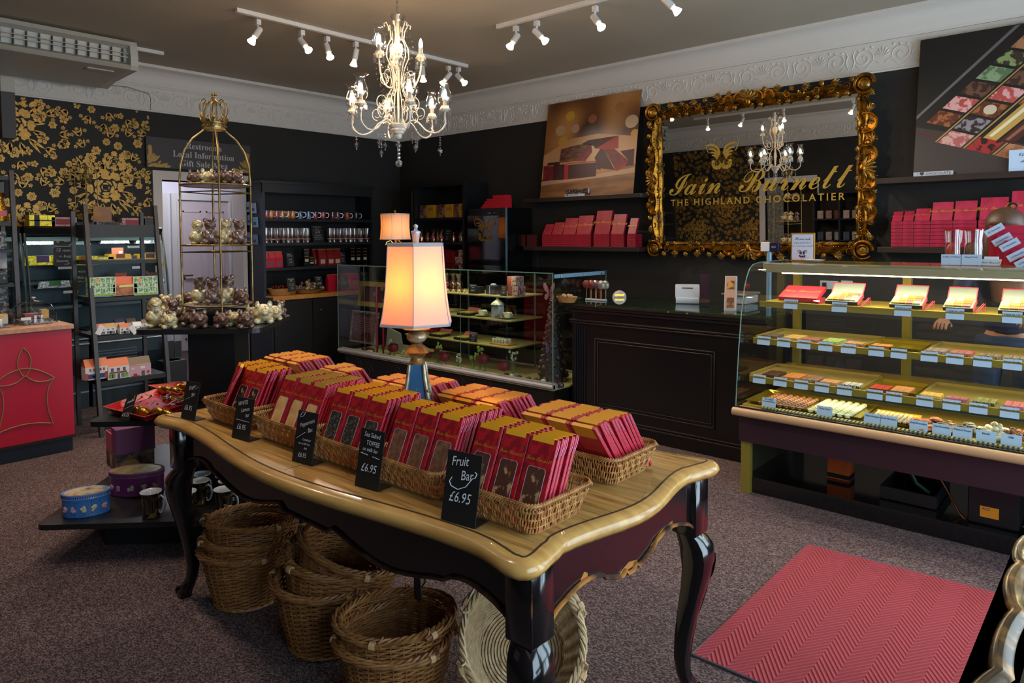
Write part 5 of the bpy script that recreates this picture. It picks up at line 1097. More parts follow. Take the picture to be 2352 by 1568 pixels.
for i,(px,base,w) in enumerate(((223,871,.155),(273,869,.155),(273,869,.155))):
 house('house_box',['orange-roofed house box right behind the blue shop-front one','dark-roofed house box directly behind the white gabled one','dark red-roofed house box furthest behind the white gabled one'][i],px+(3 if i<2 else 6),base,w,.16+.006*i,.08,xs-.095-(.085 if i==2 else 0),Mdr,Mb,[])
for i,(px,base,roof,ps) in enumerate(((232,768,Mo,'leftmost'),(255,766,mat('tan_roof','a8804c',.5),'second from the left'),(287,766,Mo,'centre, with a red door'),(318,762,Mw,'right of centre'),(338,756,Mbr,'far right'))):
 house('house_tin','miniature cottage tin on the fourth step of the ladder shelf, '+ps,px,base,.07,.08,.06,-5.90,roof,Mw,[(.1,.9,.05,.25,mat('grey_stone','5a5a62',.6)),(.4,.55,.0,.25,Mdr),(.15,.3,.38,.5,Mwin),(.65,.8,.38,.5,Mwin)])
for i,(px,base,m,ps) in enumerate(((303,757,Mbr,'behind the centre one'),(276,757,Mwin,'behind the second one'))):
 house('house_tin','grey miniature cottage tin on the ladder shelf, '+ps,px,base,.07,.09,.05,-6.0,m,Mw,[])
for px,py,a,ps in ((224,768,-.5,'left'),(313,765,.6,'right')):
 p=at(px,py,x=-5.875);mb=MB();mb.M=Matrix.Translation(p)@ Matrix.Rotation(a,4,'X');mb.box(0,.002,-.02,.02,0,.075);tag(mb.obj('price_tag',M_paper),'white price tag leaning on the miniature cottages, %s one'%ps,'tag','white tags on the ladder shelf')
M_gh=mat('greenhouse_print','4a7a48',.5,noise=('b0d0a0',60,.45,.6))
for i,(px,wpx,nm) in enumerate(((237,47,'greenhouse printed box, left on the ladder shelf'),(288,46,'orange barn-shaped box between the two greenhouse boxes'),(335,46,'greenhouse printed box, right on the ladder shelf'))):
 xx=-5.92;p=at(px,679-i,x=xx);d_=(p-CAM0).dot(FW);w=wpx/FPX*d_*1.0/.9;h=42/FPX*d_
 t=thing('printed_box',nm,'box',p,'large printed boxes on the ladder shelf');WORLD[t.name]=Vector((0,0,0));mb=MB()
 if i==1:
  mb.box(-.1,0,-w/2,w/2,0,h*.62);mb.obj('walls',mat('barn_wood','a0683c',.5,noise=('7a4020',30,.4,.6)),t)
  mb=MB();mb.add([(0,-w/2-.005,h*.62),(0,w/2+.005,h*.62),(-.03,w/2,h),(-.03,-w/2,h),(-.1,-w/2,h),(-.1,w/2,h)],[(0,1,2,3),(3,2,5,4)]);mb.obj('roof',mat('barn_roof','b04c24',.5),t)
  MB().box(0,.0015,-w*.25,w*.35,h*.45,h*.58).obj('sign_board',Mye,t)
 else:
  mb.box(-.1,0,-w/2,w/2,0,h);mb.obj('carton',M_gh,t)
  mb=MB()
  for k in range(6):y=-w/2+w*k/5;mb.box(0,.002,y-.002,y+.002,.01,h)
  for k in range(4):mb.box(0,.002,-w/2,w/2,.02+(h-.02)*k/3-.002,.02+(h-.02)*k/3+.002)
  mb.obj('white_glazing_print',Mw,t);MB().tube([(0,-w*.25,h*.82),(.003,-w*.25,h*.82)],.014,12).obj('round_sticker',mat('orange_sticker','d08a28',.5),t)
  MB().box(0,.0018,-w/2,w/2,0,.012).obj('green_base',mat('grass_print','7aa03a',.5),t)
# second ladder shelf cut by the left edge
ladder('dark ladder shelf cut off by the left edge, stacked with patterned boxes',.72,at(38,600,x=-6.05).y,-6.12,-5.99,at(38,392,x=-6.12).z,[(1.95,.03),(1.62,.03),(1.42,.02),(1.17,.02),(.95,.02)],-6.4)
Mfl=mat('floral_black_white','8d8a88',.5,noise=('23202a',55,.42,.5));Mfd=mat('dark_floral','1f1c1c',.5,noise=('8a8478',30,.55,.6))
yb=at(22,600,x=-6.1).y
for z0,z1,m,nm in ((.95,1.15,Mfl,'white box with blue circle print, lowest on the left-edge ladder shelf'),(1.17,1.27,Mfd,'dark floral box on the left-edge ladder shelf'),(1.28,1.405,mat('grey_photo_box','77727a',.5,noise=('b8b4b8',9,.4,.6)),'grey photo-printed box on the left-edge ladder shelf'),(1.42,1.55,Mfl,'white box with dark bird print on the left-edge ladder shelf')):
 mb=MB();mb.bbox(-6.33,-6.12,yb-.19,yb-.01,z0+.001,z1,.003);tag(mb.obj('patterned_box',m),nm,'box','patterned boxes on the left-edge ladder shelf')
t=thing('glass_jar','gold and red foil parcel standing on the left-edge ladder shelf','parcel',(-6.18,yb-.03,1.62));mb=MB();mb.lathe([(.05,1.621),(.055,1.65),(.045,1.72),(.02,1.78),(.05,1.83)],12,c=(-6.18,yb-.03,0));mb.obj('foil',M_foil,t,smooth=60);MB().box(-6.13,-6.123,yb-.06,yb,1.66,1.70).obj('red_label',M_redc,t);t.name='foil_parcel'
# ---------------------------------------------------------------- open chiller cabinets on the left wall
M_ch=mat('chiller_black','0f1113',.35);M_chi=mat('chiller_inside_teal','1f3a42',.4);M_chs=mat('chiller_shelf','2a3c42',.35);M_sil=mat('silver_bumper','8f98a0',.3,.7);M_slat=mat('louvre_slat','5c6266',.35,.5);M_chg=glass('chiller_glass',(.85,.97,.95),1.2,0,1.5,.02)
def chiller(label,y0,y1):
 t=thing('open_chiller',label,'chiller',(-7.05,(y0+y1)/2,0))
 MB().box(-7.33,-7.28,y0,y1,0,1.60).obj('back_panel',M_chi,t)
 mb=MB();mb.prism([(-7.33,1.60),(-6.90,1.60),(-6.86,1.585),(-6.88,1.53),(-7.0,1.51),(-7.33,1.52)][::-1],y0,y1,'xz');mb.obj('canopy',M_ch,t)
 MB().box(-7.02,-6.94,y0+.03,y1-.03,1.475,1.51).obj('canopy_lining',mat('mint_reflector','8ab0a8',.4),t)
 for z,x in ((1.335,-7.0),(1.13,-6.95),(.915,-6.92)):MB().box(-7.28,x,y0+.02,y1-.02,z-.025,z).obj('shelf',M_chs,t)
 mb=MB();mb.prism([(-7.33,0),(-6.88,0),(-6.88,.30),(-6.85,.45),(-6.85,.60),(-6.90,.68),(-7.28,.68),(-7.33,.68)],y0,y1,'xz');mb.obj('base',mat('base_teal','15242e',.4),t)
 for i in range(8):MB().box(-6.882,-6.842,y0+.04,y1-.26,.31+i*.026,.317+i*.026).obj('grille_slat',M_slat,t)
 mb=MB();mb.tube([(-6.84,y0,.575),(-6.84,y1,.575)],.02,8,sq=.6);mb.tube([(-6.845,y0,.62),(-6.845,y1,.62)],.01,6);mb.obj('bumper_rail',M_sil,t,smooth=60)
 MB().box(-6.878,-6.875,y0,y1,.14,.155).obj('kick_strip',M_sil,t)
 for y in (y0,y1):
  mb=MB();pts=[(-6.88,1.54),(-6.84,1.4),(-6.79,1.2),(-6.76,1.0),(-6.76,.8),(-6.79,.7)]
  mb.tube([(x,y,z) for x,z in pts],.010,5);mb.obj('curved_rail',mat('grey_rail','4a5452',.35,.3),t,smooth=60)
  mb=MB();mb.add([(x,y,z) for x,z in pts]+[(-7.28,y,.7),(-7.28,y,1.54)],[tuple(range(8))]);mb.obj('side_glass',M_chg,t)
 ld=bpy.data.lights.new('chiller_tube','AREA');ld.shape='RECTANGLE';ld.size=.03;ld.size_y=y1-y0-.1;ld.energy=2.2;ld.color=(.85,1,.98)
 lo=bpy.data.objects.new('chiller_tube',ld);COL.objects.link(lo);lo.location=(-7.0,(y0+y1)/2,1.472)
 return t
ym=at(195,600,x=-6.9).y+.0
YA,YBm,YC=at(56,560,x=-6.88).y,at(198,560,x=-6.88).y,at(372,560,x=-6.88).y
chiller('left open chiller with glowing shelves of chocolate slabs under the floral wallpaper',YA,YBm-.015);chiller('right open chiller beside the doorway, behind the ladder shelf',YBm+.015,YC)
chiller('chiller mostly hidden behind the left cloche and ladder shelf',YA-1.15,YA-.03)
M_yf=mat('yellow_foil','c9b02a',.25,.6,bump=.5,bscale=50);M_sf=mat('silver_foil','9a9a96',.25,.8,bump=.5,bscale=50)
def slab(label,px,base,wpx,h,x,m,lab,grp='foil-wrapped slabs in the chillers',name='chocolate_slab',cat='chocolate'):
 p=at(px,base,x=x);d_=(p-CAM0).dot(FW);w=wpx/FPX*d_/.93;t=thing(name,label,cat,(x,p.y,p.z),grp);WORLD[t.name]=Vector((0,0,0))
 mb=MB();mb.prism([(-w/2,0),(w/2,0),(w/2-.012,h),(-w/2+.012,h)],-.12,0,'yz');mb.obj('wrapper',m,t)
 if lab:mb=MB();mb.prism([(-w*.15,h*.3),(w*.2,h*.3),(w*.2,h*1.02),(-w*.15,h*1.02)],-.11,.002,'yz');mb.obj('paper_band',lab,t)
 return t
slab('yellow foil slab with purple band, left chiller, second shelf',97,609,66,.08,-6.97,M_yf,mat('purple_band','4a2458',.5));slab('yellow foil slab in the left chiller beside the 12-bar sign',196,609,54,.08,-6.97,M_yf,mat('orange_band','b8501c',.5))
slab('yellow foil slab in the right chiller near its left frame',244,605,34,.06,-6.97,M_yf,None);slab('amber foil slab with orange band in the right chiller',276,597,48,.055,-6.97,mat('amber_foil','c98c1c',.25,.5),mat('rust_band','a04818',.5));slab('amber foil slab with brown band at the right end of the right chiller',344,596,50,.055,-6.97,MATS['amber_foil'],mat('brown_band','4a3028',.5));slab('white-labelled pot by the right side glass of the chiller',371,610,12,.07,-6.97,MATS['amber_foil'],M_paper,name='small_pot',cat='pot')
slab('silver foil slab with green band, lowest shelf of the left chiller',125,661,62,.06,-6.94,M_sf,mat('green_band','2f6a2c',.5));slab('silver pack beside the side glass, lowest shelf of the right chiller',369,651,20,.05,-6.94,M_sf,None)
for px,w,nm in ((92,62,'leftmost'),(185,40,'second from left'),(265,58,'third from left'),(340,50,'rightmost')):slab('tray of silver foil sweets on the top chiller shelf, '+nm,px,562-(px>200)*3,w,.03,-7.02,mat('bright_silver_foil','d0d4d4',.15,.9,bump=.6,bscale=60),None,'silver foil trays on the top chiller shelf')
for px,base,col,nm in ((263,550,'b86038','orange'),(338,550,'7a5a4c','brown'),(270,584,'a06048','pinkish'),(345,594,'5a4438','dark brown'),(278,642,'9a4020','rust'),(348,640,'5a3030','plum')):
 p=at(px,base,x=-7.05);mb=MB();mb.box(-7.052,-7.048,p.y-.05,p.y+.05,p.z,p.z+.062);o=tag(mb.obj('shelf_card',mat('card_'+nm.replace(' ','_'),col,.5)),'%s name card standing at the back of the right chiller'%nm,'card','name cards in the chillers');MB().box(-7.047,-7.0465,p.y+.01,p.y+.04,p.z+.01,p.z+.03).obj('price_patch',M_paper,o)
for px,base,lines,nm in ((147,562,[('6',.05,-.3,.8),('MIXED FRUIT',.02,.1,.85),('<-- -->',.045,0,.5),('6',.05,-.3,.2),('dark',.03,.15,.2)],'grey chalk sign with 6 and arrows in the left chiller, top'),(149,611,[('12',.045,-.25,.85),('MIXED',.025,.15,.8),('<- Fruit',.035,.05,.5),('Caramels',.028,-.1,.27),('-->',.04,.1,.12)],'chalk sign with 12, fruit and caramels in the left chiller'),(187,659,[('18',.045,-.3,.85),('MIXED',.025,.1,.8),('Box',.035,0,.5),('<--',.04,0,.3)],'chalk sign with 18 on the lowest chiller shelf')):
 p=at(px,base,x=-6.94);t=sign(nm,0,0,.155,.17,lines,lean=-12,group='chalk signs in the chillers');place(t,(-6.94-.0,p.y,p.z),rz=radians(90))
for px,py in ((144,565),(150,612),(162,667),(308,564),(318,611)):
 p=at(px,py,x=-6.915 if py>640 else-6.94 if py>600 else-6.99);mb=MB();mb.box(p.x,p.x+.003,p.y-.055,p.y+.055,p.z-.022,p.z);tag(mb.obj('shelf_edge_ticket',M_paper),'white price ticket on a chiller shelf edge','ticket','white tickets on the chiller shelf edges')
# things on top of the chillers
def topbox(name,label,px,base,w,h,d,m,cat='box',x=-6.93,deco=None,grp='boxes on top of the chillers'):
 p=at(px,base,x=x);z=1.601;t=thing(name,label,cat,(x,p.y,z),grp);mb=MB();mb.bbox(x-d,x,p.y-w/2,p.y+w/2,z,z+h,.002);mb.obj('carton',m,t)
 for (a,b_,c_,e_,mm) in deco or ():MB().box(x,x+.0015,p.y-w/2+w*a,p.y-w/2+w*b_,z+h*c_,z+h*e_).obj('printed_panel',mm,t)
 return t
M_rp=mat('rose_pattern','a8707a',.5,noise=('c8a8a0',50,.45,.55));M_rc=mat('crimson_cartouche','8f1c30',.5)
topbox('gold_hamper','gold foil hamper tied with a dark bow on the left chiller',97,507,.19,.095,.12,M_yf,'hamper',deco=[(.2,.4,0,1,M_blke),(.0,1,.45,.55,M_blke)])
topbox('printed_carton','pink carton with crimson cartouche on the left chiller',148,507,.19,.08,.12,M_rp,deco=[(.15,.85,.2,.8,M_rc)]);topbox('printed_carton','pink carton with crimson cartouche on the right chiller',307,511,.20,.08,.12,M_rp,deco=[(.15,.85,.2,.8,M_rc)])
topbox('flat_carton','flat black and white carton in front of the gold wire frame',192,509,.17,.036,.1,Mfl,deco=[(.3,.7,.1,.9,M_blke)]);topbox('flat_carton','flat black and white carton below the sunset card',252,511,.22,.04,.1,Mfl,deco=[(.3,.75,.1,.9,M_blke)])
t=topbox('black_carton','black carton with small gold logo at the right end of the chiller',342,511,.10,.10,.1,mat('charcoal_card','2a2624',.5));
p=at(342,498,x=-6.928);text('Iain Burnett',.022,M_goldt,t,p,(radians(90),0,radians(90)),style='script')
t=topbox('picture_card','sunset-coloured picture card standing on the chillers',236,503,.15,.18,.004,mat('sunset_print','b07838',.5,noise=('5a4a52',6,.4,.7)),'card',x=-7.0)
wire_stand('small gold wire frame with a crown on top of the chillers',-7.12,at(200,500,x=-7.12).y,1.602,.62,(.25,),.62,.14,name='wire_display_stand')
# menu boards and a black bin by the chiller end
for px,nm in ((392,'left'),(408,'right')):
 p0=at(px,783,x=-6.72);mb=MB();mb.box(-6.726,-6.72,p0.y-.035,p0.y+.035,max(.0,p0.z-.5),p0.z);o=tag(mb.obj('menu_folder',M_blke),'black folder hanging at the chiller end, %s one'%nm,'folder','black folders by the doorway');mb=MB();mb.box(-6.719,-6.716,p0.y+(.028 if nm=='left' else-.035),p0.y+(.035 if nm=='left' else-.028),p0.z-.2,p0.z-.01);mb.obj('silver_edge',M_sil,o)
p=at(405,912,x=-6.4);t=thing('black_bin','tall black box bin standing in the doorway','bin',(-6.4,p.y,0));MB().bbox(-6.55,-6.4,p.y-.1,p.y+.1,0,.40,.005).obj('body',M_blk,t);MB().lathe([(.05,.401),(.08,.401)],20,c=(-6.47,p.y,0),sx=.8).obj('opening_ring',mat('copper_ring','6a3018',.3,.6),t)
# restrooms sign
M_sg=mat('brown_grey_board','3d3737',.6);M_lett=mat('silver_letters','b4b0ac',.5);M_sgg=mat('sign_gold','9c7a34',.45,.3)
sg=thing('direction_sign','grey board reading Restrooms, Local Information, Gift Sale Area with gold leaf corners','sign',(-7.31,3.335,2.19))
MB().box(-7.325,-7.30,2.794,3.88,2.196,2.497).obj('board',M_sg,sg)
for bdy,z in (('Restrooms',2.435),('Local Information',2.345),('Gift Sale Area',2.255)):text(bdy,.088,M_lett,sg,(-7.298,3.37,z),(radians(90),0,radians(90)),style='serif',sx=.93)
for y0,sgn in ((2.80,1),(3.874,-1)):
 mb=MB();R=random.Random(1)
 for (u,v,a,l,w) in ((.0,.0,.35,.11,.035),(.0,.03,.8,.13,.04),(.0,.06,1.2,.13,.04),(.06,.0,.25,.13,.035),(.11,.0,.45,.1,.035),(.02,.12,1.35,.1,.03),(.05,.05,.75,.1,.03),(.02,.16,1.5,.06,.03),(.16,.0,.3,.07,.03),(.1,.03,.9,.05,.02),(.03,.1,.7,.06,.02)):
  l*=1.0;ca,sa=cos(a),sin(a);q=[(0,0),(.3*l,-.5*w),(.75*l,-.4*w),(l,0),(.75*l,.4*w),(.3*l,.5*w)]
  mb.add([(-7.2988+.0001*len(mb.f),y0+sgn*max(0,u+x*ca-y*sa),2.2+max(0,v+x*sa+y*ca)) for x,y in q],[tuple(range(6))])
 mb.obj('gold_leaf_corner',M_sgg,sg)
# ---------------------------------------------------------------- tall black cabinet on the left wall
M_cab=mat('black_cabinet','100f11',.45);M_cabs=mat('blue_black_side','1c2330',.5);M_wood=mat('amber_worktop','a06a32',.35,noise=('b8803f',4,.3,.7,(1,8,6)));M_cabi=mat('cabinet_inside','0d0c0d',.6)
XB,XF,XW=-7.33,-7.0,-6.83;CY0,CY1=3.845,5.30
cl=thing('display_cabinet','tall black open cabinet on the left wall with mugs, lollies and red packs','cabinet',(-7.15,4.57,0))
MB().box(XB,XF,CY0,CY0+.03,.85,2.105).obj('side_panel',M_cabs,cl);MB().box(XB,XF,CY1-.03,CY1,.85,2.105).obj('side_panel',M_cab,cl)
MB().box(XB,XB+.015,CY0+.03,CY1-.03,.85,2.08).obj('back_panel',M_cabi,cl)
mb=MB();mb.box(XB,XF+.02,CY0-.02,CY1+.02,2.08,2.105);mb.box(XF-.02,XF+.005,CY0,CY1,1.98,2.08);mb.obj('cornice',M_cab,cl)
mb=MB();mb.box(XB,XW-.02,CY0,CY1,.0,.82);mb.obj('base_cupboard',M_cab,cl);MB().box(XB,XW-.01,CY0-.003,CY0-.0,.0,.85).obj('base_side',M_cabs,cl)
MB().bbox(XB,XW,CY0+.01,CY1,.82,.865,.002).obj('worktop',M_wood,cl)
SHL=[at(700,503,x=-7.02).z,at(700,557,x=-7.02).z,at(700,612,x=-7.02).z]
for z in SHL:MB().box(XB,XF,CY0+.03,CY1-.03,z-.03,z).obj('shelf',M_cab,cl)
for i in range(3):
 y0=CY0+.02+i*(CY1-CY0-.04)/3;y1=y0+(CY1-CY0-.04)/3-.01
 d=MB().bbox(XW-.02,XW-.003,y0,y1,.12,.80,.003).obj('cupboard_door',M_cab,cl)
 for yy in ((y0+.09),):MB().ball((XW+.012,yy,.68),.014,10,6).obj('brass_knob',MATS['brass'],d)
def on_shelf(px,x,z):return at(px,560,x=x).y
# mugs
mcol=[('multi','c8502a','2f4a8a'),('multi','c8a02a','a82a3a'),('multi','c85a3a','3a6a4a'),('multi','c8a03a','5a2a6a'),('sea','6a8aa0','1c2a58'),('sea','7a98a8','24366a'),('sunset','b83a1c','1c2458'),('sunset','c0481c','202a68'),('plum','6a3a48','4a2430'),('plum','744050','502834'),('rust','a04830','7a3424'),('black','141418','2a2a30')]
def shelf_mug(label,px,m1,m2,rot=0):
 t=thing('printed_mug',label,'mug',(0,0,0),'bright printed mugs on the cabinet shelf');y=on_shelf(px,-7.06,0)
 a=mat('mug_%s_%s'%(m1,m2),m1,.2,noise=(m2,35 if m1[0]=='c' else 14,.45,.55),coat=1)
 mb=MB();mb.lathe([(.0001,.0),(.034,.0),(.036,.004),(.038,.04),(.042,.085),(.040,.086),(.037,.08),(.034,.01),(.0001,.008)],20);mb.obj('cup',a,t,smooth=50)
 mb=MB();mb.tube([(0,.040,.072),(0,.062,.072),(0,.072,.05),(0,.062,.024),(0,.038,.02)],.0045,6);mb.obj('handle',M_mugw,t,smooth=60)
 place(t,(-7.06,y,SHL[0]+.001),rz=rot)
mn=['leftmost, showing only its handle and side','second from the left, flowers','third, bright flowers','fourth, bright flowers','fifth, dark flowers','sixth, yellow and orange flowers','seventh, seascape in pale blue','eighth, seascape in pale blue','ninth, orange and navy','tenth, orange and navy','eleventh, plum','twelfth, plum','thirteenth, rust red','last on the right, black']
for i,px in enumerate((612,622,635,648,662,672,689,708,724,742,764,775,797,818)):
 c=mcol[min(11,[0,1,0,3,2,1,4,5,6,7,8,9,10,11][i])];shelf_mug('mug on the top shelf of the left cabinet, '+mn[i],px,c[1],c[2],rot=-.5)
# wrapped lollies / chocolate spoons
M_cel=glass('crinkle_cellophane',(.93,.86,.84),2.2,.18,1.5,.10);M_stick=mat('wooden_stick','b88a68',.5);M_pinkr=mat('pink_ribbon','c89a94',.5);M_chb=mat('chocolate_block','4a1e18',.35);M_chr=mat('rosy_block','7a3028',.35)
def lolly():
 t=loc_thing('wrapped_lolly','x','lolly','wrapped chocolate stirrers on the cabinet shelf')
 mb=MB();mb.cap=False;mb.lathe([(.030,.0),(.032,.03),(.026,.04),(.030,.05),(.034,.11),(.03,.165)],12,sx=.8,fl=lambda a,i,z:1+.06*cos(5*a+i));mb.obj('cellophane',M_cel,t,smooth=60)
 MB().rod((0,0,.035),(.004,.003,.145),.0045,6).obj('stick',M_stick,t);MB().cbox((0,0,.001),(.04,.04,.032)).obj('chocolate_block',M_chb,t)
 mb=MB();mb.tube([(.030*cos(a),.03*sin(a),.04+.003*sin(3*a)) for a in np.linspace(0,6.28,13)[:-1]],.005,5,closed=True);mb.obj('ribbon',M_pinkr,t);return t
lo_=Stamp(lolly());k=0
for px in (612,624,636,650,662,672,684,696,706,758,768,781,794,805,815,829,842):
 lo_((-7.07,on_shelf(px,-7.07,0),SHL[1]+.001),rz=k*.7,label='cellophane-wrapped chocolate stirrer, %s from the left on the second cabinet shelf'%ORD[k]);k+=1
for px in (618,630,644,656,668,679,690,702,762,775,788,800,811,822,836):
 lo_((-7.17,on_shelf(px,-7.17,0),SHL[1]+.001),rz=k,label='cellophane-wrapped chocolate stirrer in the back row of the second cabinet shelf',group='back row of wrapped stirrers');k+=1
def side_sign(label,px,base,x,w,h,lines,grp='chalk signs in the left cabinet',lean=-14):
 p=at(px,base,x=x);t=sign(label,0,0,w,h,lines,lean=lean,group=grp);place(t,(x,p.y,p.z),rz=radians(90));return t
t=side_sign('chalk sign among the wrapped stirrers reading £4.95',733,556,-7.03,.15,.20,[('Hot Chocolate',.020,0,.9),('Spoons',.020,0,.78),('£4.95',.034,.0,.58),('Dark, Milk, White,',.014,0,.38),('Caramel, Salted Caramel,',.013,0,.28),('Orange, Peppermint',.014,0,.18)])
strokes(t,[(-.4,.7),(.4,.7)],.15,.2,-14);strokes(t,[(-.4,.47),(.4,.47)],.15,.2,-14)
# red gusset bags
M_redb=mat('crimson_bag','b50f30',.4);M_labt=mat('taupe_label','6c4a4c',.5);M_labc=mat('cream_label','b8a88c',.5);M_bagd=mat('deep_red_bag','7f1014',.4);M_redpk=mat('pinkish_red_bag','c8183c',.4)
def gusset(m,lab,w=.085,h=.175,d=.055):
 t=loc_thing('gusset_bag','x','bag','red gusset bags in the left cabinet');mb=MB();mb.prism([(-d/2,0),(d/2,0),(d/2,h*.6),(d/2-.012,h*.8),(.004,h),(-.004,h),(-d/2+.01,h*.8),(-d/2,h*.6)],-w/2,w/2,'xz');mb.obj('bag',m,t)
 MB().box(-.006,.006,-w/2,w/2,h-.004,h+.003).obj('fold',mat('bag_fold_gold','a87830',.4),t)
 if lab:MB().bbox(d/2,d/2+.0015,-w*.3,w*.3,h*.12,h*.38,.0005).obj('label',lab,t)
 return t
g1=Stamp(gusset(M_redb,M_labt));g2=Stamp(gusset(M_bagd,M_labc,.1,.19));g3=Stamp(gusset(M_redpk,None,.10,.19))
for i,px in enumerate((608,621,638)):g1((-7.06,on_shelf(px,-7.06,0),SHL[2]+.001),label='crimson gusset bag with taupe label, %s from the left on the third shelf'%ORD[i])
for i,px in enumerate((738,757,772)):g2((-7.07,on_shelf(px,-7.07,0),SHL[2]+.001),label='deep red bag with cream label, %s of the three on the third shelf'%ORD[i])
for i,px in enumerate((725,733)):g2((-7.14,on_shelf(px,-7.14,0),SHL[2]+.001),label='deep red bag at the back of the third shelf beside the labelled ones')
side_sign('slim chalk sign left on the third cabinet shelf',669,611,-7.04,.085,.15,[('Dark',.02,-.1,.9),('Hot Choc',.018,.0,.78),('£5.95',.018,0,.5),('£9.95',.018,0,.3)]);side_sign('slim chalk sign beside the deep red bags on the third shelf',789,608,-7.04,.085,.15,[('Milk',.02,-.1,.9),('Hot Choc',.018,.0,.78),('£5.95',.018,0,.5),('£9.95',.018,0,.3)])
def boxstack(label,px,x,z,w,h,d,m,lines,grp,yaxis=True):
 y=on_shelf(px,x,0);t=thing('black_gift_carton',label,'carton',(x,y,z),grp);MB().bbox(x-d,x,y-w/2,y+w/2,z,z+h,.001).obj('carton',m,t)
 MB().box(x,x+.001,y-w*.35,y+w*.35,z+h*.25,z+h*.42).obj('cream_label',M_labc,t)
 for k in lines:MB().box(x,x+.001,y-w*.42,y+w*.42,z+h*k,z+h*k+.004).obj('gold_line',M_goldt,t)
for px,nm in ((704,'single black carton with cream label, middle of the third shelf'),(810,'black carton with cream label, first of three at the right of the third shelf'),(823,'black carton with cream label, second of three at the right'),(838,'black carton with cream label, last of three at the right')):
 boxstack(nm,px,-7.06,SHL[2]+.001,.065,.2,.06,mat('glossy_black_card','0c0a0a',.2),(.55,.75,.95),'black cartons on the third shelf')
boxstack('short black carton beside the deep red bags',716,-7.05,SHL[2]+.001,.065,.11,.06,MATS['glossy_black_card'],(.6,.9),'black cartons on the third shelf')
# worktop goods
zw=.867
t=thing('oval_wicker_basket','wicker basket of dark red sweets on the cabinet worktop','basket',(-6.98,on_shelf(648,-6.98,0),zw));by=t.location.y
mb=MB();mb.lathe([(.10,.0),(.13,.07),(.135,.075),(.128,.075),(.098,.004)],30,c=(-6.98,by,zw),sx=.8,sy=1.35,fl=lambda a,i,z:1+.012*cos(60*a));mb.obj('woven_side',M_wick,t)
for i in range(40):a=R.uniform(0,6.28);r=R.uniform(0,.09);MB().ball((-6.98+r*cos(a)*.8,by+r*sin(a)*1.3,zw+.075+R.uniform(0,.02)),.018,6,4).obj('red_sweet',mat('dark_red_wrap','4a0a10',.25),t)
side_sign('chalk sign with four lines in front of the red sweets',672,669,-6.86,.10,.15,[('Tea Dipped',.017,0,.9),('Bars',.018,0,.78),('Dark, milk and',.012,0,.55),('white Truffle',.012,0,.43),('in large',.012,0,.31),('selection',.012,0,.19)])
side_sign('chalk sign reading £3.95 in front of the bowl of bagged sweets',735,665,-6.86,.095,.155,[('Snowball',.019,0,.9),('Truffle',.018,0,.77),('£3.95',.03,0,.45)])
t=thing('round_bowl','wooden bowl heaped with small bagged sweets on the cabinet worktop','bowl',(-6.98,on_shelf(705,-6.98,0),zw));by=t.location.y
mb=MB();mb.lathe([(.12,.0),(.15,.03),(.17,.045),(.165,.045),(.11,.008)],30,c=(-6.98,by,zw));mb.obj('bowl',M_wood,t)
for i in range(60):a=R.uniform(0,6.28);r=.17*math.sqrt(R.random());MB().ball((-6.98+r*cos(a),by+r*sin(a)*1.15,zw+.05+.10*(1-r/.19)*R.random()),.02,6,4,(1,1,R.uniform(.7,1.2))).obj('bagged_sweet',(mat('cream_sweet','a08a60',.3),mat('mauve_sweet','5a4650',.3),mat('tan_sweet','8a6e4a',.3))[i%3],t)
for i,px in enumerate((758,768,787,806,813)):g3((-7.03-.03*(i%2),on_shelf(px,-7.03,0),zw),label='pink-red bag on the worktop, %s from the left'%ORD[i])
side_sign('chalk sign leaning on the pink-red bags, seen through the glass case',791,662,-6.88,.13,.15,[('Dark Hot',.02,0,.88),('Choc',.02,0,.74),('Velvety dark',.014,0,.45),('chocolate',.014,0,.3)]);side_sign('chalk sign at the right end of the worktop',838,652,-6.88,.13,.15,[('Peppermint',.018,0,.88),('Spread',.018,0,.74),('£3.95',.02,0,.4)])
for i,px in enumerate((848,862,876)):
 t=thing('black_jar','dark lidded jar at the right end of the worktop, %s of three'%ORD[i],'jar',(-7.0,on_shelf(px,-7.0,0),zw),'jars on the cabinet worktop');c=(-7.0,t.location.y,zw);MB().lathe([(.03,0),(.032,.06),(.028,.075)],14,c=c).obj('glass',mat('dark_jam','1c0c0c',.1,coat=1),t);MB().lathe([(.03,.075),(.031,.09)],14,c=c).obj('lid',mat('gold_lid','8a6a3a',.3,.8),t)
# gift bags hung on the cabinet side
for i,(px,pz,m) in enumerate(((572,475,'a0b0d0'),(584,478,'98a8c8'),(576,505,'6a98b8'),(588,510,'7aa8c8'),(574,545,'6a88a8'),(588,550,'5a7898'))):
 p=at(px,pz,y=CY0-.004);mb=MB();mb.prism([(p.x-.05,p.z-.055),(p.x+.05,p.z-.055),(p.x+.042,p.z+.055),(p.x-.042,p.z+.055)],CY0-.02,CY0-.004,'xz');o=tag(mb.obj('hanging_pouch',mat('pouch_'+m,m,.3)),'pale blue pouch hung on the side of the left cabinet, %s row, %s'%(('top','middle','bottom')[i//2],('left','right')[i%2]),'pouch','pouches on the cabinet side')
 MB().box(p.x-.03,p.x+.03,CY0-.022,CY0-.02,p.z-.03,p.z).obj('label',mat('dark_blue_label','2a3a5a',.5),o)
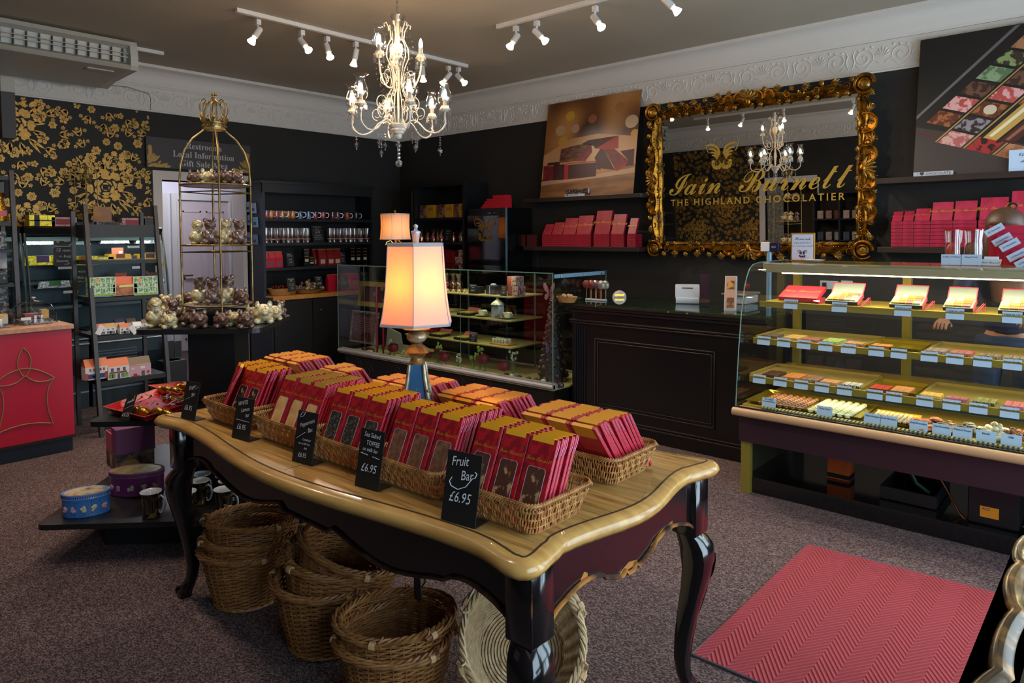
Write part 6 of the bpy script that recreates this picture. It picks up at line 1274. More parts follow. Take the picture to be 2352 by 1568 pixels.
# ---------------------------------------------------------------- tall cabinet on the right wall
cr_=thing('display_cabinet','tall black open cabinet on the right wall beside the corner','cabinet',(-6.15,5.8,0));x0,x1,yf=-6.60,-5.715,5.6
MB().box(x0,x0+.03,yf,5.99,0,2.11).obj('side_panel',M_cab,cr_);MB().box(x1-.03,x1,yf,5.99,0,2.11).obj('side_panel',M_cab,cr_);MB().box(x0+.03,x1-.03,5.975,5.99,0,2.08).obj('back_panel',M_cabi,cr_);MB().box(x0-.01,x1+.01,yf-.01,5.99,2.08,2.115).obj('top_panel',M_cab,cr_)
MB().box(x0+.03,x1-.03,yf+.02,5.97,0,.93).obj('base_cupboard',M_cab,cr_)
RS=[at(1010,500,y=5.64).z,at(1010,555,y=5.64).z,at(1010,604,y=5.64).z]
for z in RS:MB().box(x0+.03,x1-.03,yf+.01,5.97,z-.03,z).obj('shelf',M_cab,cr_)
MB().box(x0-.035,x0-.015,yf,yf+.02,.9,2.05).obj('edge_trim',mat('trim_olive','3a3424',.4),cr_)
M_yc=mat('yellow_carton','b8861c',.45);M_pic=mat('truffle_photo','8a6a5a',.5,noise=('4a241c',14,.42,.55))
for i,(a,b_) in enumerate(((964,996),(1006,1039),(1043,1066))):
 xa,xb_=at(a,500,y=5.66).x,at(b_,500,y=5.66).x;xm=xa+(xb_-xa)*.5;z=RS[0]+.001;t=thing('chocolate_carton','yellow and photo-printed carton, %s of three on the top shelf of the right cabinet'%ORD[i],'carton',((xa+xb_)/2,5.7,z),'yellow cartons on the right cabinet shelf')
 MB().bbox(xa,xb_,5.66,5.86,z,z+.155,.002).obj('carton',M_yc,t);MB().box(xa+.001,xm,5.6585,5.66,z+.001,z+.154).obj('photo_panel',M_pic,t)
 for k in range(3):MB().tube([(xa+.03+k*.013,5.658,z+.12-k*.035),(xa+.03+k*.013,5.6575,z+.12-k*.035)],.017,12).obj('printed_truffle',mat('truffle_print','5a2a1c',.5),t)
 for k in range(4):MB().box(xm+.02,xb_-.015,5.659,5.66,z+.12-k*.012,z+.124-k*.012).obj('printed_line',M_inkb,t)
M_cg=glass('golden_cellophane',(.95,.80,.45),3,.12,1.5,.12)
def giftbag():
 t=loc_thing('cellophane_gift_bag','x','gift bag','gold cellophane gift bags');mb=MB();mb.cap=False;mb.lathe([(.034,0),(.037,.04),(.035,.075),(.014,.1),(.016,.11),(.04,.15)],14,fl=lambda a,i,z:1+(.12 if i>3 else .05)*cos(5*a+i));mb.obj('cellophane',M_cg,t,smooth=60)
 MB().lathe([(.0001,.002),(.03,.002),(.032,.05),(.026,.068),(.0001,.07)],12).obj('sweets',M_foil,t);MB().cbox((0,-.036,.03),(.03,.002,.03)).obj('red_label',M_redc,t);MB().lathe([(.0145,.098),(.016,.102),(.0145,.107)],10).obj('red_tie',M_redc,t);return t
gb=Stamp(giftbag())
for i,px in enumerate((968,983,996,1006,1014,1042,1060)):p=at(px,554,y=5.72 if i%2 else 5.66);gb((p.x,5.72 if i%2 else 5.66,RS[1]+.001),rz=.3*i,label='gold cellophane gift bag, %s from the left on the second shelf'%ORD[i])
def wall_sign(label,px,base,y,w,h,lines,grp='chalk signs in the right cabinet'):
 p=at(px,base,y=y);return sign(label,p.x,y,w,h,lines,z=p.z,lean=-12,group=grp)
wall_sign('chalk sign between the gold gift bags',1026,554,5.64,.11,.14,[('Handmade',.016,0,.88),('Salted Fruits',.014,0,.66),('Truffle',.016,0,.4),('Salt Mix',.016,0,.2)])
for i,(px,w) in enumerate(((1020,.08),(1034,.1),(1042,.05))):
 p=at(px,603,y=5.7);mb=MB();mb.bbox(p.x-w/2,p.x+w/2,5.70-.01*i,5.80,RS[2]+.001,RS[2]+.16-.01*i,.002);tag(mb.obj('red_packet',M_bagd),'dark red packet on the third shelf, %s of three behind the lamp shade'%ORD[i],'packet','dark red packets in the right cabinet')
M_ltr=mat('letter_print_box','b09a94',.5,noise=('7a3a34',60,.5,.54))
for i,(px,z0,w) in enumerate(((1054,0,.125),(1059,.081,.085))):
 p=at(px,603,y=5.64);mb=MB();mb.bbox(p.x-w/2,p.x+w/2,5.64,5.76,RS[2]+.001+z0,RS[2]+.08+z0,.002);tag(mb.obj('letter_print_box',M_ltr),'cream box printed with red letters, %s of the pair in the right cabinet'%('lower','upper')[i],'box','letter-printed boxes in the right cabinet')
# ---------------------------------------------------------------- drinks fridge with wings emblem
fr=thing('drinks_fridge','black glass-fronted fridge with gold wings emblem','fridge',(-5.36,5.78,0));fx0,fx1,fy=at(1073,520,y=5.55).x,-5.03,5.55;fz=1.80
MB().bbox(fx0,fx1,fy+.02,5.98,0,fz,.006).obj('body',mat('fridge_black','0a0909',.25),fr)
dr=MB().bbox(fx0+.005,fx1-.005,fy,fy+.02,.12,fz-.08,.003).obj('door',mat('fridge_glass','080606',.06,coat=1),fr);MB().box(fx1-.004,fx1+.002,fy-.003,fy+.02,.12,fz).obj('glass_edge',mat('pale_glass_edge','5a7480',.2),dr)
mb=MB();mb.box(fx1-.21,fx1-.09,fy-.002,fy,fz-.06,fz-.045);mb.obj('display_strip',M_dark,fr);MB().box(fx1-.17,fx1-.16,fy-.003,fy-.002,fz-.056,fz-.05).obj('green_lamp',mat('green_led','20a030',.3,emit=1),fr);text('frost',.02,M_lett,fr,(fx1-.24,fy-.002,fz-.053),(radians(90),0,0));MB().ball((fx1-.2,fy-.001,fz-.085),.006,8,5).obj('lock',M_chrome,fr)
def wings(parent,P,s,m,name='wings_emblem'):
 """pair of scrolled feather wings; P(u, v, k) places emblem coordinates"""
 for sg in (-1,1):
  mb=MB();k=0
  for (r0,r1,a0,a1,cx_,cy_,w) in ((.95,.9,195,62,.95,.62,.10),(.78,.70,190,72,.90,.42,.10),(.62,.55,188,78,.84,.28,.095),(.48,.40,185,80,.76,.16,.09)):
   pts=[]
   for i in range(12):
    t=i/11;a=radians(a0+(a1-a0)*t);pts.append((cx_+r0*.8*cos(a)*(1-.1*t),cy_-.15+r1*.75*sin(a),w*(.35+.8*sin(pi*min(1,t*.8+.15)))))
   for i in range(11):
    (x,y,w0),(X,Y,w1)=pts[i],pts[i+1];d=Vector((X-x,Y-y)).normalized();n=Vector((-d.y,d.x));k+=1
    mb.add([P(sg*(x+n.x*w0)*s,(y+n.y*w0)*s,0),P(sg*(x-n.x*w0*.6)*s,(y-n.y*w0*.6)*s,0),P(sg*(X-n.x*w1*.6)*s,(Y-n.y*w1*.6)*s,0),P(sg*(X+n.x*w1)*s,(Y+n.y*w1)*s,0)],[(0,1,2,3)])
  # tip curl
  mb.tube([P(sg*(1.05+.35*t)*s,(.55+.75*t**1.6)*s,0) for t in np.linspace(0,1,8)],[s*.09*(1-t)**.7+.0004 for t in np.linspace(0,1,8)],6,sq=.1)
  sp=[(.34+(.30-.24*t)*cos(radians(-60+560*t)),-.30+(.30-.24*t)*sin(radians(-60+560*t))) for t in np.linspace(0,1,26)]
  mb.tube([P(sg*x*s,y*s,0) for x,y in sp],[s*(.045-.02*t) for t in np.linspace(0,1,26)],6,sq=.12)
  for a in (-150,-115,-80,-45,-12,20):
   ra=radians(a);c0=(.36+.34*cos(ra),-.32+.34*sin(ra));q=[(c0[0]+.16*cos(b),c0[1]+.16*sin(b)) for b in np.linspace(0,6.28,9)[:-1]];mb.add([P(sg*x*s,y*s,0) for x,y in q],[tuple(range(8))])
  mb.obj(name,m,parent)
cxw,czw=at(1114,530,y=fy).x,at(1114,533,y=fy).z
wings(dr,lambda u,v,k:(cxw+u,fy-.0015,czw+v),.125,mat('matt_gold_emblem','8a6a2c',.4,.4))
rb_=[(0,.19,.0),(.02,.17,.018),(.04,.15,.036),(.06,.12,.054),(.095,.11,.10)]
for i,(px0,px1,y0,y1) in enumerate(((1105,1164,473,478),(1109,1164,467,473),(1113,1164,461,467),(1118,1164,455,461),(1132,1163,449,455))):
 xa,xb_=at(px0,470,y=5.6).x,at(px1,470,y=5.6).x;z0=fz+.001+i*.0262;mb=MB();mb.bbox(xa,xb_,5.6,5.68,z0,z0+.0255+(.008 if i==4 else 0),.001);tag(mb.obj('red_gift_box',mat('bright_red_box','c01a28',.4)),'bright red box in the stepped pile on the fridge, %s from the bottom'%ORD[i],'box','stepped red boxes on the fridge')
# ---------------------------------------------------------------- glass showcase left of the till counter
M_sg2=glass('showcase_glass',(.93,.965,.95),1.0,0,1.5,.006);M_gedge=mat('glass_edge_green','6a8a80',.15,alpha=.7);M_olive=mat('olive_shelf','9a8f55',.45);M_rail=mat('warm_grey_rail','8a8384',.45);M_steel=mat('light_blue_steel','8fb4cc',.3,.4)
QX0,QX1,QY0,QY1,QZ0,QZ1=-6.17,-3.335,4.21,4.93,.35,1.205
sc_=thing('glass_showcase','long glass showcase with lit shelves, roses and a chocolate tower, left of the till counter','display case',(-4.75,4.57,0))
MB().box(QX0+.05,QX1-.02,QY0+.04,QY1,0,.30).obj('base',mat('swirl_black','0d0c0d',.4),sc_);MB().box(QX0,QX1,QY0,QY1,.30,.312).obj('floor_board',M_olive,sc_)
mb=MB();mb.tube([(QX0,QY0+.005,.326),(QX1,QY0+.005,.326)],.024,8,sq=.85);mb.box(QX0,QX1,QY0+.005,QY0+.06,.312,.348);mb.obj('front_rail',M_rail,sc_,smooth=40)
for (cx_,cz_,r,tn) in ((-5.9,.2,.07,2),(-5.75,.15,.1,1.4),(-4.4,.22,.05,2),(-4.25,.16,.08,1.5),(-4.1,.2,.09,1.2),(-5.3,.18,.09,1.4),(-6.0,.1,.06,1.6),(-4.6,.1,.07,1.6)):
 MB().tube([(cx_+r*(1-t*.7)*cos(2*pi*tn*t),QY0+.0395,cz_+r*(1-t*.7)*sin(2*pi*tn*t)) for t in np.linspace(0,1,30)],.0016,4).obj('swirl_ornament',mat('bronze_line','4a362c',.4,.3),sc_)
for i in range(3):
 for k in range(5):MB().box(-4.0+i*.16,-3.9+i*.16,QY0+.037,QY0+.04,.13+k*.022,.138+k*.022).obj('vent_slot',mat('vent_steel','3c4450',.4),sc_)
for nm,b_ in (('front_glass',(QX0,QX1,QY0,QY0+.006,QZ0,QZ1)),('side_glass',(QX1-.006,QX1,QY0+.006,QY1,QZ0,QZ1)),('side_glass',(QX0,QX0+.006,QY0+.006,QY1,QZ0,QZ1)),('top_glass',(QX0,QX1,QY0,QY1,QZ1,QZ1+.008))):MB().box(*b_).obj(nm,M_sg2,sc_)
MB().box(QX0,QX1,QY1-.006,QY1,QZ0,QZ1).obj('back_glass',glass('smoked_glass',(.5,.48,.45),1),sc_)
mb=MB();e=.003
for x in (QX0,QX1):mb.box(x-e,x+e,QY0-e,QY0+e,QZ0,QZ1+.008);mb.box(x-e,x+e,QY1-e,QY1+e,QZ0,QZ1)
for x in (-5.72,-4.35):mb.box(x-.0015,x+.0015,QY0-.002,QY0,QZ0,QZ1)
mb.box(QX0,QX1,QY0-e,QY0,QZ1,QZ1+.008);mb.obj('glass_edges',M_gedge,sc_)
mb=MB();mb.box(QX1-.001,QX1+.001,QY0+.02,QY1-.02,QZ1-.035,QZ1-.005);mb.obj('top_edge_strip',M_steel,sc_)
for x,y in ((QX1+.004,QY0+.1),(QX1+.004,QY0+.4),(QX1+.004,QY0+.65)):MB().ball((x,y,QZ1-.02),.009,8,5).obj('glass_clamp',M_chrome,sc_)
for z,x0 in ((.98,-4.95),(.775,-5.2),(.545,-5.35)):s_=MB().bbox(x0,-3.96,4.42,4.86,z-.012,z,.002).obj('shelf',M_olive,sc_)
for x in (-4.9,-4.05):MB().box(x,x+.012,4.84,4.852,.312,1.18).obj('shelf_post',M_gedge,sc_)
for z in (1.16,.95,.745):
 ld=bpy.data.lights.new('showcase_strip','AREA');ld.shape='RECTANGLE';ld.size=1.0;ld.size_y=.03;ld.energy=1.3 if z>1 else .8;ld.color=(1,.9,.6)
 lo=bpy.data.objects.new('showcase_strip',ld);COL.objects.link(lo);lo.location=(-4.5,4.46,z)
def qp(px,base,z,y=None):
 return at(px,base,y=y) if y else at(px,base,z=z)
def qbox(name,label,px,y,z,w,h,d,m,cat='box',grp=None,parts=()):
 p=at(px,700,y=y);t=thing(name,label,cat,(p.x,y,z),grp);MB().bbox(p.x-w/2,p.x+w/2,y,y+d,z,z+h,.002).obj('body',m,t);return t,p.x
t,x=qbox('ribboned_gift_box','black box tied with white ribbon on the top shelf of the glass showcase',1127,4.5,.981,.12,.075,.1,mat('slate_black_box','1c1e24',.4));MB().box(x-.015,x-.007,4.498,4.602,.98,1.058).obj('ribbon',mat('silver_ribbon','9aa0b0',.3),t);MB().ball((x-.011,4.55,1.065),.022,8,5,(1.6,1,.5)).obj('bow',MATS['silver_ribbon'],t)
qbox('black_tray_box','plain dark box left of the ribboned box, top showcase shelf',1088,4.47,.981,.09,.06,.1,MATS['slate_black_box'])
for i,(px,z,w) in enumerate(((1178,.981,.115),(1176,1.066,.10))):
 t,x=qbox('letter_print_box','letter-printed cream box, %s of the stack on the showcase top shelf'%('lower','upper')[i],px,4.5,z,w,.083,.1,M_ltr,grp='letter-printed boxes in the showcase');MB().box(x-w/2-.001,x-w*.1,4.498,4.5,z+.002,z+.08).obj('rust_label',mat('rust_label','8a3a24',.5),t)
for i,px in enumerate((1016,1027,1042,1054)):
 p=at(px,700,y=4.75);gb((p.x,4.75,.981),rz=i,label='gold cellophane bag on the top showcase shelf, %s from the left'%ORD[i],group='gold cellophane bags in the showcase')
for i in range(16):p=at(1022+(i%8)*6.5,700,y=4.48+.06*(i//8));tag(MB().ball((p.x,4.48+.06*(i//8),.992),.011,7,5).obj('dipped_truffle',(M_chb,mat('cream_truffle','b0a080',.4))[i%2]),'small dipped truffle in the row before the gold bags','chocolate','truffles on the top showcase shelf')
def qsign(label,px,y,z,w,h,lines):p=at(px,700,y=y);sign(label,p.x,y,w,h,lines,z=z+.001,lean=-8,group='chalk signs in the glass showcase')
qsign('chalk sign reading £26.95 in the glass showcase',1085,4.45,.98,.10,.085,[('Dipped Fruit',.016,0,.88),('Truffle',.015,0,.68),('£26.95',.02,0,.35)]);qsign('small chalk sign before the letter-printed boxes',1156,4.45,.98,.075,.09,[('Salted Fruit',.012,0,.85),('Truffle',.012,0,.65),('£8.95',.014,0,.3)]);qsign('chalk sign reading Whisky Honey Truffle on the lowest showcase shelf',1085,4.45,.545,.10,.085,[('Whisky Honey',.016,0,.86),('Truffle',.015,0,.65),('(ask about our',.011,0,.4),('samples)',.011,0,.2)])
M_chn=mat('cream_china','c8c8a8',.2,coat=1)
for i,px in enumerate((1108,1165)):
 p=at(px,700,y=4.52);c=(p.x,4.52,.776);t=thing('teacup','cream teacup and saucer on the middle showcase shelf, %s'%('left of the white jar','right of the white jar')[i],'cup',c);MB().lathe([(.0001,0),(.03,.002),(.065,.014),(.065,.017),(.03,.006),(.0001,.005)],24,c=c).obj('saucer',M_chn,t,smooth=60);MB().lathe([(.018,.006),(.02,.01),(.034,.03),(.046,.055),(.044,.055),(.03,.028),(.0001,.014)],24,c=c).obj('cup',M_chn,t,smooth=60);MB().tube([(c[0]+.042,c[1],c[2]+.048),(c[0]+.06,c[1],c[2]+.045),(c[0]+.058,c[1],c[2]+.028),(c[0]+.036,c[1],c[2]+.025)],.003,5).obj('handle',M_chn,t)
p=at(1143,700,y=4.5);c=(p.x,4.5,.776);t=thing('lantern_tin','tall pagoda-lidded white tin between the teacups','tin',c);MB().cbox(c,(.085,.07,.12)).obj('body',mat('worn_white_tin','8a96a0',.4,noise=('5a4a3c',18,.5,.65)),t);MB().lathe([(.06,.12),(.05,.135),(.025,.155),(.012,.165),(.016,.19),(.006,.2),(.0001,.22)],16,c=c,fl=lambda a,i,z:1+.05*cos(8*a)).obj('lid',mat('pewter_lid','8a8a7c',.35,.3),t,smooth=50)
def open_box(label,px,y,z,w,d,rim,grp='open chocolate boxes'):
 p=at(px,700,y=y);t=thing('open_chocolate_box',label,'chocolate box',(p.x,y+d/2,z),grp);x0=p.x-w/2
 MB().bbox(x0,x0+w,y,y+d,z,z+.022,.001).obj('tray',M_blke,t);MB().add([(x0,y+d,z+.022),(x0+w,y+d,z+.022),(x0+w,y+d+.04,z+.06),(x0,y+d+.04,z+.06)],[(0,1,2,3)]).obj('lid',rim,t)
 for i in range(5):MB().bbox(x0+.01+i*(w-.02)/5,x0+.006+(i+1)*(w-.02)/5,y+.01,y+d-.01,z+.02,z+.03,.002).obj('chocolate_row',(mat('lime_gold_choc','8a8a2c',.3),mat('pale_lime_choc','a8a050',.3))[i%2],t)
 return t
M_ptag=mat('rose_lid','9a5048',.5)
open_box('open box of green-gold chocolates on the middle showcase shelf',1063,4.45,.776,.16,.12,M_ptag);open_box('open box of green-gold chocolates beside the whisky sign',1055,4.45,.546,.16,.12,M_ptag);open_box('open box of green-gold chocolates right of the table lamp',998,4.45,.546,.16,.12,M_ptag)
p=at(1148,700,y=4.5);t=thing('tasting_board','wooden board of small glass jars on the lowest showcase shelf','board',(p.x,4.5,.546));MB().bbox(p.x-.1,p.x+.12,4.47,4.6,.546,.558).obj('board',M_wood,t)
for i in range(10):MB().lathe([(.014,0),(.016,.03),(.012,.04),(.0001,.042)],8,c=(p.x-.075+.036*(i%5),4.5+.05*(i//5),.558)).obj('glass_jar',mat('cream_jar','a8a890',.2,coat=1),t)
for i,w in enumerate((.19,.15,.115,.075)):t,x=qbox('red_gift_box','dark red box in the stepped pyramid behind the lamp column, %s from the bottom'%ORD[i],988-i*3,4.62,.546+i*.036,w,.035,.1,mat('showcase_red','8a1420',.4),grp='red box pyramid in the showcase')
# roses, foliage and small blossoms along the glass
M_rose=mat('crimson_petal','7a0a20',.5,noise=('4a0614',40,.35,.65));M_leaf=mat('leaf_green','4a6a24',.5);M_lime=mat('lime_blossom','7a9a2c',.5);M_wflo=mat('white_blossom','a8ac98',.5)
def rose_bloom(label,px,py,y=4.30,r=.048):
 p=at(px,py,y=y);p.z=max(p.z,.313+r);t=thing('rose',label,'flower',(p.x,p.y,.313),'red roses along the showcase');mb=MB();R=random.Random(px)
 for k in range(3):
  n=5+k;rr=r*(.45+.28*k)
  for i in range(n):
   a=2*pi*i/n+k;vs=[]
   for u in range(4):
    for v in range(4):aa=a+(v-1.5)*.42*(1.2-k*.1);h=(u/3-.4)*r*1.5*(1-.15*k);q=rr*(.35+.65*sin(pi*(.25+.5*u/3)))+(.006 if u==3 else 0);vs.append((p.x+q*cos(aa),p.y+q*sin(aa)*.9,p.z+h))
   mb.add(vs,[(u*4+v,u*4+v+1,u*4+v+5,u*4+v+4) for u in range(3) for v in range(3)])
 mb.ball(p,r*.5,8,6);mb.obj('petals',M_rose,t,smooth=True);MB().tube([p-Vector((0,0,r*.4)),(p.x+.02,p.y+.02,.313)],.003,5).obj('stem',M_leaf,t)
for i,(px,py,w) in enumerate(((903,800,'leftmost, left of the lamp column'),(985,817,'small one right of the lamp column'),(1020,821,'middle of the row'),(1110,826,'tall one with a pink edge'),(1157,842,'last on the right, beside the shells'),(1003,804,'bud behind the middle rose'))):rose_bloom('crimson rose in the glass showcase, '+w,px,py,r=.03 if 'small' in w or 'bud' in w else .056)
for i,(px,py,m,w) in enumerate(((1003,798,M_lime,'lime sprig above the middle rose'),(1050,822,M_wflo,'white sprig right of the middle rose'),(925,812,M_wflo,'white sprig under the leftmost rose'),(1100,805,M_lime,'lime sprig behind the pink-edged rose'),(1085,820,M_lime,'pale sprig left of the pink-edged rose'),(1175,818,M_wflo,'white sprig near the last rose'),(975,805,M_leaf,'leafy sprig right of the lamp column'),(895,790,M_wflo,'white sprig left of the leftmost rose'))):
 p=at(px,py,y=4.28);t=thing('flower_sprig',w+' in the showcase','sprig',(p.x,4.28,.313),'blossom sprigs in the showcase');R=random.Random(i)
 mb=MB();cs=[(p.x+R.uniform(-.04,.04),4.28+R.uniform(-.0,.04),max(.33,p.z+R.uniform(-.03,.035))) for _ in range(9)]
 for c in cs:
  for k in range(5):mb.ball((c[0]+.008*cos(k*1.26),c[1],c[2]+.008*sin(k*1.26)),.005,5,3)
 mb.obj('blossoms',m,t);mb=MB()
 for c in cs:mb.tube([c,(p.x,4.29,.314)],.0012,4)
 for k in range(4):a=k*1.6;mb.add([(p.x,4.29,.33+.01*k),(p.x+.03*cos(a),4.30,.35+.02*sin(a)),(p.x+.06*cos(a),4.30,.345+.035*sin(a)),(p.x+.025*cos(a),4.29,.335+.03*sin(a))],[(0,1,2,3)])
 mb.obj('stems_and_leaves',M_leaf,t)
# framed certificates, candles, boxes at the left
def framed(name,label,px0,py0,px1,py1,y,m,ma,fw=.02,lean=.05):
 a,b_=at(px0,py0,y=y),at(px1,py1,y=y-lean);t=thing(name,label,'frame',((a.x+b_.x)/2,y,b_.z));x0,x1,z0,z1=a.x,b_.x,b_.z,a.z
 def Y(z):return y-lean*(z1-z)/(z1-z0)
 mb=MB()
 for (u0,u1,v0,v1) in ((x0,x0+fw,z0,z1),(x1-fw,x1,z0,z1),(x0+fw,x1-fw,z0,z0+fw),(x0+fw,x1-fw,z1-fw,z1)):
  mb.add([(u0,Y(v0)-.012,v0),(u1,Y(v0)-.012,v0),(u1,Y(v1)-.012,v1),(u0,Y(v1)-.012,v1),(u0,Y(v0)+.01,v0),(u1,Y(v0)+.01,v0),(u1,Y(v1)+.01,v1),(u0,Y(v1)+.01,v1)],[(0,1,2,3),(7,6,5,4),(0,4,5,1),(1,5,6,2),(2,6,7,3),(3,7,4,0)])
 mb.obj('frame',m,t);mb=MB();mb.add([(x0+fw,Y(z0),z0+fw),(x1-fw,Y(z0),z0+fw),(x1-fw,Y(z1),z1-fw),(x0+fw,Y(z1),z1-fw)],[(0,1,2,3)]);mb.obj('mount',ma,t);return t,x0,x1,z0,z1,Y
M_gf=mat('gold_frame','b08838',.3,.6);M_mar=mat('maroon_mount','4a1418',.5)
t,x0,x1,z0,z1,Y=framed('award_frame','gold-framed maroon award display in the showcase behind the table lamp',830,645,930,712,4.62,M_gf,M_mar,.05)
for px,py in ((861,675),(878,663),(882,690)):p=at(px,py,y=4.58);MB().tube([(p.x,p.y,p.z),(p.x,p.y-.004,p.z)],.022,16).obj('medal',mat('silver_medal','9a9490',.3,.6),t)
t,x0,x1,z0,z1,Y=framed('recipe_frame','pearl-framed maroon notice with white text and truffle photo in the showcase',812,712,862,792,4.40,mat('pearl_frame','8a7a70',.4,noise=('4a3430',50,.45,.55)),MATS['maroon_mount'],.018)
for k in range(10):zz=z1-.06-k*.018;MB().box(x0+.035,x1-.035-.02*(k%3),Y(zz)-.003,Y(zz)-.002,zz,zz+.005).obj('printed_line',mat('pink_print','9a6a6a',.6),t)
MB().box(x0+.035,x1-.03,Y(z0+.04)-.004,Y(z0+.04)-.003,z0+.025,z0+.11).obj('truffle_photo',mat('dark_photo','3a1c14',.4,noise=('8a3020',20,.5,.65)),t)
M_cand=mat('red_candle','7a0f24',.35)
for i,(px,top,w) in enumerate(((866,655,'taller, left'),(880,728,'shorter, right'))):
 p=at(px,770,y=4.33);zt_=at(px,top,y=4.33).z;t=thing('candle','dark red taper candle in a red glass holder, %s of the pair'%w,'candle',(p.x,4.33,.313));MB().rod((p.x,4.33,.40),(p.x,4.33,zt_),.011,10).obj('taper',M_cand,t,smooth=60);MB().lathe([(.035,0),(.034,.006),(.010,.015),(.009,.05),(.016,.07),(.018,.09)],16,c=(p.x,4.33,.313)).obj('holder',mat('red_glass','3a0a10',.1,coat=1),t,smooth=60)
for px,y,w,h,nm in ((838,4.31,.14,.045,'low crimson box under the pearl-framed notice'),(885,4.7,.12,.32,'tall plum packet behind the candles')):qbox('crimson_box',nm+' in the showcase',px,y,.313,w,h,.07,mat('plum_card','5a1430',.4))
p=at(849,798,y=4.27);tag(MB().ball((p.x,4.27,.338),.025,9,6,(2.2,1,1)).obj('sea_shell',mat('pearl_shell','9a8a74',.3)),'pearly shell ornament at the front glass, left','shell')
p=at(895,770,y=4.42);mb=MB();mb.add([(p.x-.07,4.42,.36),(p.x+.10,4.5,.34),(p.x+.06,4.5,.52),(p.x-.06,4.44,.58)],[(0,1,2,3)]);mb.v+=[(x,y+.02,z) for x,y,z in mb.v[:4]];mb.f+=[(7,6,5,4),(0,4,5,1),(1,5,6,2),(2,6,7,3),(3,7,4,0)];mb.mi+=[0]*5;tag(mb.obj('draped_cloth',mat('sage_cloth','6a6a5c',.7)),'sage green cloth panel behind the candles','cloth')
for i,px in enumerate((960,945,930)):t,x=qbox('patterned_packet','dark packet with pale feather print behind the lamp column, %s'%('right','middle','left')[i],px,4.6+.02*i,.546,.07,.14,.03,mat('feather_print','3a1c20',.4,noise=('a89aa0',25,.55,.6)),grp='feather print packets')
# chocolate tower with butterflies
tw=at(1270,700,y=4.50);t=thing('truffle_tower','tall cone of gilded chocolate balls with butterflies at the right end of the showcase','chocolate tower',(tw.x,4.5,.313));R=random.Random(6)
MB().lathe([(.115,0),(.02,.66),(.0001,.68)],20,c=(tw.x,4.5,.313)).obj('cone',mat('cone_core','1c0f0a',.6),t)
tb_=[(mat('bronze_truffle','4a321c',.3,.25),),(mat('dark_truffle','20120c',.3),),(mat('plum_truffle','3a2224',.35),)]
for i in range(96):
 z=.67*(i/96)**1.0;a=i*2.4;r=.115*(1-z/.70);sz=R.uniform(.014,.026)*(1-.3*z);MB().ball((tw.x+(r+.006)*cos(a),4.5+(r+.006)*sin(a),.325+z),sz,9,6).obj('truffle_ball',tb_[(i*7)%3][0],t,smooth=True)
def butterfly(label,px,py,y,s,m,rz):
 p=at(px,py,y=y);t=thing('butterfly_ornament',label,'butterfly',p,'butterfly ornaments on the chocolate tower',rz);WORLD[t.name]=Vector((0,0,0))
 for sg in (-1,1):
  def w(pts):return [(sg*x*s*.55,-abs(x)*s*.75*.6,z*s) for x,z in pts]
  MB().add(w([(0,0),(.2,.5),(.6,.95),(.95,1.0),(1.0,.6),(.7,.2),(.3,-.02)]),[tuple(range(7))]).obj('upper_wing',m,t);MB().add(w([(0,0),(.35,-.05),(.75,-.15),(.85,-.5),(.5,-.7),(.15,-.4)]),[tuple(range(6))]).obj('lower_wing',m,t)
  mb=MB();[mb.tube([(0,0,0),w([q])[0]],s*.012,4) for q in ((.6,.95),(1,.7),(.7,.2),(.85,-.5),(.4,-.65))];mb.obj('wing_vein',mat('vein_brown','5a3028',.5),t)
 MB().tube([(0,-.003,-.35*s),(0,-.003,.15*s)],s*.05,6).obj('body',mat('body_brown','3a2018',.5),t);mb=MB();mb.tube([(0,0,.15*s),(.1*s,-.02,.4*s),(.12*s,-.03,.5*s)],.001,4);mb.tube([(0,0,.15*s),(-.1*s,-.02,.4*s),(-.12*s,-.03,.5*s)],.001,4);mb.obj('antenna',MATS['body_brown'],t)
butterfly('pink butterfly ornament at the top of the chocolate tower',1262,672,4.47,.085,mat('pink_wing','b07068',.4),.6);butterfly('bronze butterfly ornament high on the chocolate tower',1268,735,4.40,.06,mat('bronze_wing','7a4a3c',.35,.3),.5);butterfly('lilac butterfly ornament low on the chocolate tower',1262,800,4.37,.055,mat('lilac_wing','6a4468',.4),.5)
for i,px in enumerate((1164,1176,1192,1214,1231,1248,1264,1275,1288)):
 p=at(px,860,y=4.29);mb=MB();mb.lathe([(.002,0),(.022,.008),(.026,.025),(.018,.042),(.004,.048)],14,c=(p.x,4.29,.313),fl=lambda a,i_,z:1+.09*abs(cos(5*a)));tag(mb.obj('chocolate_shell',(tb_[2][0],M_wflo)[i%4==1],smooth=40),'ribbed chocolate shell on the showcase floor, %s from the left'%ORD[i],'chocolate','ribbed chocolate shells in the showcase')
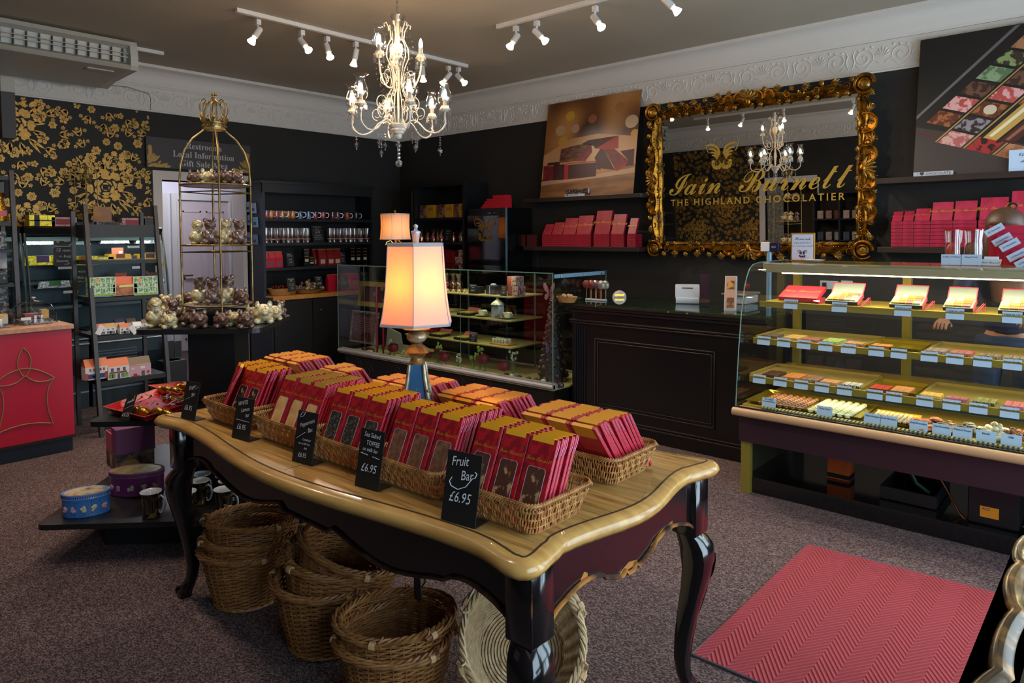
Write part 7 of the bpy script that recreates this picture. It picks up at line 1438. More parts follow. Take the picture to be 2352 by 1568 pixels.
# second table lamp standing on the showcase
c=Vector((-5.77,4.65,1.215));t=thing('table_lamp','small brass lamp with lit cream drum shade standing on the glass showcase','lamp',c)
MB().lathe([(.05,0),(.052,.012),(.03,.02),(.012,.04),(.02,.08),(.03,.12),(.018,.16),(.01,.2),(.008,.26)],20,c=c).obj('stem',MATS['brass'],t,smooth=60)
for a in (0,2.1,4.2):MB().tube([c+Vector((.01*cos(a),.01*sin(a),.2)),c+Vector((.05*cos(a),.05*sin(a),.24)),c+Vector((.09*cos(a),.09*sin(a),.225)),c+Vector((.1*cos(a),.1*sin(a),.195))],.007,6).obj('scroll',MATS['brass'],t,smooth=60)
mb=MB();mb.cap=False;mb.lathe([(.158,.252),(.152,.30),(.146,.37),(.146,.44),(.15,.515)],36,c=c);sh=mb.obj('lamp_shade',M_silk,t,smooth=60)
mb=MB();[mb.tube([c+Vector((r*cos(a),r*sin(a),z)) for a in np.linspace(0,6.283,37)[:-1]],.004,5,closed=True) for r,z in ((.158,.252),(.15,.515))];[mb.tube([c+Vector((r*cos(a),r*sin(a),z)) for r,z in ((.159,.252),(.153,.30),(.147,.37),(.147,.44),(.151,.515))],.002,4) for a in (-.9,-.2,-1.7,.9,2.2)];mb.obj('trim',M_piping,sh)
MB().ball(c+Vector((0,0,.545)),.014,8,6).obj('finial',MATS['brass'],t);MB().ball(c+Vector((0,0,.37)),.025,10,6,(1,1,1.3)).obj('bulb',mat('soft_lamp_bulb','ffd69a',.3,emit=60,ecol='ffcf8a'),t)
# ---------------------------------------------------------------- black till counter
M_ctr=mat('black_painted_wood','0f0d0e',.3,spec=.6);M_mld=mat('black_moulding','2a2220',.25)
KX0,KX1,KY0,KY1,KZ=-3.30,-1.74,4.41,5.08,.955
kt=thing('till_counter','black panelled till counter with sparkling glass-covered top','counter',(-2.5,4.75,0))
MB().box(KX0,KX1,KY0,KY1,0,KZ).obj('body',M_ctr,kt)
def mould(name,x0,x1,z,h,d,m=M_mld):return MB().bbox(x0,x1,KY0-d,KY0,z,z+h,.003).obj(name,m,kt)
mould('cornice',KX0-.02,KX1,.93,.025,.04);mould('cornice',KX0-.01,KX1,.905,.02,.02);mould('frieze_moulding',KX0-.015,KX1,.835,.012,.022);mould('frieze_moulding',KX0-.015,KX1,.815,.012,.014);mould('skirting_moulding',KX0,KX1,.105,.012,.014);mould('skirting_moulding',KX0-.005,KX1,.085,.014,.022);MB().box(KX0,KX1,KY0-.012,KY0,0,.085).obj('skirting',M_ctr,kt)
pa,pb=at(1366,776,y=KY0),at(1642,985,y=KY0)
for (d,o) in ((.0,.012),(.022,.006)):
 for q in ((pa.x+d,pb.x-d,pa.z-d-.01,.01,0),(pa.x+d,pb.x-d,pb.z+d,.01,0)):mould('panel_moulding',q[0],q[1],q[2],q[3],o)
 for x in (pa.x+d,pb.x-d-.01):MB().bbox(x,x+.01,KY0-o,KY0,pb.z+d,pa.z-d,.003).obj('panel_moulding',M_mld,kt)
for i in range(5):MB().box(KX0+.03+i*.022,KX0+.042+i*.022,KY0-.008,KY0,.13,.80).obj('pilaster_flute',mat('flute_black','15161c',.35),kt)
m,nt,b=nodes('glitter_stone',.25);tc=nt.nodes.new('ShaderNodeTexCoord');vo=nt.nodes.new('ShaderNodeTexVoronoi');vo.inputs['Scale'].default_value=140;rp=nt.nodes.new('ShaderNodeValToRGB');rp.color_ramp.interpolation='CONSTANT';rp.color_ramp.elements[0].color=lin('2b2820');rp.color_ramp.elements[1].position=.9;rp.color_ramp.elements[1].color=lin('c8b87a');nt.links.new(tc.outputs['Object'],vo.inputs['Vector']);nt.links.new(vo.outputs['Color'],rp.inputs[0]);nt.links.new(rp.outputs[0],b.inputs['Base Color'])
MB().box(KX0-.03,KX1,KY0-.06,KY1,KZ,KZ+.016).obj('stone_top',m,kt);MB().box(KX0-.03,KX1,KY0-.06,KY1,KZ+.016,KZ+.024).obj('glass_sheet',glass('green_sheet_glass',(.75,.95,.88),1),kt)
kz=KZ+.025
def kpt(px,py):return at(px,py,z=kz)
M_ivory=mat('ivory_plastic','b8bcc4',.35);M_red2=mat('burgundy_print','6a2030',.4)
p=kpt(1579,697);t=thing('receipt_printer','white receipt printer on the till counter','printer',p);
mb=MB();mb.M=Matrix.Translation(p)@ Matrix.Rotation(.5,4,'Z');mb.bbox(-.085,.085,-.02,.12,0,.045,.008);mb.obj('base',M_ivory,t,smooth=30);mb=MB();mb.M=Matrix.Translation(p)@ Matrix.Rotation(.5,4,'Z')@ Matrix.Rotation(-.25,4,'X');mb.bbox(-.09,.09,.0,.07,.045,.15,.008);mb.obj('screen_body',M_ivory,t,smooth=30);mb=MB();mb.M=Matrix.Translation(p)@ Matrix.Rotation(.5,4,'Z')@ Matrix.Rotation(-.25,4,'X');mb.box(-.04,.04,-.002,.0,.115,.122);mb.obj('paper_slot',M_dark,t)
p=kpt(1618,704);mb=MB();mb.M=Matrix.Translation(p)@ Matrix.Rotation(.45,4,'Z');mb.box(-.036,.036,0,.003,.0,.24);mb.box(-.036,.036,-.02,.04,0,.003);t=tag(mb.obj('leaflet_holder',glass('acrylic',(.9,.95,.98),1.5,0,1.5,.03)),'clear holder with a burgundy leaflet on the till counter','leaflet holder');mb=MB();mb.M=Matrix.Translation(p)@ Matrix.Rotation(.45,4,'Z');mb.box(-.030,.030,.003,.005,.03,.235);mb.obj('leaflet',M_red2,t)
p=kpt(1676,713);t=thing('leaflet_rack','white rack of tan leaflets leaning on the till counter','leaflet rack',p);mb=MB();mb.M=Matrix.Translation(p)@ Matrix.Rotation(.35,4,'Z')@ Matrix.Rotation(-.32,4,'X');mb.box(-.038,.042,0,.05,0,.245);mb.obj('rack',mat('pale_blue_plastic','a8b8cc',.3),t);mb=MB();mb.M=Matrix.Translation(p)@ Matrix.Rotation(.35,4,'Z')@ Matrix.Rotation(-.32,4,'X');mb.box(-.034,.034,-.003,0,.01,.24);mb.obj('leaflet',mat('tan_paper','a8826e',.5),t)
for z0,z1 in ((.15,.21),(.02,.09)):mb=MB();mb.M=Matrix.Translation(p)@ Matrix.Rotation(.35,4,'Z')@ Matrix.Rotation(-.32,4,'X');mb.box(-.022,.026,-.004,-.003,z0,z1);mb.obj('printed_photo',mat('brown_photo','5a3420',.5,noise=('b08040',20,.5,.6)),t)
p=at(1700,700,z=kz);t=thing('weighing_scale','white weighing scale with brown marbled platter at the end of the till counter','scale',(p.x,p.y+.1,kz));MB().bbox(p.x-.14,p.x+.02,p.y+.05,p.y+.28,kz,kz+.06,.008).obj('base',M_ivory,t,smooth=30);MB().bbox(p.x-.16,p.x+.03,p.y+.02,p.y+.3,kz+.062,kz+.08,.005).obj('platter',mat('marbled_platter','7a6458',.2,.3,noise=('b0a090',6,.4,.6)),t)
p=kpt(1422,682);t=thing('amber_dish','glowing amber glass half-disc on the till counter','ornament',p);mb=MB();mb.M=Matrix.Translation(p)@ Matrix.Rotation(.7,4,'Z');mb.prism([(.058*cos(a),.058*sin(a)) for a in np.linspace(0,pi,16)],-.02,.02,'xz');mb.obj('shell',mat('amber_glass','c86a10',.2,noise=('6a2a08',30,.4,.6),coat=1),t);mb=MB();mb.M=Matrix.Translation(p)@ Matrix.Rotation(.7,4,'Z');mb.box(-.04,.04,-.024,-.02,.012,.026);mb.obj('gold_band',mat('bright_gold','e0a820',.2,.8),t)
p=kpt(1365,690);t=thing('lolly_stand','clear stand holding wrapped chocolate lollies, beside the amber dish','stand',p);MB().bbox(p.x-.09,p.x+.09,p.y-.0,p.y+.05,kz,kz+.012).obj('stand',M_ivory,t)
for i in range(8):
 x=p.x-.09+.024*i;y=p.y+.02+.02*(i%2);q=thing('chocolate_lolly','wrapped chocolate lolly in the stand on the counter, %s from the left'%ORD[i],'lolly',(x,y,kz+.012),'chocolate lollies on the counter');MB().rod((x,y,kz+.012),(x,y,kz+.10),.002,5).obj('stick',M_stick,q);MB().ball((x,y,kz+.125),.036,12,8,(1,.55,1)).obj('chocolate',(M_chr,mat('mauve_choc','5a3a44',.3,coat=1),mat('grey_choc','6a625a',.3,noise=('a8a090',25,.5,.6),coat=1))[min(2,i//3)],q,smooth=True);MB().tube([(x,y,kz+.084),(x,y,kz+.09)],.005,6).obj('red_tie',M_redc,q)
p=at(1302,694,z=kz);t=thing('bread_basket','small oval wicker basket at the left end of the till counter','basket',p);mb=MB();mb.lathe([(.05,0),(.07,.04),(.072,.045),(.066,.044),(.048,.005)],24,c=p,sx=1.3,fl=lambda a,i,z:1+.02*cos(30*a));mb.obj('woven_side',M_wick,t)
for i in range(9):MB().ball((p.x+R.uniform(-.05,.05),p.y+R.uniform(-.03,.03),kz+.05),.016,6,4).obj('sweet',M_stick,t)
# ---------------------------------------------------------------- curved-glass chocolate counter
M_cg2=glass('case_glass',(.95,.975,.955),1.0,0,1.5,.004);M_brs=mat('brass_anodised','9c8c3c',.35,.55);M_lw=mat('beech_rail','ab8560',.4);M_pl=mat('plum_panel','2c161e',.45);M_gd=mat('gold_deck','a8913c',.4,.3)
GX0,GX1=-1.70,.30;GYB=4.68
gc=thing('chocolate_counter','curved-glass brass chocolate counter with lit shelves at the right','display case',(-.7,4.25,0))
gp=[(3.836,.515),(3.85,.669),(3.87,.843),(3.902,1.042),(3.941,1.191),(3.976,1.253),(4.013,1.297),(4.062,1.320),(4.159,1.330),(4.62,1.333)]
mb=MB();mb.grid(lambda u,v:(GX0+(GX1-GX0)*v,gp[round(u*9)][0],gp[round(u*9)][1]),9,1);mb.obj('curved_front_glass',M_cg2,gc,smooth=True)
for x in (GX0,GX1):MB().add([(x,y,z) for y,z in gp]+[(x,4.62,.515)],[tuple(range(11))]).obj('side_glass',M_cg2,gc);MB().tube([(x,y-.002,z+.001) for y,z in gp],.003,5).obj('glass_edge',M_gedge,gc)
MB().box(GX0+.02,GX1,3.93,GYB,.0,.09).obj('plinth',mat('black_gloss_plinth','08080a',.12,coat=1),gc);MB().box(GX0,GX1,3.88,GYB,.305,.49).obj('lower_panel',M_pl,gc)
for x in (GX0+.005,GX1-.06):MB().box(x,x+.055,3.9,3.935,0,.305).obj('leg_plate',M_brs,gc)
MB().box(GX0+.01,GX0+.02,3.95,GYB,.09,.305).obj('side_board',mat('dim_olive','2c2a1a',.5),gc);MB().box(-.93,-.92,4.3,GYB-.05,.09,.305).obj('divider',M_blke,gc)
mb=MB();mb.tube([(GX0-.012,3.825,.487),(GX1,3.825,.487)],.024,10,sq=1);mb.box(GX0,GX1,3.83,3.9,.49,.508);mb.obj('bullnose_rail',M_lw,gc,smooth=50);MB().box(GX0,GX1,3.838,3.85,.505,.516).obj('glass_channel',M_blke,gc)
MB().box(GX0+.01,GX1-.01,3.9,GYB,.49,.517).obj('deck',M_gd,gc);MB().box(-1.5,GX1-.05,4.45,4.5,.517,.519).obj('ticket_strip',mat('sea_green_strip','4a6a60',.4),gc)
g0=at(1750,930,z=.52).x+.02;n=96
for i in range(n):x=g0+(GX1-.02-g0)*i/n;MB().box(x,x+.008,3.866,3.905,.512,.524).obj('grille_bar',mat('olive_grille','8a8a5c',.4,.3),gc)
MB().box(g0,GX1-.02,3.864,3.907,.517,.518).obj('grille_gap',M_dark,gc)
MB().bbox(GX0+.03,GX1,4.13,4.26,1.275,1.328,.006).obj('header_rail',mat('champagne_metal','a39a78',.35,.4),gc);MB().bbox(GX0+.03,GX1,4.6,GYB,1.28,1.328,.006).obj('rear_rail',M_brs,gc)
for x in (GX0+.03,-1.03,-.35,GX1-.05):MB().box(x,x+.045,GYB-.05,GYB-.01,.517,1.28).obj('rear_post',M_brs,gc)
for x in (-1.0,-.3):MB().add([(x+.04,GYB-.025,.53),(x+.64,GYB-.025,.53),(x+.64,GYB-.025,1.27),(x+.04,GYB-.025,1.27)],[(0,1,2,3)]).obj('sliding_door',M_cg2,gc)
mb=MB();mb.tube([(GX0+.12,4.2,1.272),(GX1-.02,4.2,1.272)],.007,6);mb.obj('light_tube',mat('tube_light','fff0b0',.3,emit=14,ecol='ffeeb0'),gc)
SH={1:(4.13,1.095),2:(4.04,.885),3:(3.99,.665)}
for k,(y,z) in SH.items():
 s_=MB().bbox(GX0+.015,GX1,y+.0,4.60,z-.014,z,.002).obj('shelf',M_gd,gc);MB().bbox(GX0+.015,GX1,y-.006,y+.004,z-.03,z+.006,.002).obj('price_rail',M_brs,s_)
for nm,y,z,e,l in (('case_light',4.18,1.262,6.5,GX1-GX0),('case_light',4.2,SH[1][1]-.035,2.0,GX1-GX0),('case_light',4.15,SH[2][1]-.035,1.8,GX1-GX0),('case_light',4.12,SH[3][1]-.035,1.8,GX1-GX0)):
 ld=bpy.data.lights.new(nm,'AREA');ld.shape='RECTANGLE';ld.size=l-.2;ld.size_y=.03;ld.energy=e*(1.5 if e>3 else 2.2);ld.color=(1,.9,.6)
 lo=bpy.data.objects.new(nm,ld);COL.objects.link(lo);lo.location=((GX0+GX1)/2,y,z)
# tickets
M_tick=mat('pale_blue_ticket','a8bcd4',.6);M_tx=mat('navy_print','26304a',.6)
def ticket(txt,px,py,y,z,w=.075,h=.05,row=''):
 x=at(px,py,y=y).x;t=thing('name_ticket','pale blue ticket reading %s, %s of the chocolate counter'%(txt.replace('\n',' '),row),'ticket',(x,y,z),'name tickets in the chocolate counter');R_=Matrix.Rotation(radians(-12),4,'X')
 mb=MB();mb.box(-w/2,w/2,0,.0012,0,h);mb.v=[tuple(R_ @ Vector(p)) for p in mb.v];mb.v=[(a+x,b_+y,c+z) for a,b_,c in mb.v];mb.obj('card',M_tick,t)
 text(txt,.0125,M_tx,t,(x,y-.0015+h*.7*.21,z+h*.72),(radians(78),0,0),style='serif',sx=.9,res=1,space=.95)
 for k in range(2):MB().box(x-w*.4+k*.004,x+w*.4-k*.006,y+.001+(.018-k*.009)*.21,y+.002+(.018-k*.009)*.21,z+.018-k*.009,z+.0205-k*.009).obj('small_print',mat('grey_print','6a7890',.6),t)
for n_,px in (('16 CHOCOLATES',1815),('20 CHOCOLATES',1927),('8 CHOCOLATES',2073),('6 CHOCOLATES',2193),('4 CHOCOLATES',2325)):ticket(n_,px,700,SH[1][0]-.012,SH[1][1]-.03,.08,.055,'top shelf')
for n_,px in (('Dark Velvet',1753),('Milk Velvet',1799),('Caramel',1845),('Garden Mint',1895),('Chai Truffle',1948),('Caramel Cream',2012),('Sea Salt Caramel',2064),('Espresso Truffle',2134),('Ruby Velvet',2193),('White Raspberry',2257),('Ginger Truffle',2326)):ticket(n_,px,790,SH[2][0]-.012,SH[2][1]-.032,row='second shelf')
for n_,px in (('Dark Praline',1743),('Milk Praline',1791),('Coconut Praline',1839),('Orange Praline',1887),('Cardamom Praline',1939),('Cinnamon Praline',2009),('Mocha Truffle',2053),('Passionfruit',2124),('Raspberry Truffle',2186),('Lime Truffle',2248),('Strawberry Truffle',2320)):ticket(n_,px,880,SH[3][0]-.012,SH[3][1]-.032,row='third shelf')
for n_,px,py in (('Sea Salted\nCaramel Heart',1765,938),('White Velvet',1893,958),('Milk Marzipan',2003,975),('Dark Marzipan',2040,979),('Fruit Florentine',2109,992),('Nut Florentine',2162,999),('Chinese Ginger',2210,1006),('Blonde',2264,1014),('Milk',2322,1022)):ticket(n_,px,py,3.912,.519,.08,.052,'bottom deck')
# slabs of cut chocolates: every square its own piece
def sq_proto(m,w):
 mb=MB();mb.bbox(-w/2,w/2,-w/2,w/2,0,.017,.002);o=mb.obj('chocolate_square',m,origin=(0,0,0));o['category']='chocolate';return o
def slab_of(nm,px,k,nx,ny,c1,c2,y=None,sd=None,z0=.0):
 m=mat('choc_'+nm.replace(' ','_'),c1,.45,noise=(c2,90,.42,.6));y=y or SH[k][0]+.05;z=(SH[k][1] if k else .519)+.001+z0;x=at(px,800,y=y).x;w=.030;st=Stamp(sq_proto(m,w*.97))
 for i in range(nx):
  for j in range(ny):st((x+(i-(nx-1)/2)*w,y+j*w,z),label='square %s chocolate, row %s from the front, on the %s'%(nm,ORD[j],('bottom deck','top shelf','second shelf','third shelf')[k]),group='%s chocolates'%nm)
for a in (('dark velvet',1768,2,3,4,'4a3c34','6a5a4c'),('milk velvet',1818,2,3,5,'a8803c','b99455'),('pink speckled',1862,2,3,3,'7a3a30','b0705c'),('green mint',1908,2,3,5,'6a8a3c','a8c07a'),('peach spiced',1960,2,3,3,'b08058','8a5a3c'),('orange caramel',2022,2,3,3,'c07a30','a8642c'),('espresso',2150,2,3,4,'6a544c','a8988c'),('rosy velvet',2208,2,3,4,'8a4038','b0706a'),('raspberry nut',2274,2,3,3,'4a342c','a89478'),('ginger',2334,2,3,3,'5a4a40','a8947c'),
   ('dark praline',1770,3,3,5,'3a1c14','4a2a1c'),('milk praline',1818,3,3,5,'a8642c','b8783c'),('coconut praline',1862,3,3,5,'6a4638','9a7a60'),('orange crunch',1905,3,3,3,'b07848','c8946a'),('white and black printed',1955,3,3,3,'c8c4b4','2a241c'),('red cinnamon',2020,3,3,4,'b02a18','8f2014'),('mocha',2068,3,3,5,'b07848','9a6438'),('yellow passionfruit',2140,3,3,3,'c8983c','d8b468'),('pink raspberry',2200,3,3,2,'a04a5c','b8707c'),('lime speckled',2262,3,3,4,'8a8a50','3a3420'),('pink strawberry',2335,3,3,4,'b0545c','c88080')):
 slab_of(*a)
def gtray(label,px0,px1,y,z,d,sc=1):
 x0,x1=at(px0,850,y=y).x,at(px1,850,y=y).x;mb=MB();n=60
 o=[(x0+(x1-x0)*t,y) for t in np.linspace(0,1,16)[:-1]]+[(x1,y+d*t) for t in np.linspace(0,1,16)[:-1]]+[(x1-(x1-x0)*t,y+d) for t in np.linspace(0,1,16)[:-1]]+[(x0,y+d-d*t) for t in np.linspace(0,1,16)[:-1]]
 cx_,cy_=(x0+x1)/2,y+d/2;vs=[]
 for s_,h in ((.86,.002),(.9,.003),(1,.018)):
  for i,(a,b_) in enumerate(o):q=s_+(.012*(i%2) if s_==1 else 0);vs.append((cx_+(a-cx_)*q,cy_+(b_-cy_)*q,z+h))
 mb.add(vs,[(k*60+i,k*60+(i+1)%60,k*60+60+(i+1)%60,k*60+60+i) for k in range(2) for i in range(60)]+[tuple(range(60))]);tag(mb.obj('gold_tray',mat('crimped_gold_foil','b8a032',.25,.8),smooth=30),label,'tray','crimped gold trays')
gtray('crimped gold tray with orange caramels on the second shelf',1990,2112,SH[2][0]+.03,SH[2][1],.3);gtray('crimped gold tray behind the red cinnamon chocolates, third shelf',1992,2105,SH[3][0]+.03,SH[3][1],.3);gtray('crimped gold tray under the marzipan sticks on the deck',1985,2095,3.93,.518,.26);gtray('long gold tray of domed truffles on the deck',1712,1978,3.93,.518,.36)
for k,a,b_ in ((2,1735,1985),(2,2120,2352),(3,1722,1980),(3,2110,2352)):
 y=SH[k][0]+.02;x0,x1=at(a,850,y=y).x,min(GX1-.02,at(b_,850,y=y).x+(.3 if b_>2300 else 0));mb=MB();mb.box(x0,x1,y,y+.42,SH[k][1],SH[k][1]+.0015);e=.006
 for q in ((x0,x0+e,y,y+.42),(x1-e,x1,y,y+.42),(x0,x1,y+.414,y+.42)):mb.box(*q,SH[k][1],SH[k][1]+.016)
 mb.v=[(X_,Y_,Z_+.0003) for X_,Y_,Z_ in mb.v];tag(mb.obj('flat_tray',mat('dull_gold_tray','a08c48',.35,.4)),'flat gold tray on the %s shelf, %s half'%(('','','second','third')[k],'left' if a<2000 else 'right'),'tray','flat gold trays')
def round_proto(name,m,r,fl=None,h=1.1):
 mb=MB();mb.lathe([(r*.8,0),(r,r*.35),(r*.95,r*.75),(r*.6,r*h),(.0001,r*h*1.08)],10);o=mb.obj(name,m,origin=(0,0,0),smooth=True);o['category']='chocolate';return o
st=Stamp(round_proto('milk_truffle',mat('milk_truffle','8a5638',.3,noise=('c8a484',60,.55,.65)),.015));x0=at(1738,925,z=.53).x
for i in range(7):
 for j in range(8):st((x0+.037*i+.01,3.95+.04*j,.5215),label='domed milk truffle with pale stripe, column %s from the left, on the deck'%ORD[i],group='domed milk truffles')
st=Stamp(round_proto('white_truffle',mat('white_truffle','d8dcae',.4),.017));x0=at(1848,950,z=.53).x
for i in range(6):
 for j in range(10):st((x0+.038*i,3.945+.034*j,.5215),label='white domed truffle, column %s from the left, on the deck'%ORD[i],group='white domed truffles')
M_dkst=mat('dark_stick','4a2a20',.35);M_almond=mat('pale_almond','d8c89a',.45)
for i in range(8):
 x=at(2004,960,z=.53).x+.022*i;t=thing('marzipan_stick','%s marzipan stick topped with almonds, %s from the left'%('milk' if i<4 else 'dark',ORD[i]),'chocolate',(x,3.96,.521),'marzipan sticks');MB().bbox(x-.008,x+.008,3.96,4.14,.521,.535,.003).obj('stick',(mat('milk_stick','8a5a40',.35) if i<4 else M_dkst),t)
 for j in range(7):MB().ball((x,3.97+.025*j,.538),.009,7,5).obj('almond',M_almond,t)
def pile(name,px,n,m,r,fl,w,d,lab,h=.05):
 c=at(px,975,z=.53);R=random.Random(px)
 for i in range(n):
  a=R.uniform(0,6.28);q=math.sqrt(R.random());x,y=c.x+w*q*cos(a),4.04+d*q*sin(a);z=.5215+h*(1-q)*R.random()
  mb=MB();mb.lathe([(r*.9,0),(r,fl*.5),(r*.85,fl),(.0001,fl*1.05)],9,c=(x,y,z),fl=lambda a_,k,z_:1+.1*cos(3*a_+i)) if fl<r else mb.ball((x,y,z+r),r,8,6,(1,R.uniform(.8,1.2),.9));tag(mb.obj(name,m,smooth=50),lab,'chocolate',name.replace('_',' ')+' pile')
pile('fruit_florentine',2135,16,mat('orange_florentine','9a5430',.35,noise=('c8885c',70,.45,.6)),.03,.012,.085,.10,'orange-brown fruit florentine in the heap on the deck')
pile('nut_florentine',2198,16,mat('nut_florentine','3a2a1c',.35,noise=('b08c5a',70,.52,.6)),.03,.012,.08,.10,'dark nut florentine with pale flakes in the heap on the deck')
pile('drizzled_ginger',2245,14,mat('drizzled_ginger','3a3028',.35,noise=('c8c4b0',60,.5,.58,(1,4,1))),.026,.011,.06,.09,'dark ginger disc with white drizzle in the heap on the deck')
pile('white_cluster',2300,40,mat('white_cluster','d4ceb0',.45),.014,.02,.075,.11,'white chocolate cluster in the pale heap on the deck',.06)
pile('milk_cluster',2350,34,mat('milk_cluster','7a4a30',.4),.014,.02,.075,.11,'milk chocolate cluster in the brown heap at the right end of the deck',.05)
# boxes on the top shelf of the counter
M_lidr=mat('coral_red_box','b8202c',.4);M_edge=mat('coral_edge','c83a4c',.4);M_gray=mat('grey_lining','6a7068',.5);y1,z1=SH[1][0]+.02,SH[1][1]+.001
x=at(1832,690,y=y1).x;t=thing('closed_gift_box','closed red gift box tilted forward at the left of the counter top shelf','box',(x,y1,z1));MT=Matrix.Translation((x,y1,z1+.012))@ Matrix.Rotation(radians(20),4,'X');mb=MB();mb.M=MT;mb.bbox(-.11,.11,0,.17,0,.025,.001);mb.obj('lid',M_lidr,t);mb=MB();mb.box(x+.05,x+.10,y1+.05,y1+.17,z1,z1+.03);mb.obj('prop_box',M_edge,t);text('Iain Burnett',.034,M_goldt,t,MT @ Vector((0,.09,.0262)),(radians(20),0,0),style='script')
for px,w,n in ((1932,.17,5),(2080,.155,4),(2200,.13,3),(2330,.13,3)):
 x=at(px,700,y=y1).x;t=thing('open_gift_box','open red-edged box with %d columns of chocolates on the counter top shelf'%n if px<2300 else 'open red-edged box at the far right of the counter top shelf','box',(x,y1,z1),'open gift boxes');
 if px==2200:t['label']='small open red-edged box with three columns of chocolates, counter top shelf'
 MT=Matrix.Translation((x,y1,z1+.008))@ Matrix.Rotation(radians(18),4,'X')
 def B_(nm,m,*a,M_=MT):mb=MB();mb.M=M_;mb.box(*a);return mb.obj(nm,m,t)
 B_('tray',M_blke,-w/2,w/2,0,.12,0,.02);B_('grey_rim',M_gray,-w/2,w/2,-.001,.121,.018,.0205)
 for i in range(n):
  for j in range(3):B_('chocolate',mat('assorted_%d'%((i*3+j*2)%5),('a8803c','b0504a','c8bc9a','8a5a30','9aa878')[(i*3+j*2)%5],.45),-w/2+.008+i*(w-.016)/n,-w/2+.004+(i+1)*(w-.016)/n,.01+j*.035,.04+j*.035,.018,.028)
 for i in range(1,n):B_('gold_divider',M_gold,-w/2+.006+i*(w-.016)/n-.001,-w/2+.006+i*(w-.016)/n+.001,.006,.114,.02,.03)
 M2=MT @ Matrix.Translation((0,.12,.02))@ Matrix.Rotation(radians(28),4,'X');B_('lid_lining',M_gray,-w/2+.004,w/2-.004,0,.075,0,.002,M_=M2)
 for a in ((-w/2,w/2,.072,.077,-.002,.004),(-w/2,-w/2+.004,0,.077,-.002,.004),(w/2-.004,w/2,0,.077,-.002,.004)):B_('red_edge',M_edge,*a,M_=M2)
 B_('red_edge',M_edge,w/2-.002,w/2+.002,0,.12,0,.021)
 mb=MB();[mb.tube([(x+w/2+a,y1+.05,z1+.001),(x+w/2+a+.03,y1+.1,z1+.045),(x+w/2+a+.03,y1+.1,z1+.002)],.002,4) for a in (0,.008)];mb.obj('card_prop',M_edge,t)
# things in the open cavity below
p=at(1925,1100,y=4.2);t=thing('orange_carton','orange and black carton standing in the open space under the counter','carton',(p.x,4.2,.091));MB().bbox(p.x-.06,p.x+.06,4.2,4.3,.091,.26,.002).obj('carton',mat('orange_card','b8501c',.4,noise=('8a3a14',4,.4,.6)),t);MB().box(p.x-.061,p.x+.061,4.199,4.3,.10,.125).obj('black_band',M_blke,t)
for px,r in ((1775,.07),(1862,.075)):p=at(px,1035,y=4.25);tag(MB().tube([(p.x+r*cos(a),4.25,.30+r*1.1*sin(a)) for a in np.linspace(pi,2*pi,14)],.0035,5).obj('hanging_cable',mat('pale_cable','7a766c',.5)),'pale cable looping below the counter, %s one'%('left' if px<1800 else 'right'),'cable')
p=at(2100,1160,y=4.1);t=thing('open_crate','black open tray with brown rim under the counter','crate',(p.x,4.1,.091));mb=MB();x0,x1=at(2020,1170,y=4.05).x,at(2150,1170,y=4.05).x
for q in ((x0,x1,4.05,4.06),(x0,x1,4.4,4.41),(x0,x0+.01,4.06,4.4),(x1-.01,x1,4.06,4.4)):mb.box(*q,.091,.16)
mb.box(x0,x1,4.05,4.41,.0905,.096);mb.obj('tray',M_blk,t);MB().box(x0,x1,4.41,4.45,.15,.17).obj('brown_rim',M_wood,t)
tag(MB().tube([at(2090,1080,y=4.2),at(2105,1110,y=4.2),at(2135,1132,y=4.2)],.012,8).obj('green_pipe',mat('green_hose','0f4a38',.4),smooth=60),'dark green hose under the counter','hose');tag(MB().tube([at(2155,1090,y=4.1),at(2180,1135,y=4.1),at(2205,1180,y=4.05),at(2235,1212,y=4.0)],.006,7).obj('copper_pipe',mat('copper','8a5a3a',.3,.8),smooth=60),'copper pipe running down under the counter','pipe')
x0,x1=at(2222,1180,y=4.0).x,at(2340,1200,y=4.0).x;t=thing('compressor_box','black compressor box with an orange label under the counter','compressor',((x0+x1)/2,4.1,.091));MB().bbox(x0,x1,4.0,4.3,.091,.30,.008).obj('housing',mat('matt_black_box','0c0d10',.4),t);a,b_=at(2251,1160,y=3.999),at(2294,1194,y=3.999);MB().box(a.x,b_.x,3.997,4.0,b_.z,a.z).obj('orange_label',mat('orange_label','c87a14',.5),t);text('AGS',.018,M_tx,t,(a.x+.025,3.996,a.z-.012),(radians(90),0,0))
# on top of the counter
zt_=1.334
x=at(1843,600,y=4.35).x;t=thing('notice_frame','gold-framed notice with black wings emblem on top of the chocolate counter','notice',(x,4.35,zt_));a,b_=at(1817,535,y=4.36),at(1869,598,y=4.35);h_,w_=a.z-zt_,b_.x-a.x;MB().bbox(x-w_/2,x+w_/2,4.35,4.365,zt_,zt_+h_,.003).obj('frame',M_gf,t);MB().box(x-w_/2+.008,x+w_/2-.008,4.347,4.35,zt_+.008,zt_+h_-.008).obj('paper',mat('cool_paper','b4bcd0',.6),t)
for s_,bd,zz in ((.026,'Please ask',.80),(.014,'if you would like to',.66),(.014,"try one of today's samples",.55)):text(bd,s_,M_tx,t,(x,4.346,zt_+h_*zz),(radians(90),0,0),style='script',sx=.8)
wings(t,lambda u,v,k:(x+u,4.3455,zt_+h_*.24+v),.022,mat('black_ink','141418',.5));tag(MB().lathe([(.03,0),(.05,.004),(.068,.014),(.066,.015),(.045,.007),(.0001,.006)],28,c=(at(1868,600,y=4.28).x,4.28,zt_)).obj('saucer',M_mugw,smooth=50),'white saucer in front of the notice on the counter','saucer')
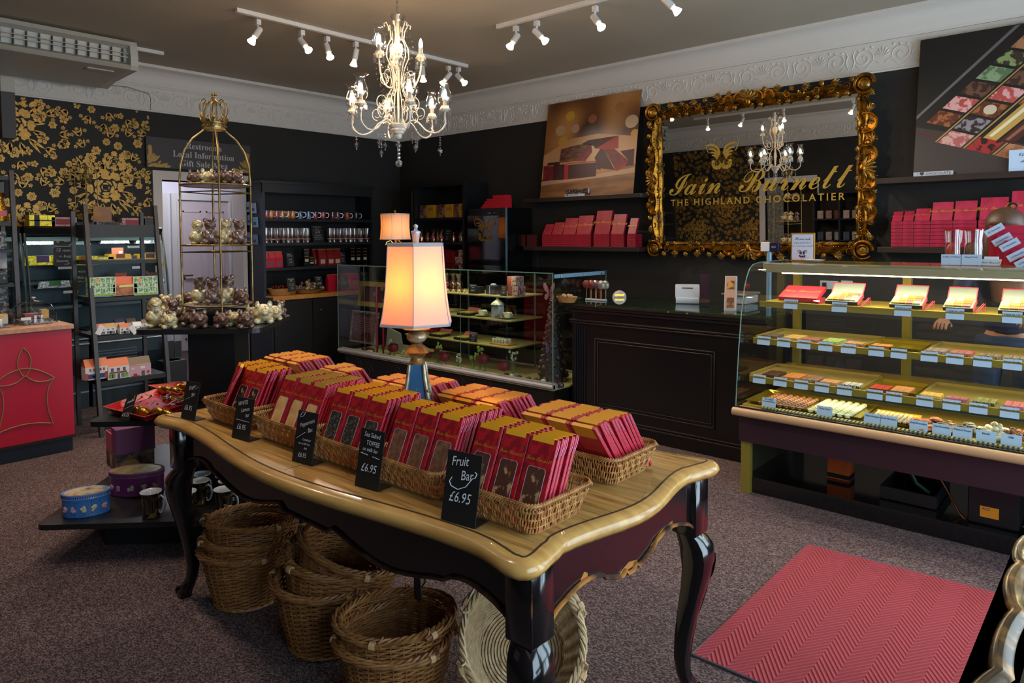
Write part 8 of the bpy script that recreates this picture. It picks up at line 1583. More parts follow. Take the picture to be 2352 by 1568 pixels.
x=at(1767,590,y=4.62).x;t=thing('customer_display','pole-mounted customer display in white and navy behind the counter','display',(x,4.86,0));x=at(1767,590,y=4.86).x;MB().rod((x,4.86,.98),(x,4.86,at(1767,578,y=4.86).z),.018,12).obj('pole',mat('steel_blue_pole','7a98b4',.35,.3),t,smooth=60);a,b_=at(1747,556,y=4.84),at(1788,578,y=4.84);MB().bbox(a.x,(a.x+b_.x)/2,4.84,4.88,b_.z,a.z,.004).obj('white_half',M_ivory,t);MB().bbox((a.x+b_.x)/2,b_.x,4.84,4.88,b_.z,a.z,.004).obj('screen',mat('navy_screen','1c1c38',.2),t);text('5:21',.018,M_lett,t,((a.x+b_.x)/2+.03,4.839,(a.z+b_.z)/2),(radians(90),0,0))
M_cb=glass('clear_bag',(.9,.85,.82),2,.15,1.5,.10)
for px,py,m,bd,nm in ((2186,613,mat('coral_candy','b84a3c',.4,noise=('8a2a2c',25,.4,.6)),'Truffles & Pralines','clear bag of coral chocolates with a white card'),(2232,615,mat('mixed_candy','6a5a3c',.4,noise=('a83a2c',20,.4,.6)),'Dipped Fruits','clear bag of dipped fruit with a white card')):
 x=at(px,py,y=4.3).x;t=thing('sweet_bag',nm+' on top of the counter','bag',(x,4.3,zt_),'sweet bags on the counter');mb=MB();mb.cap=False;mb.lathe([(.04,0),(.042,.06),(.038,.13),(.043,.185)],12,c=(x,4.32,zt_),sy=.6,fl=lambda a,i,z:1+.05*cos(5*a));mb.obj('clear_wrap',M_cb,t,smooth=60);MB().ball((x,4.32,zt_+.065),.034,12,8,(1,.6,1.6)).obj('filling',m,t,smooth=True);MB().box(x-.04,x+.04,4.306,4.334,zt_+.18,zt_+.19).obj('red_fold',M_redc,t);MB().box(x-.046,x+.046,4.283,4.285,zt_,zt_+.055).obj('card',M_tick,t);text(bd,.0115,M_tx,t,(x,4.2825,zt_+.042),(radians(90),0,0),style='serif',sx=.85)
x=at(2276,615,y=4.3).x;t=thing('card_holder','white holder of business cards on top of the counter','card holder',(x,4.3,zt_));MB().prism([(x-.035,zt_),(x+.035,zt_),(x+.042,zt_+.032),(x-.042,zt_+.032)],4.29,4.34,'xz').obj('holder',M_ivory,t);MB().box(x-.03,x+.03,4.3,4.33,zt_+.032,zt_+.045).obj('cards',M_paper,t);text('Iain Burnett',.013,M_tx,t,(x,4.288,zt_+.016),(radians(90),0,0),style='script')
for i,(px0,px1,top,bd) in enumerate(((2272,2400,518,'40 Chocolates'),(2290,2410,540,'32 Chocolates'),(2307,2420,552,'20 Chocolates'),(2325,2430,575,'16 Chocolates'),(2343,2440,590,'8 Chocolates'))):
 y=4.46-.045*i;a=at(px0,top,y=y);x1=at(px1,top,y=y).x;t=thing('standing_gift_box','red gift box standing on the counter, %s from the back, with a slanted tag'%ORD[i],'box',((a.x+x1)/2,y,zt_),'standing red boxes on the counter');MB().bbox(a.x,x1,y,y+.04,zt_,a.z,.001).obj('carton',mat('rose_red_box','a81c3c',.4),t);q=at(px0+12,top+10,y=y-.003)
 mb=MB();mb.M=Matrix.Translation(q)@ Matrix.Rotation(radians(-32),4,'Y');mb.box(-.045,.045,-.001,0,-.018,.018);mb.obj('white_tag',M_tick,t);o=text(bd,.012,M_tx,t,q-Vector((0,.002,0)),(0,0,0),style='serif',sx=.9);o.rotation_euler=(Matrix.Rotation(radians(-32),4,'Y')@ Matrix.Rotation(radians(90),4,'X')).to_euler()
# ---------------------------------------------------------------- wall shelves with red boxes
M_shf=mat('espresso_shelf','1f1412',.45,noise=('2a1c18',6,.4,.6,(1,8,8)))
YS=5.75
for nm,x0,x1,z in (('left upper wall shelf carrying the truffle poster',-4.96,-3.50,1.895),('left lower wall shelf carrying stacked red boxes',-4.96,-3.52,1.383),('right upper wall shelf carrying the large poster',-1.475,.3,1.912),('right lower wall shelf carrying stacked red boxes',-1.455,.3,1.40)):tag(MB().bbox(x0,x1,YS,5.995,z-.042,z,.002).obj('wall_shelf',M_shf),'espresso brown '+nm,'shelf','espresso wall shelves')
M_rb2=mat('ruby_box','a3142c',.42,noise=('8c0f24',14,.4,.6));M_rb3=mat('rose_box','a81e40',.42,noise=('8c1430',14,.4,.6))
def rstack(px0,px1,z,n,h,top,where,m,grp,bk=.12,gilt=True):
 a,b_=at(px0,560,y=YS+.02).x,at(px1,560,y=YS+.02).x
 for i in range(n):tag(MB().bbox(a,b_-.003,YS+.02,YS+.02+bk,z+.001+i*h,z+i*h+h-.001,.001).obj('red_gift_box',m),'flat red gift box, %s up in the %s stack, %s'%(ORD[i],where,grp),'box','stacked red boxes on the %s'%grp)
 if top:
  pt=at((px0+px1)/2,top,y=YS+.06);h2=pt.z-(z+n*h);t=thing('upright_gift_box','upright red box on top of the %s stack, %s'%(where,grp),'box',((a+b_)/2,YS+.03,z+n*h+.001),'upright red boxes on the %s'%grp)
  mb=MB();x0,x1=a+.004,b_-.008;z0=z+n*h+.001;mb.add([(x0,YS+.025,z0),(x1,YS+.025,z0),(x1,YS+.025+.06,z0+h2),(x0,YS+.085,z0+h2),(x0,YS+.05,z0),(x1,YS+.05,z0),(x1,YS+.11,z0+h2),(x0,YS+.11,z0+h2)],[(0,1,2,3),(7,6,5,4),(0,4,5,1),(1,5,6,2),(2,6,7,3),(3,7,4,0)]);mb.obj('carton',m,t)
  sl=math.atan2(.06,h2)
  if gilt and h2>.05:text('Iain Burnett',min(.05,(x1-x0)*.22),M_goldt,t,((x0+x1)/2,YS+.0225+.033,z0+h2*.52),(radians(90)-sl,0,0),style='script',res=1)
gl='left lower wall shelf'
for i,(a,b_,tp) in enumerate(((1245,1266,515),(1266,1291,511),(1291,1322,501),(1322,1357,495),(1363,1400,484),(1402,1433,492),(1440,1460,497))):rstack(a,b_,1.384,6,.021,tp+(4 if i==6 else 0),('leftmost','second','third','fourth','fifth','sixth','rightmost')[i],M_rb2,gl,gilt=i>1)
gr='right lower wall shelf'
for i,(a,b_,tp) in enumerate(((2046,2072,486),(2072,2098,485),(2098,2136,479),(2136,2188,464),(2188,2243,461),(2246,2315,453),(2318,2420,437))):rstack(a,b_,1.401,7,.027,tp,('leftmost','second','third','fourth','fifth','sixth','rightmost')[i],M_rb3,gr)
for i,(px0,px1) in enumerate(((1172,1205),(1210,1232))):a,b_=at(px0,560,y=5.8).x,at(px1,560,y=5.8).x;[tag(MB().bbox(a,b_,5.8,5.92,1.384+k*.021,1.404+k*.021,.001).obj('shaded_gift_box',mat('shadow_red_box','4a0d12',.5)),'shade-darkened red box in the dim %s stack beside the fridge, %s up'%(('left','right')[i],ORD[k]),'box','dim stacks beside the fridge') for k in range(6)]  # shade beside the fridge is put into the colour: a darker red
def book(label,px0,px1,z,h,m,y=5.78):a,b_=at(px0,450,y=y).x,at(px1,450,y=y).x;t=thing('book',label,'book',((a+b_)/2,y,z));MB().bbox(a,b_,y,y+.12,z,z+h,.001).obj('cover',m,t);MB().box(b_,b_+.001,y+.002,y+.118,z+.003,z+h-.003).obj('pages',M_paper,t);return t,a,b_
M_bkw=mat('book_white','b4b8c0',.4);t,a,b_=book('white chocolate book lying below the truffle poster',1297,1341,1.896,.025,M_bkw);text('I \u2665 CHOCOLATE',.02,M_tx,t,((a+b_)/2-.03,5.779,1.909),(radians(90),0,0));t,a,b_=book('flower-printed box book on the white book',1300,1350,1.922,.05,mat('flower_cloth','1c201c',.5,noise=('b07a70',60,.56,.6)))
t,a,b_=book('white chocolate book lying below the large chocolate poster',2097,2187,1.913,.03,M_bkw);text('I \u2665 CHOCOLATE',.026,M_tx,t,(a+.13,5.779,1.928),(radians(90),0,0))
# ---------------------------------------------------------------- posters (printed boards leaning on the wall)
def board(label,x0,x1,z0,z1,yb,yt,name='poster_board'):
 t=thing(name,label,'poster',((x0+x1)/2,yb,z0))
 def P(u,v,d=0):return (x0+(x1-x0)*u,yb+(yt-yb)*v-d,z0+(z1-z0)*v)
 mb=MB();mb.add([P(0,0),P(1,0),P(1,1),P(0,1),P(0,0,-.006),P(1,0,-.006),P(1,1,-.006),P(0,1,-.006)],[(0,1,2,3),(7,6,5,4),(0,4,5,1),(1,5,6,2),(2,6,7,3),(3,7,4,0)]);return t,P,mb
def layer(P,t,name,pts,m,d):MB().add([P(u,v,d) for u,v in pts],[tuple(range(len(pts)))]).obj(name,m,t)
def disc(u,v,r,asp=1):return [(min(.999,max(.001,u+r*cos(a))),min(.999,v+r*asp*sin(a))) for a in np.linspace(0,6.283,21)[:-1]]
t,P,mb=board('poster of red cocoa-dusted chocolate squares on a warm blurred background',-4.765,-3.615,1.897,2.905,5.80,5.955)
m,nt,b=nodes('bokeh_print',.35);tc=nt.nodes.new('ShaderNodeTexCoord');nz=nt.nodes.new('ShaderNodeTexNoise');nz.inputs['Scale'].default_value=2.6;nz.inputs['Detail'].default_value=0;rp=nt.nodes.new('ShaderNodeValToRGB');e=rp.color_ramp.elements;e[0].position=.3;e[0].color=lin('4a2418');e[1].position=.72;e[1].color=lin('c08a50');k=e.new(.5);k.color=lin('96602e');nt.links.new(tc.outputs['Object'],nz.inputs['Vector']);nt.links.new(nz.outputs[0],rp.inputs[0]);nt.links.new(rp.outputs[0],b.inputs['Base Color'])
mb.obj('printed_board',m,t)
layer(P,t,'printed_glow',[(.001,.2),(.999,.28),(.999,.55),(.6,.62),(.3,.6),(.001,.45)],mat('peach_blur','b8865a',.4),.0004)
for u,v,r,c in ((.27,.84,.05,'c8962c'),(.52,.78,.045,'9a5a3c'),(.17,.7,.055,'b89068'),(.34,.7,.045,'b88a70'),(.21,.58,.05,'c08a2c'),(.8,.86,.05,'a8703c'),(.93,.7,.065,'b89a78'),(.97,.58,.04,'c08a30')):layer(P,t,'printed_bokeh',disc(u,v,r),mat('bokeh_'+c,c,.4),.0007)
layer(P,t,'printed_table',[(.001,.001),(.999,.001),(.999,.22),(.5,.19),(.001,.17)],mat('printed_wood','8a5a30',.4,noise=('6a4020',3,.4,.6,(1,1,6))),.0008);layer(P,t,'printed_light_band',[(.001,.13),(.5,.165),(.999,.20),(.999,.25),(.5,.20),(.001,.175)],mat('tan_highlight','b08a6a',.4),.0010)
Ma,Mb_,Mc_,Md=mat('print_red','7a1418',.5,noise=('5a0e12',20,.4,.6)),mat('print_maroon','3a0a0e',.5),mat('print_bright_red','9a2024',.5),mat('print_cut_cocoa','7a4630',.5,noise=('4a2014',12,.4,.6,(1,1,4)))
for pts,mm in (([(.02,.18),(.14,.18),(.14,.33),(.01,.34)],Ma),([(.14,.18),(.26,.18),(.25,.34),(.13,.34)],Mb_),([(.05,.34),(.2,.34),(.2,.37),(.06,.37)],Mb_),([(.25,.18),(.31,.18),(.31,.33),(.24,.34)],Mc_),([(.31,.18),(.61,.19),(.61,.33),(.3,.33)],Mb_),([(.24,.34),(.6,.335),(.6,.345),(.3,.35)],Mc_),([(.19,.36),(.2,.5),(.38,.53),(.5,.52),(.38,.36)],Md),([(.38,.36),(.5,.53),(.53,.52),(.55,.44),(.48,.35)],Ma),([(.42,.53),(.5,.565),(.8,.575),(.58,.47),(.56,.5)],Mb_),([(.58,.47),(.6,.56),(.81,.575),(.82,.45),(.7,.45)],Mc_),([(.58,.38),(.65,.49),(.8,.24),(.62,.27)],Mb_),([(.65,.49),(.72,.5),(.93,.32),(.81,.24)],Ma),([(.80,.235),(.93,.32),(.93,.29),(.83,.225)],Mc_),([(.84,.42),(.98,.43),(.985,.27),(.9,.27),(.93,.32)],Mb_),([(.6,.26),(.66,.25),(.62,.31)],Ma)):layer(P,t,'printed_chocolate',pts,mm,.0013+.0001*len(pts))
t,P,mb=board('large poster of a dark box of decorated chocolates at the right',-1.235,.28,1.913,2.93,5.80,5.955)
mb.obj('printed_board',mat('poster_charcoal','1d1918',.4),t);layer(P,t,'printed_box_front',[(.001,.36),(.001,.14),(.999,-.0+.001),(.999,.02),(.45,.17)],mat('poster_brown','3a3230',.4),.0004);layer(P,t,'printed_box_front',[(.001,.001),(.6,.001),(.001,.33)],MATS['poster_brown'],.0005);layer(P,t,'printed_red_line',[(.001,.325),(.001,.31),(.62,.001),(.65,.001)],mat('poster_red_line','5a1c20',.4),.0008);layer(P,t,'printed_box_edge',[(.001,.44),(.38,.995),(.40,.995),(.001,.415)],mat('poster_edge_grey','6a6668',.4),.0008)
R=random.Random(9);pc=[('print_a','9a5a38','5a2c1c'),('print_b','a85a58','c89a90'),('print_c','b07a58','9a6444'),('print_d','8aa078','5a7050'),('print_e','b04a44','d8a0a0'),('print_f','2a2224','8a8088'),('print_g','9a2a28','2a1414'),('print_h','3a2c28','8a9a60'),('print_i','6a4638','3a241c')];pc=[mat(n_,a,.4,noise=(b_,22,.47,.53)) for n_,a,b_ in pc]
def Q(i,j):return (.03+.064*i+.115*j,.385+.092*i-.06*j)
for j in range(5):
 for i in range(-1,8):
  if j==2 and i in (0,1) or j==3 and i in (0,1):continue
  pts=[Q(i+.08,j+.08),Q(i+.08,j+.9),Q(i+.92,j+.9),Q(i+.92,j+.08)]
  if all(.003<u<.997 and .02<v<.99 for u,v in pts):layer(P,t,'printed_chocolate',pts,pc[(i*4+j*5)%9],.0012)
 a,c=Q(-.9,j+.98),Q(8,j+.98)
 if a[1]>.03:k=min(1,(.99-a[1])/(c[1]-a[1]));u1,v1=a[0]+(c[0]-a[0])*k,a[1]+(c[1]-a[1])*k;layer(P,t,'printed_gold_divider',[(a[0],a[1]),(a[0]+.006,a[1]-.004),(u1+.006,v1-.004),(u1,v1)],mat('print_gold_line','a8884a',.4),.0014)
for j,cc,hi in ((2.2,'b8904a','d8cfa8'),(2.75,'4a241c','8a5a44')):layer(P,t,'printed_stick',[Q(-.1,j),Q(-.1,j+.45),Q(2.1,j+.5),Q(2.25,j+.2),Q(2.1,j)],mat('print_stick_'+cc,cc,.35),.0016);layer(P,t,'printed_shine',[Q(.05,j+.1),Q(.05,j+.22),Q(2.0,j+.28),Q(2.0,j+.14)],mat('print_shine_'+hi,hi,.35),.0018)
for i,j in ((1.5,1.5),(4.4,1.5),(3.4,3.5)):u,v=Q(i,j);layer(P,t,'printed_cream_drop',disc(u,v,.026,1.3),mat('print_cream','c8b8a0',.4),.0017)
x0=at(2317,380,y=5.77).x;t=thing('price_board','pale blue gift price notice standing on the right upper shelf','notice',(x0+.15,5.77,1.913));zt2=at(2317,345,y=5.77).z;MB().box(x0,x0+.3,5.77,5.774,1.913,zt2).obj('paper',M_tick,t)
for k,bd in enumerate(('Gift Wrapping','of your chocolates','Gift Boxes','from £12.95')):text(bd,.03 if k%2==0 else .022,M_tx,t,(x0+.15,5.769,zt2-.035-.045*k),(radians(90),0,0),style='serif')
# ---------------------------------------------------------------- gilt mirror
MX0,MX1,MZ0,MZ1=-3.39,-1.637,1.415,2.605;tl=.027
mi=thing('gilt_mirror','huge wall mirror in an ornate scrolled gold frame with gold lettering','mirror',(-2.51,5.96,MZ0));MCX,MCZ=(MX0+MX1)/2,(MZ0+MZ1)/2
def MP(u,v,d=0):return (MCX+u,5.935-(v)*tl-d,MCZ+v)
hw,hh=(MX1-MX0)/2,(MZ1-MZ0)/2
MB().add([MP(-hw-.02,-hh-.02),MP(hw+.02,-hh-.02),MP(hw+.02,hh+.02),MP(-hw-.02,hh+.02)],[(0,1,2,3)]).obj('mirror_glass',mat('silvered_glass','d8d8d4',.01,1),mi)
m_b=MB();e=.025
for q in ((-hw,hw,hh-e,hh),(-hw,hw,-hh,-hh+e),(-hw,-hw+e,-hh,hh),(hw-e,hw,-hh,hh)):m_b.add([MP(q[0],q[2],.001),MP(q[1],q[2],.001),MP(q[1],q[3],.001),MP(q[0],q[3],.001)],[(0,1,2,3)])
M_gilt=mat('old_gold_leaf','b8791c',.3,.85,noise=('5a3a10',14,.36,.62),bump=.25,bscale=30);M_gilt2=mat('antique_gilt_relief','7a5a26',.38,.75,noise=('b08030',30,.4,.62))
per=[]
for (ax,az,bx2,bz2,nx_,nz_) in ((-hw,hh,hw,hh,0,1),(hw,hh,hw,-hh,1,0),(hw,-hh,-hw,-hh,0,-1),(-hw,-hh,-hw,hh,-1,0)):per.append((Vector((ax,az)),Vector((bx2,bz2)),Vector((nx_,nz_))))
for si,(A,B,N) in enumerate(per):
 Ln=(B-A).length;n=96;prof=[(-.012,.004),(-.01,.02),(.0,.03),(.012,.022),(.02,.018),(.04,.035),(.06,.05),(.075,.045),(.085,.02),(.085,-.015)];vs=[]
 for i in range(n+1):
  t_=i/n;s_=t_*Ln;c=A+(B-A)*t_;wav=.5-.5*cos(s_/Ln*2*pi*(4 if Ln>1.4 else 3));
  for d,h in prof:
   dd=d*(.55+.4*wav) if d>.015 else d-(.008*wav if d<0 else 0);q=c+N*dd+(B-A).normalized()*(-dd if i==0 else dd if i==n else 0);vs.append(MP(q.x,q.y,h*(.8+.35*wav)))
 k=len(prof);mb=MB();mb.add(vs,[(i*k+j,i*k+j+1,i*k+k+j+1,i*k+k+j) for i in range(n) for j in range(k-1)]);fr_=mb.obj('frame_moulding',M_gilt,mi,smooth=50)
 D_=(B-A).normalized();R=random.Random(si)
 def F(s_,d,h):q=A+D_*s_+N*d;return MP(q.x,q.y,h)
 def cscroll(s0,d0,r,turns,sg,w,h0=.05,rot=0):
  mb=MB();mb.tube([F(s0+sg*r*(1-.75*t)*cos(rot+turns*2*pi*t),d0+r*(1-.75*t)*sin(rot+turns*2*pi*t),h0+.006*t) for t in np.linspace(0,1,24)],[w*(1-.55*t) for t in np.linspace(0,1,24)],6);mb.obj('carved_scroll',M_gilt,fr_,smooth=60)
 def leaf(s0,d0,a,l,w,h0=.045):
  ca,sa=cos(a),sin(a);mb=MB()
  for b2 in (-.6,-.3,0,.3,.6):l2=l*(1-abs(b2)*.5);c2,s2=cos(a+b2),sin(a+b2);mb.tube([F(s0+c2*l2*t,d0+s2*l2*t,h0+.008*sin(pi*t)) for t in (0,.35,.7,1)],[w*.3,w,w*.8,w*.15],5)
  mb.obj('carved_leaf',M_gilt2,fr_,smooth=60)
 st_=.115
 for i in range(int(Ln/st_)):
  s0=st_*(i+.5);sg=1 if s0>Ln/2 else-1;ex=.02 if abs(s0-Ln/2)<.25 else 0
  cscroll(s0,.05+ex,.03,1.4,sg,.0075,.045,.8*i);leaf(s0+.05*sg,.075+ex,pi/2+sg*.5+R.uniform(-.3,.3),.055,.009);leaf(s0+.02,.0,-.3 if i%2 else 3.4,.05,.006,.03)
  if i%2:leaf(s0,.085+ex,0 if sg>0 else pi,.08,.008,.05)
  for b2 in range(4):MB().ball(F(s0-.03+.02*b2,.018,.028),.006,6,4).obj('carved_bead',M_gilt2,fr_)
 # centre cartouche and big shell lobes
 for sg in (-1,1):
  for j,(ds,r) in enumerate(((.09,.06),(.2,.052),(.30,.06))):
   if si%2==0 and j==2:continue
   big=si==1;mb=MB();nn=14;rr=r*(1.25 if big else .8);vs=[F(Ln/2+sg*ds*(1.15 if big else .9),.055,.035)]+[F(Ln/2+sg*ds*(1.15 if big else .9)+rr*cos(a),.055+rr*1.1*max(-.3,sin(a)),.055) for a in np.linspace(-.5,pi+.5,nn)];mb.add(vs,[(0,i+1,i+2) for i in range(nn-1)]);mb.tube(vs[1:],.009,6);mb.obj('shell_lobe',M_gilt,fr_,smooth=50)
 for a in np.linspace(.3,pi-.3,7):MB().tube([F(Ln/2,.04,.05),F(Ln/2+.06*cos(a),.04+.06*sin(a),.06),F(Ln/2+.09*cos(a),.04+.095*sin(a),.05)],[.006,.013,.006],6).obj('palmette_rib',M_gilt2,fr_,smooth=60)
 mb=MB();mb.ball(F(Ln/2,.035,.055),.024,12,8,(1,.6,1.5));mb.obj('cartouche_boss',M_gilt,fr_,smooth=True)
 for kk,(r,w) in enumerate(((.07,.018),(.038,.012))):
  cc=N*.045-D_*.045;mb=MB();mb.tube([MP(A.x+cc.x+r*cos(a),A.y+cc.y+r*sin(a),.055+.01*kk) for a in np.linspace(0,5.6,22)],[w*(1-.3*t) for t in np.linspace(0,1,22)],7);mb.obj('corner_scroll',M_gilt,fr_,smooth=60)
 mb=MB();cc=N*.045-D_*.045;mb.ball(MP(A.x+cc.x,A.y+cc.y,.05),.045,12,8,(1,.5,1));mb.obj('corner_dish',M_gilt2,fr_,smooth=True)
M_gl=mat('gold_vinyl','b08a2c',.5,.1)
def mtext(body,size,u,v,style=None,sx=1,space=1,shear=0,off=0):o=text(body,size,M_gl,mi,MP(u,v,.004),(radians(90)+tl,0,0),style=style,sx=sx,res=4,space=space,align='LEFT',shear=shear,off=off,yal='BOTTOM_BASELINE');return o
def muv(px,py):p=at(px,py,y=5.94);return p.x-MCX,p.z-MCZ
u,v=muv(1534,449);mtext('Iain',.30,u,v,'script',.86,shear=.2);u,v=muv(1693,442);mtext('Burnett',.31,u,v,'script',.80,shear=.2)
u,v=muv(1541,473);mtext('THE HIGHLAND CHOCOLATIER',.083,u,v,None,1.0,1.36,0,.001)
uw,vw=muv(1659,365);wings(mi,lambda a,b2,k:MP(uw+a,vw+b2,.004),.115,M_gl)
# wall sockets behind the counter
for px0,px1,nm in ((1884,1925,'double'),(1932,1958,'single')):a,b_=at(px0,644,y=5.99),at(px1,665,y=5.99);t=thing('wall_socket','white %s socket plate on the wall behind the counter'%nm,'socket',((a.x+b_.x)/2,5.99,b_.z),'wall sockets');MB().bbox(a.x,b_.x,5.985,5.999,b_.z,a.z,.002).obj('plate',M_ivory,t);MB().box(a.x+.02,a.x+.05,5.975,5.985,b_.z+.015,a.z-.015).obj('plug' if nm=='double' else 'switch',M_blke if nm=='double' else M_paper,t)
# ---------------------------------------------------------------- entrance mat
m,nt,b=nodes('herringbone_mat',.95);L=nt.links.new;tc=nt.nodes.new('ShaderNodeTexCoord');sp=nt.nodes.new('ShaderNodeSeparateXYZ');L(tc.outputs['Object'],sp.inputs[0])
def mth(op,a,b_=None,c=None):
 n_=nt.nodes.new('ShaderNodeMath');n_.operation=op
 for i,q in enumerate((a,b_,c)):
  if q is None:continue
  if isinstance(q,(int,float)):n_.inputs[i].default_value=q
  else:L(q,n_.inputs[i])
 return n_.outputs[0]
tri=mth('PINGPONG',sp.outputs[0],.075);s1=mth('ADD',mth('MULTIPLY',sp.outputs[1],1.0),mth('MULTIPLY',tri,1.5));st_=mth('SINE',mth('MULTIPLY',s1,2*pi/.028));nz=nt.nodes.new('ShaderNodeTexNoise');nz.inputs['Scale'].default_value=300;L(tc.outputs['Object'],nz.inputs['Vector'])
v_=mth('ADD',mth('MULTIPLY',st_,.22),mth('MULTIPLY_ADD',nz.outputs[0],.9,.05));rp=nt.nodes.new('ShaderNodeValToRGB');e=rp.color_ramp.elements;e[0].position=.1;e[0].color=lin('6a222c');e[1].position=.8;e[1].color=lin('b03c48');L(v_,rp.inputs[0]);L(rp.outputs[0],b.inputs['Base Color']);bp=nt.nodes.new('ShaderNodeBump');bp.inputs['Distance'].default_value=.004;L(st_,bp.inputs['Height']);L(bp.outputs[0],b.inputs['Normal'])
RG=[Vector((-1.152,3.43)),Vector((-1.15,2.245)),Vector((.45,2.245)),Vector((.45,3.52))]
rg=thing('entrance_mat','red herringbone entrance mat let into the carpet at the right','mat',(-.35,2.85,0));MB().prism([(p.x,p.y) for p in RG][::-1],.001,.007).obj('pile',m,rg);MB().tube([(p.x,p.y,.004) for p in RG],.006,6,closed=True).obj('bound_edge',mat('grey_mat_edge','4a4650',.8),rg)
# ---------------------------------------------------------------- black scalloped tray table at the right edge
M_ttop=mat('black_bronze_top','15120f',.22,noise=('2a1c12',5,.4,.75),coat=.4);M_tedge=mat('rubbed_gilt_edge','4a3a26',.2,.5,noise=('a87a44',16,.45,.65),coat=.4)
tt=thing('tray_table','black side table with rubbed gilt scalloped edge, cut by the right edge','table',(.1,1.6,0));TH=.72
o=[];yA,yB,xA,xB=.95,2.26,-.185,.40
for i in range(320):
 t_=i/320;P4=[(xA,yB),(xA,yA),(xB,yA),(xB,yB)];k=int(t_*4);f=t_*4-k;a,c=Vector(P4[k]),Vector(P4[(k+1)%4]);Ln=(c-a).length;d=(c-a).normalized();N=Vector((d.y,-d.x));sc2=.016*abs(sin(pi*f*round(Ln/.24)))**.7+.012*sin(pi*f*3);e_=min(f,1-f)*Ln;sc2-=max(0,.07-e_)*.5;o.append(a+d*f*Ln-N*-sc2*-1 if False else a+d*f*Ln+N*sc2)
mb=MB();rings(mb,o,[(.02,TH-.035),(.0,TH-.026),(-.004,TH-.012),(.0,TH+.004),(.010,TH+.012),(.022,TH+.010),(.034,TH+.002),(.042,TH)],cap=False);mb.obj('gallery_edge',M_tedge,tt,smooth=50);mb=MB();rings(mb,o,[(.02,TH-.034),(.04,TH-.002),(.045,TH+.001)]);mb.obj('tabletop',M_ttop,tt)
for x,y in ((.0,1.1),(.28,1.1),(.0,2.1),(.28,2.1)):MB().tube([(x,y,TH-.03),(x-.01,y,.5),(x+.01,y,.2),(x-.02,y,.0)],[.03,.028,.018,.022],10).obj('leg',M_lac,tt,smooth=60)
# ---------------------------------------------------------------- shop assistant bending behind the chocolate counter
pe=thing('person','person with brown hair and navy top bending behind the red boxes on the counter','person',(-.62,5.25,0))
def skin(name,pts,edges,m,parent,root=0,lev=2):
 me=bpy.data.meshes.new(name);me.from_pydata([Vector(p[:3])-Vector((-.62,5.25,0)) for p in pts],edges,[]);o=bpy.data.objects.new(name,me);COL.objects.link(o);o.parent=parent;s_=o.modifiers.new('s','SKIN');sb=o.modifiers.new('d','SUBSURF');sb.levels=sb.render_levels=lev;s_.use_smooth_shade=True
 for i,p in enumerate(pts):me.skin_vertices[0].data[i].radius=p[3] if hasattr(p[3],'__len__') else (p[3],p[3]);me.skin_vertices[0].data[i].use_root=i==root
 me.materials.append(m);return o
px_,py_=-.58,5.25;M_sk=mat('skin','a8745a',.5);M_nv=mat('navy_top','18203a',.7);M_jn=mat('dark_jeans','1c2a44',.8);M_hair=mat('brown_hair','3a2418',.5,noise=('5a3a28',60,.4,.6,(6,6,1)))
pts=[(px_,5.28,.93,(.10,.07)),(px_,5.24,1.10,(.10,.07)),(px_,5.16,1.27,(.11,.07)),(px_,5.10,1.36,(.08,.07)),(px_,5.05,1.42,.048),(px_,5.0,1.49,(.075,.085)),(px_,4.985,1.545,(.07,.08)),
  (px_-.18,5.12,1.32,.038),(px_-.24,5.05,1.10,.032),(px_-.28,4.9,.98,.032),(px_+.18,5.12,1.32,.038),(px_+.24,5.03,1.10,.032),(px_+.14,4.86,1.02,.032),
  (px_-.10,5.28,.80,.07),(px_-.11,5.24,.47,.06),(px_-.11,5.3,.09,.042),(px_-.12,5.2,.035,.035),(px_+.10,5.28,.80,.07),(px_+.11,5.24,.47,.06),(px_+.11,5.3,.09,.042),(px_+.12,5.2,.035,.035)]
skin('body',pts,[(0,1),(1,2),(2,3),(3,4),(4,5),(5,6),(3,7),(7,8),(8,9),(3,10),(10,11),(11,12),(0,13),(13,14),(14,15),(15,16),(0,17),(17,18),(18,19),(19,20)],M_sk,pe)
for sg,(hx,hy,hz) in ((-1,(px_-.28,4.9,.98)),(1,(px_+.14,4.86,1.02))):
 hp=[(hx,hy,hz,.026),(hx+.0,hy-.05,hz-.01,.034)];he=[(0,1)]
 for f in range(4):b0=len(hp);dx=(f-1.5)*.019;hp+=[(hx+dx,hy-.09,hz-.018,.0095),(hx+dx,hy-.125+.004*abs(f-1.5),hz-.03,.0088),(hx+dx,hy-.145+.006*abs(f-1.5),hz-.05,.008)];he+=[(1,b0),(b0,b0+1),(b0+1,b0+2)]
 b0=len(hp);hp+=[(hx-sg*.038,hy-.045,hz-.02,.011),(hx-sg*.048,hy-.075,hz-.035,.0095)];he+=[(1,b0),(b0,b0+1)];skin('hand',hp,he,M_sk,pe,0,1)
skin('top',[(px_,5.285,.86,(.155,.115)),(px_,5.26,.98,(.148,.108)),(px_,5.24,1.10,(.142,.105)),(px_,5.16,1.27,(.162,.112)),(px_,5.11,1.345,(.10,.08)),(px_-.18,5.12,1.32,.062),(px_-.24,5.05,1.12,.052),(px_+.18,5.12,1.32,.062),(px_+.24,5.03,1.12,.052)],[(0,1),(1,2),(2,3),(3,4),(4,5),(5,6),(4,7),(7,8)],M_nv,pe)
skin('trousers',[(px_,5.285,.90,(.152,.112)),(px_-.10,5.28,.80,.10),(px_-.11,5.24,.47,.072),(px_-.11,5.3,.10,.06),(px_+.10,5.28,.80,.10),(px_+.11,5.24,.47,.072),(px_+.11,5.3,.10,.06)],[(0,1),(1,2),(2,3),(0,4),(4,5),(5,6)],M_jn,pe)
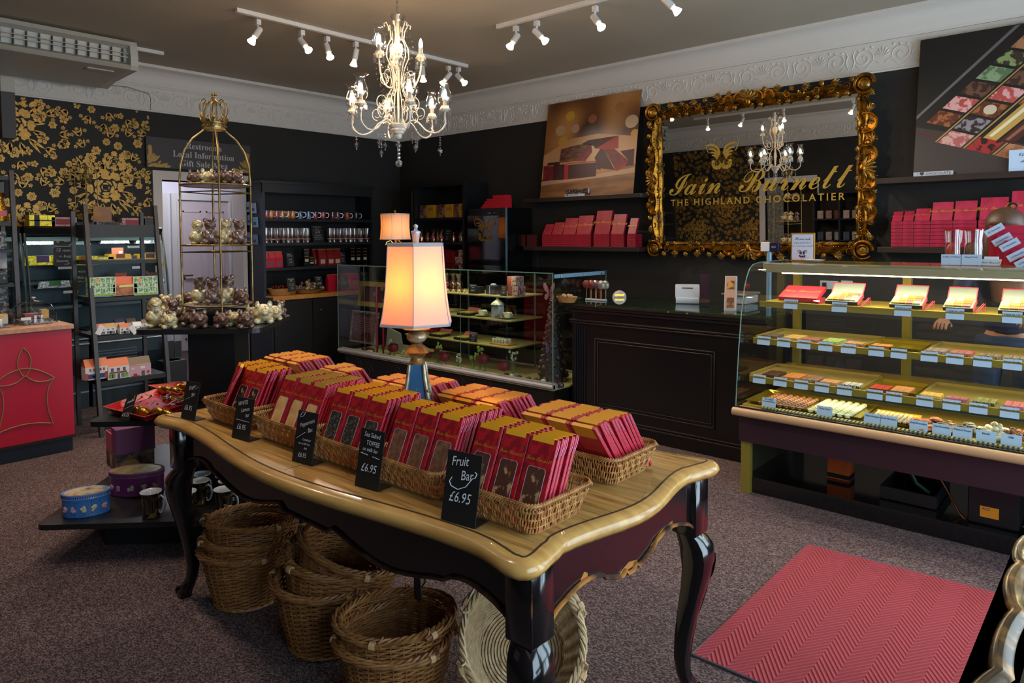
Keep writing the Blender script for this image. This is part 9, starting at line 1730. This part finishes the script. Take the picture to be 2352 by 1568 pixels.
def HB(name,c,r,sc,m,**k):q=MB();q.ball(c,r,24,16,sc);return q.obj(name,m,pe,smooth=True)
q=MB();q.ball((px_,5.01,1.548),.102,28,18,(1,1.08,1.02));q.v=[(x+.003*sin(60*x),y+(.03*(1.5-z) if z<1.5 else 0),z-(.12*max(0,(y-4.99))*3 if z<1.55 else 0)) for x,y,z in q.v if True];q.v=[(x,max(y,4.945) if z<1.53 else y,z) for x,y,z in q.v];q.obj('hair',M_hair,pe,smooth=True)
for sg in (-1,1):HB('long_hair',(px_+sg*.075,5.02,1.44),.055,(.7,1,2.1),M_hair);HB('eye',(px_+sg*.03,4.902,1.525),.008,(1.4,.5,.8),mat('dark_eye','1c140f',.3));HB('ear',(px_+sg*.085,4.99,1.51),.016,(.5,1,1.4),M_sk)
HB('nose',(px_,4.893,1.503),.012,(.8,1.1,1.5),M_sk);HB('mouth',(px_,4.904,1.472),.014,(1.4,.4,.4),mat('lip','8a4a44',.5));q=MB();q.tube([(px_+.03+.022*cos(a),5.03,1.655+.018*sin(a)) for a in np.linspace(0,6,10)],.006,5);q.obj('hair_clip',M_blke,pe)
# ---------------------------------------------------------------- what stands behind the camera (seen in the mirror)
t=thing('doorway_shelf_unit','dark open shelf unit of greeting cards standing along the back wall','shelf unit',(-3.6,YB+.2,0));
for x in (-4.02,-3.62,-3.22):MB().box(x-.012,x+.012,YB+.01,YB+.3,0,1.85).obj('upright',M_cab,t)
for z in (.35,.7,1.05,1.4,1.83):MB().box(-4.02,-3.22,YB+.01,YB+.3,z,z+.02).obj('shelf',M_cab,t)
cc=[mat('card_tone_%d'%i,c,.5,noise=('5a4a48',14,.5,.65)) for i,c in enumerate(('a8988c','8a3a34','9aa8b0','b89a88','3a4458','a87a70'))]
for i in range(4):
 for j in range(6):x=-3.98+.135*j;mb=MB();mb.box(x,x+.09,YB+.22,YB+.235,.371+.35*i,.50+.35*i);tag(mb.obj('greeting_card',cc[(i*5+j*2)%6]),'greeting card, %s from the left on the %s row of the back wall unit'%(ORD[j],ORD[i]),'card','greeting cards on the back wall')
for i in range(8):x=-2.95+.2*(i%4);z=1.0+.42*(i//4);tag(MB().box(x,x+.15,YB+.002,YB+.03,z,z+.34).obj('wall_pouch',cc[(i*3)%6]),'packaged gift hung on the back wall, %s in the %s row'%(ORD[i%4],('lower','upper')[i//4]),'gift','gifts hung on the back wall')
mb=MB();mb.box(-5.05,-4.95,YB,YB+.02,0,2.15);mb.box(-4.05,-3.95-.08,YB,YB+.02,0,2.15);mb.box(-5.05,-4.03,YB,YB+.02,2.05,2.15);struct('trim_4',mb,M_trimw)
mb=MB()
for k in range(24):x=-4.93+.012*k;mb.box(x,x+.012,YB-.06+.02*(k%2),YB-.05+.02*(k%2),.02,2.0)
tag(mb.obj('lace_curtain',mat('lace_cream','a8a49c',.8,noise=('7a7a70',20,.4,.6))),'cream lace curtain in the back doorway, seen in the mirror','curtain');struct('wall_6',MB().box(-5.1,-3.9,YB-.7,YB-.65,0,2.2).box(-5.1,-5.0,YB-.65,YB-.2,0,2.2).box(-4.0,-3.9,YB-.65,YB-.2,0,2.2).box(-5.1,-3.9,YB-.7,YB-.2,2.2,2.25).box(-5.1,-3.9,YB-.7,YB-.2,-.05,0),mat('corridor_brown','3a2c24',.7))
t=thing('lounge_sign','black sign in thin gold frame reading Chocolate Lounge above the back wall','sign',(-2.6,YB,2.2));MB().box(-3.05,-2.15,YB,YB+.015,2.18,2.48).obj('board',M_slate,t);mb=MB();[mb.box(*q) for q in ((-3.06,-2.14,YB,YB+.02,2.17,2.185),(-3.06,-2.14,YB,YB+.02,2.475,2.49),(-3.06,-3.045,YB,YB+.02,2.185,2.475),(-2.155,-2.14,YB,YB+.02,2.185,2.475))];mb.obj('gold_frame',M_gf,t)
for bd,z in (('Chocolate',2.38),('Lounge',2.26)):text(bd,.11,M_lett,t,(-2.6,YB+.018,z),(radians(90),0,radians(180)),style='serif')
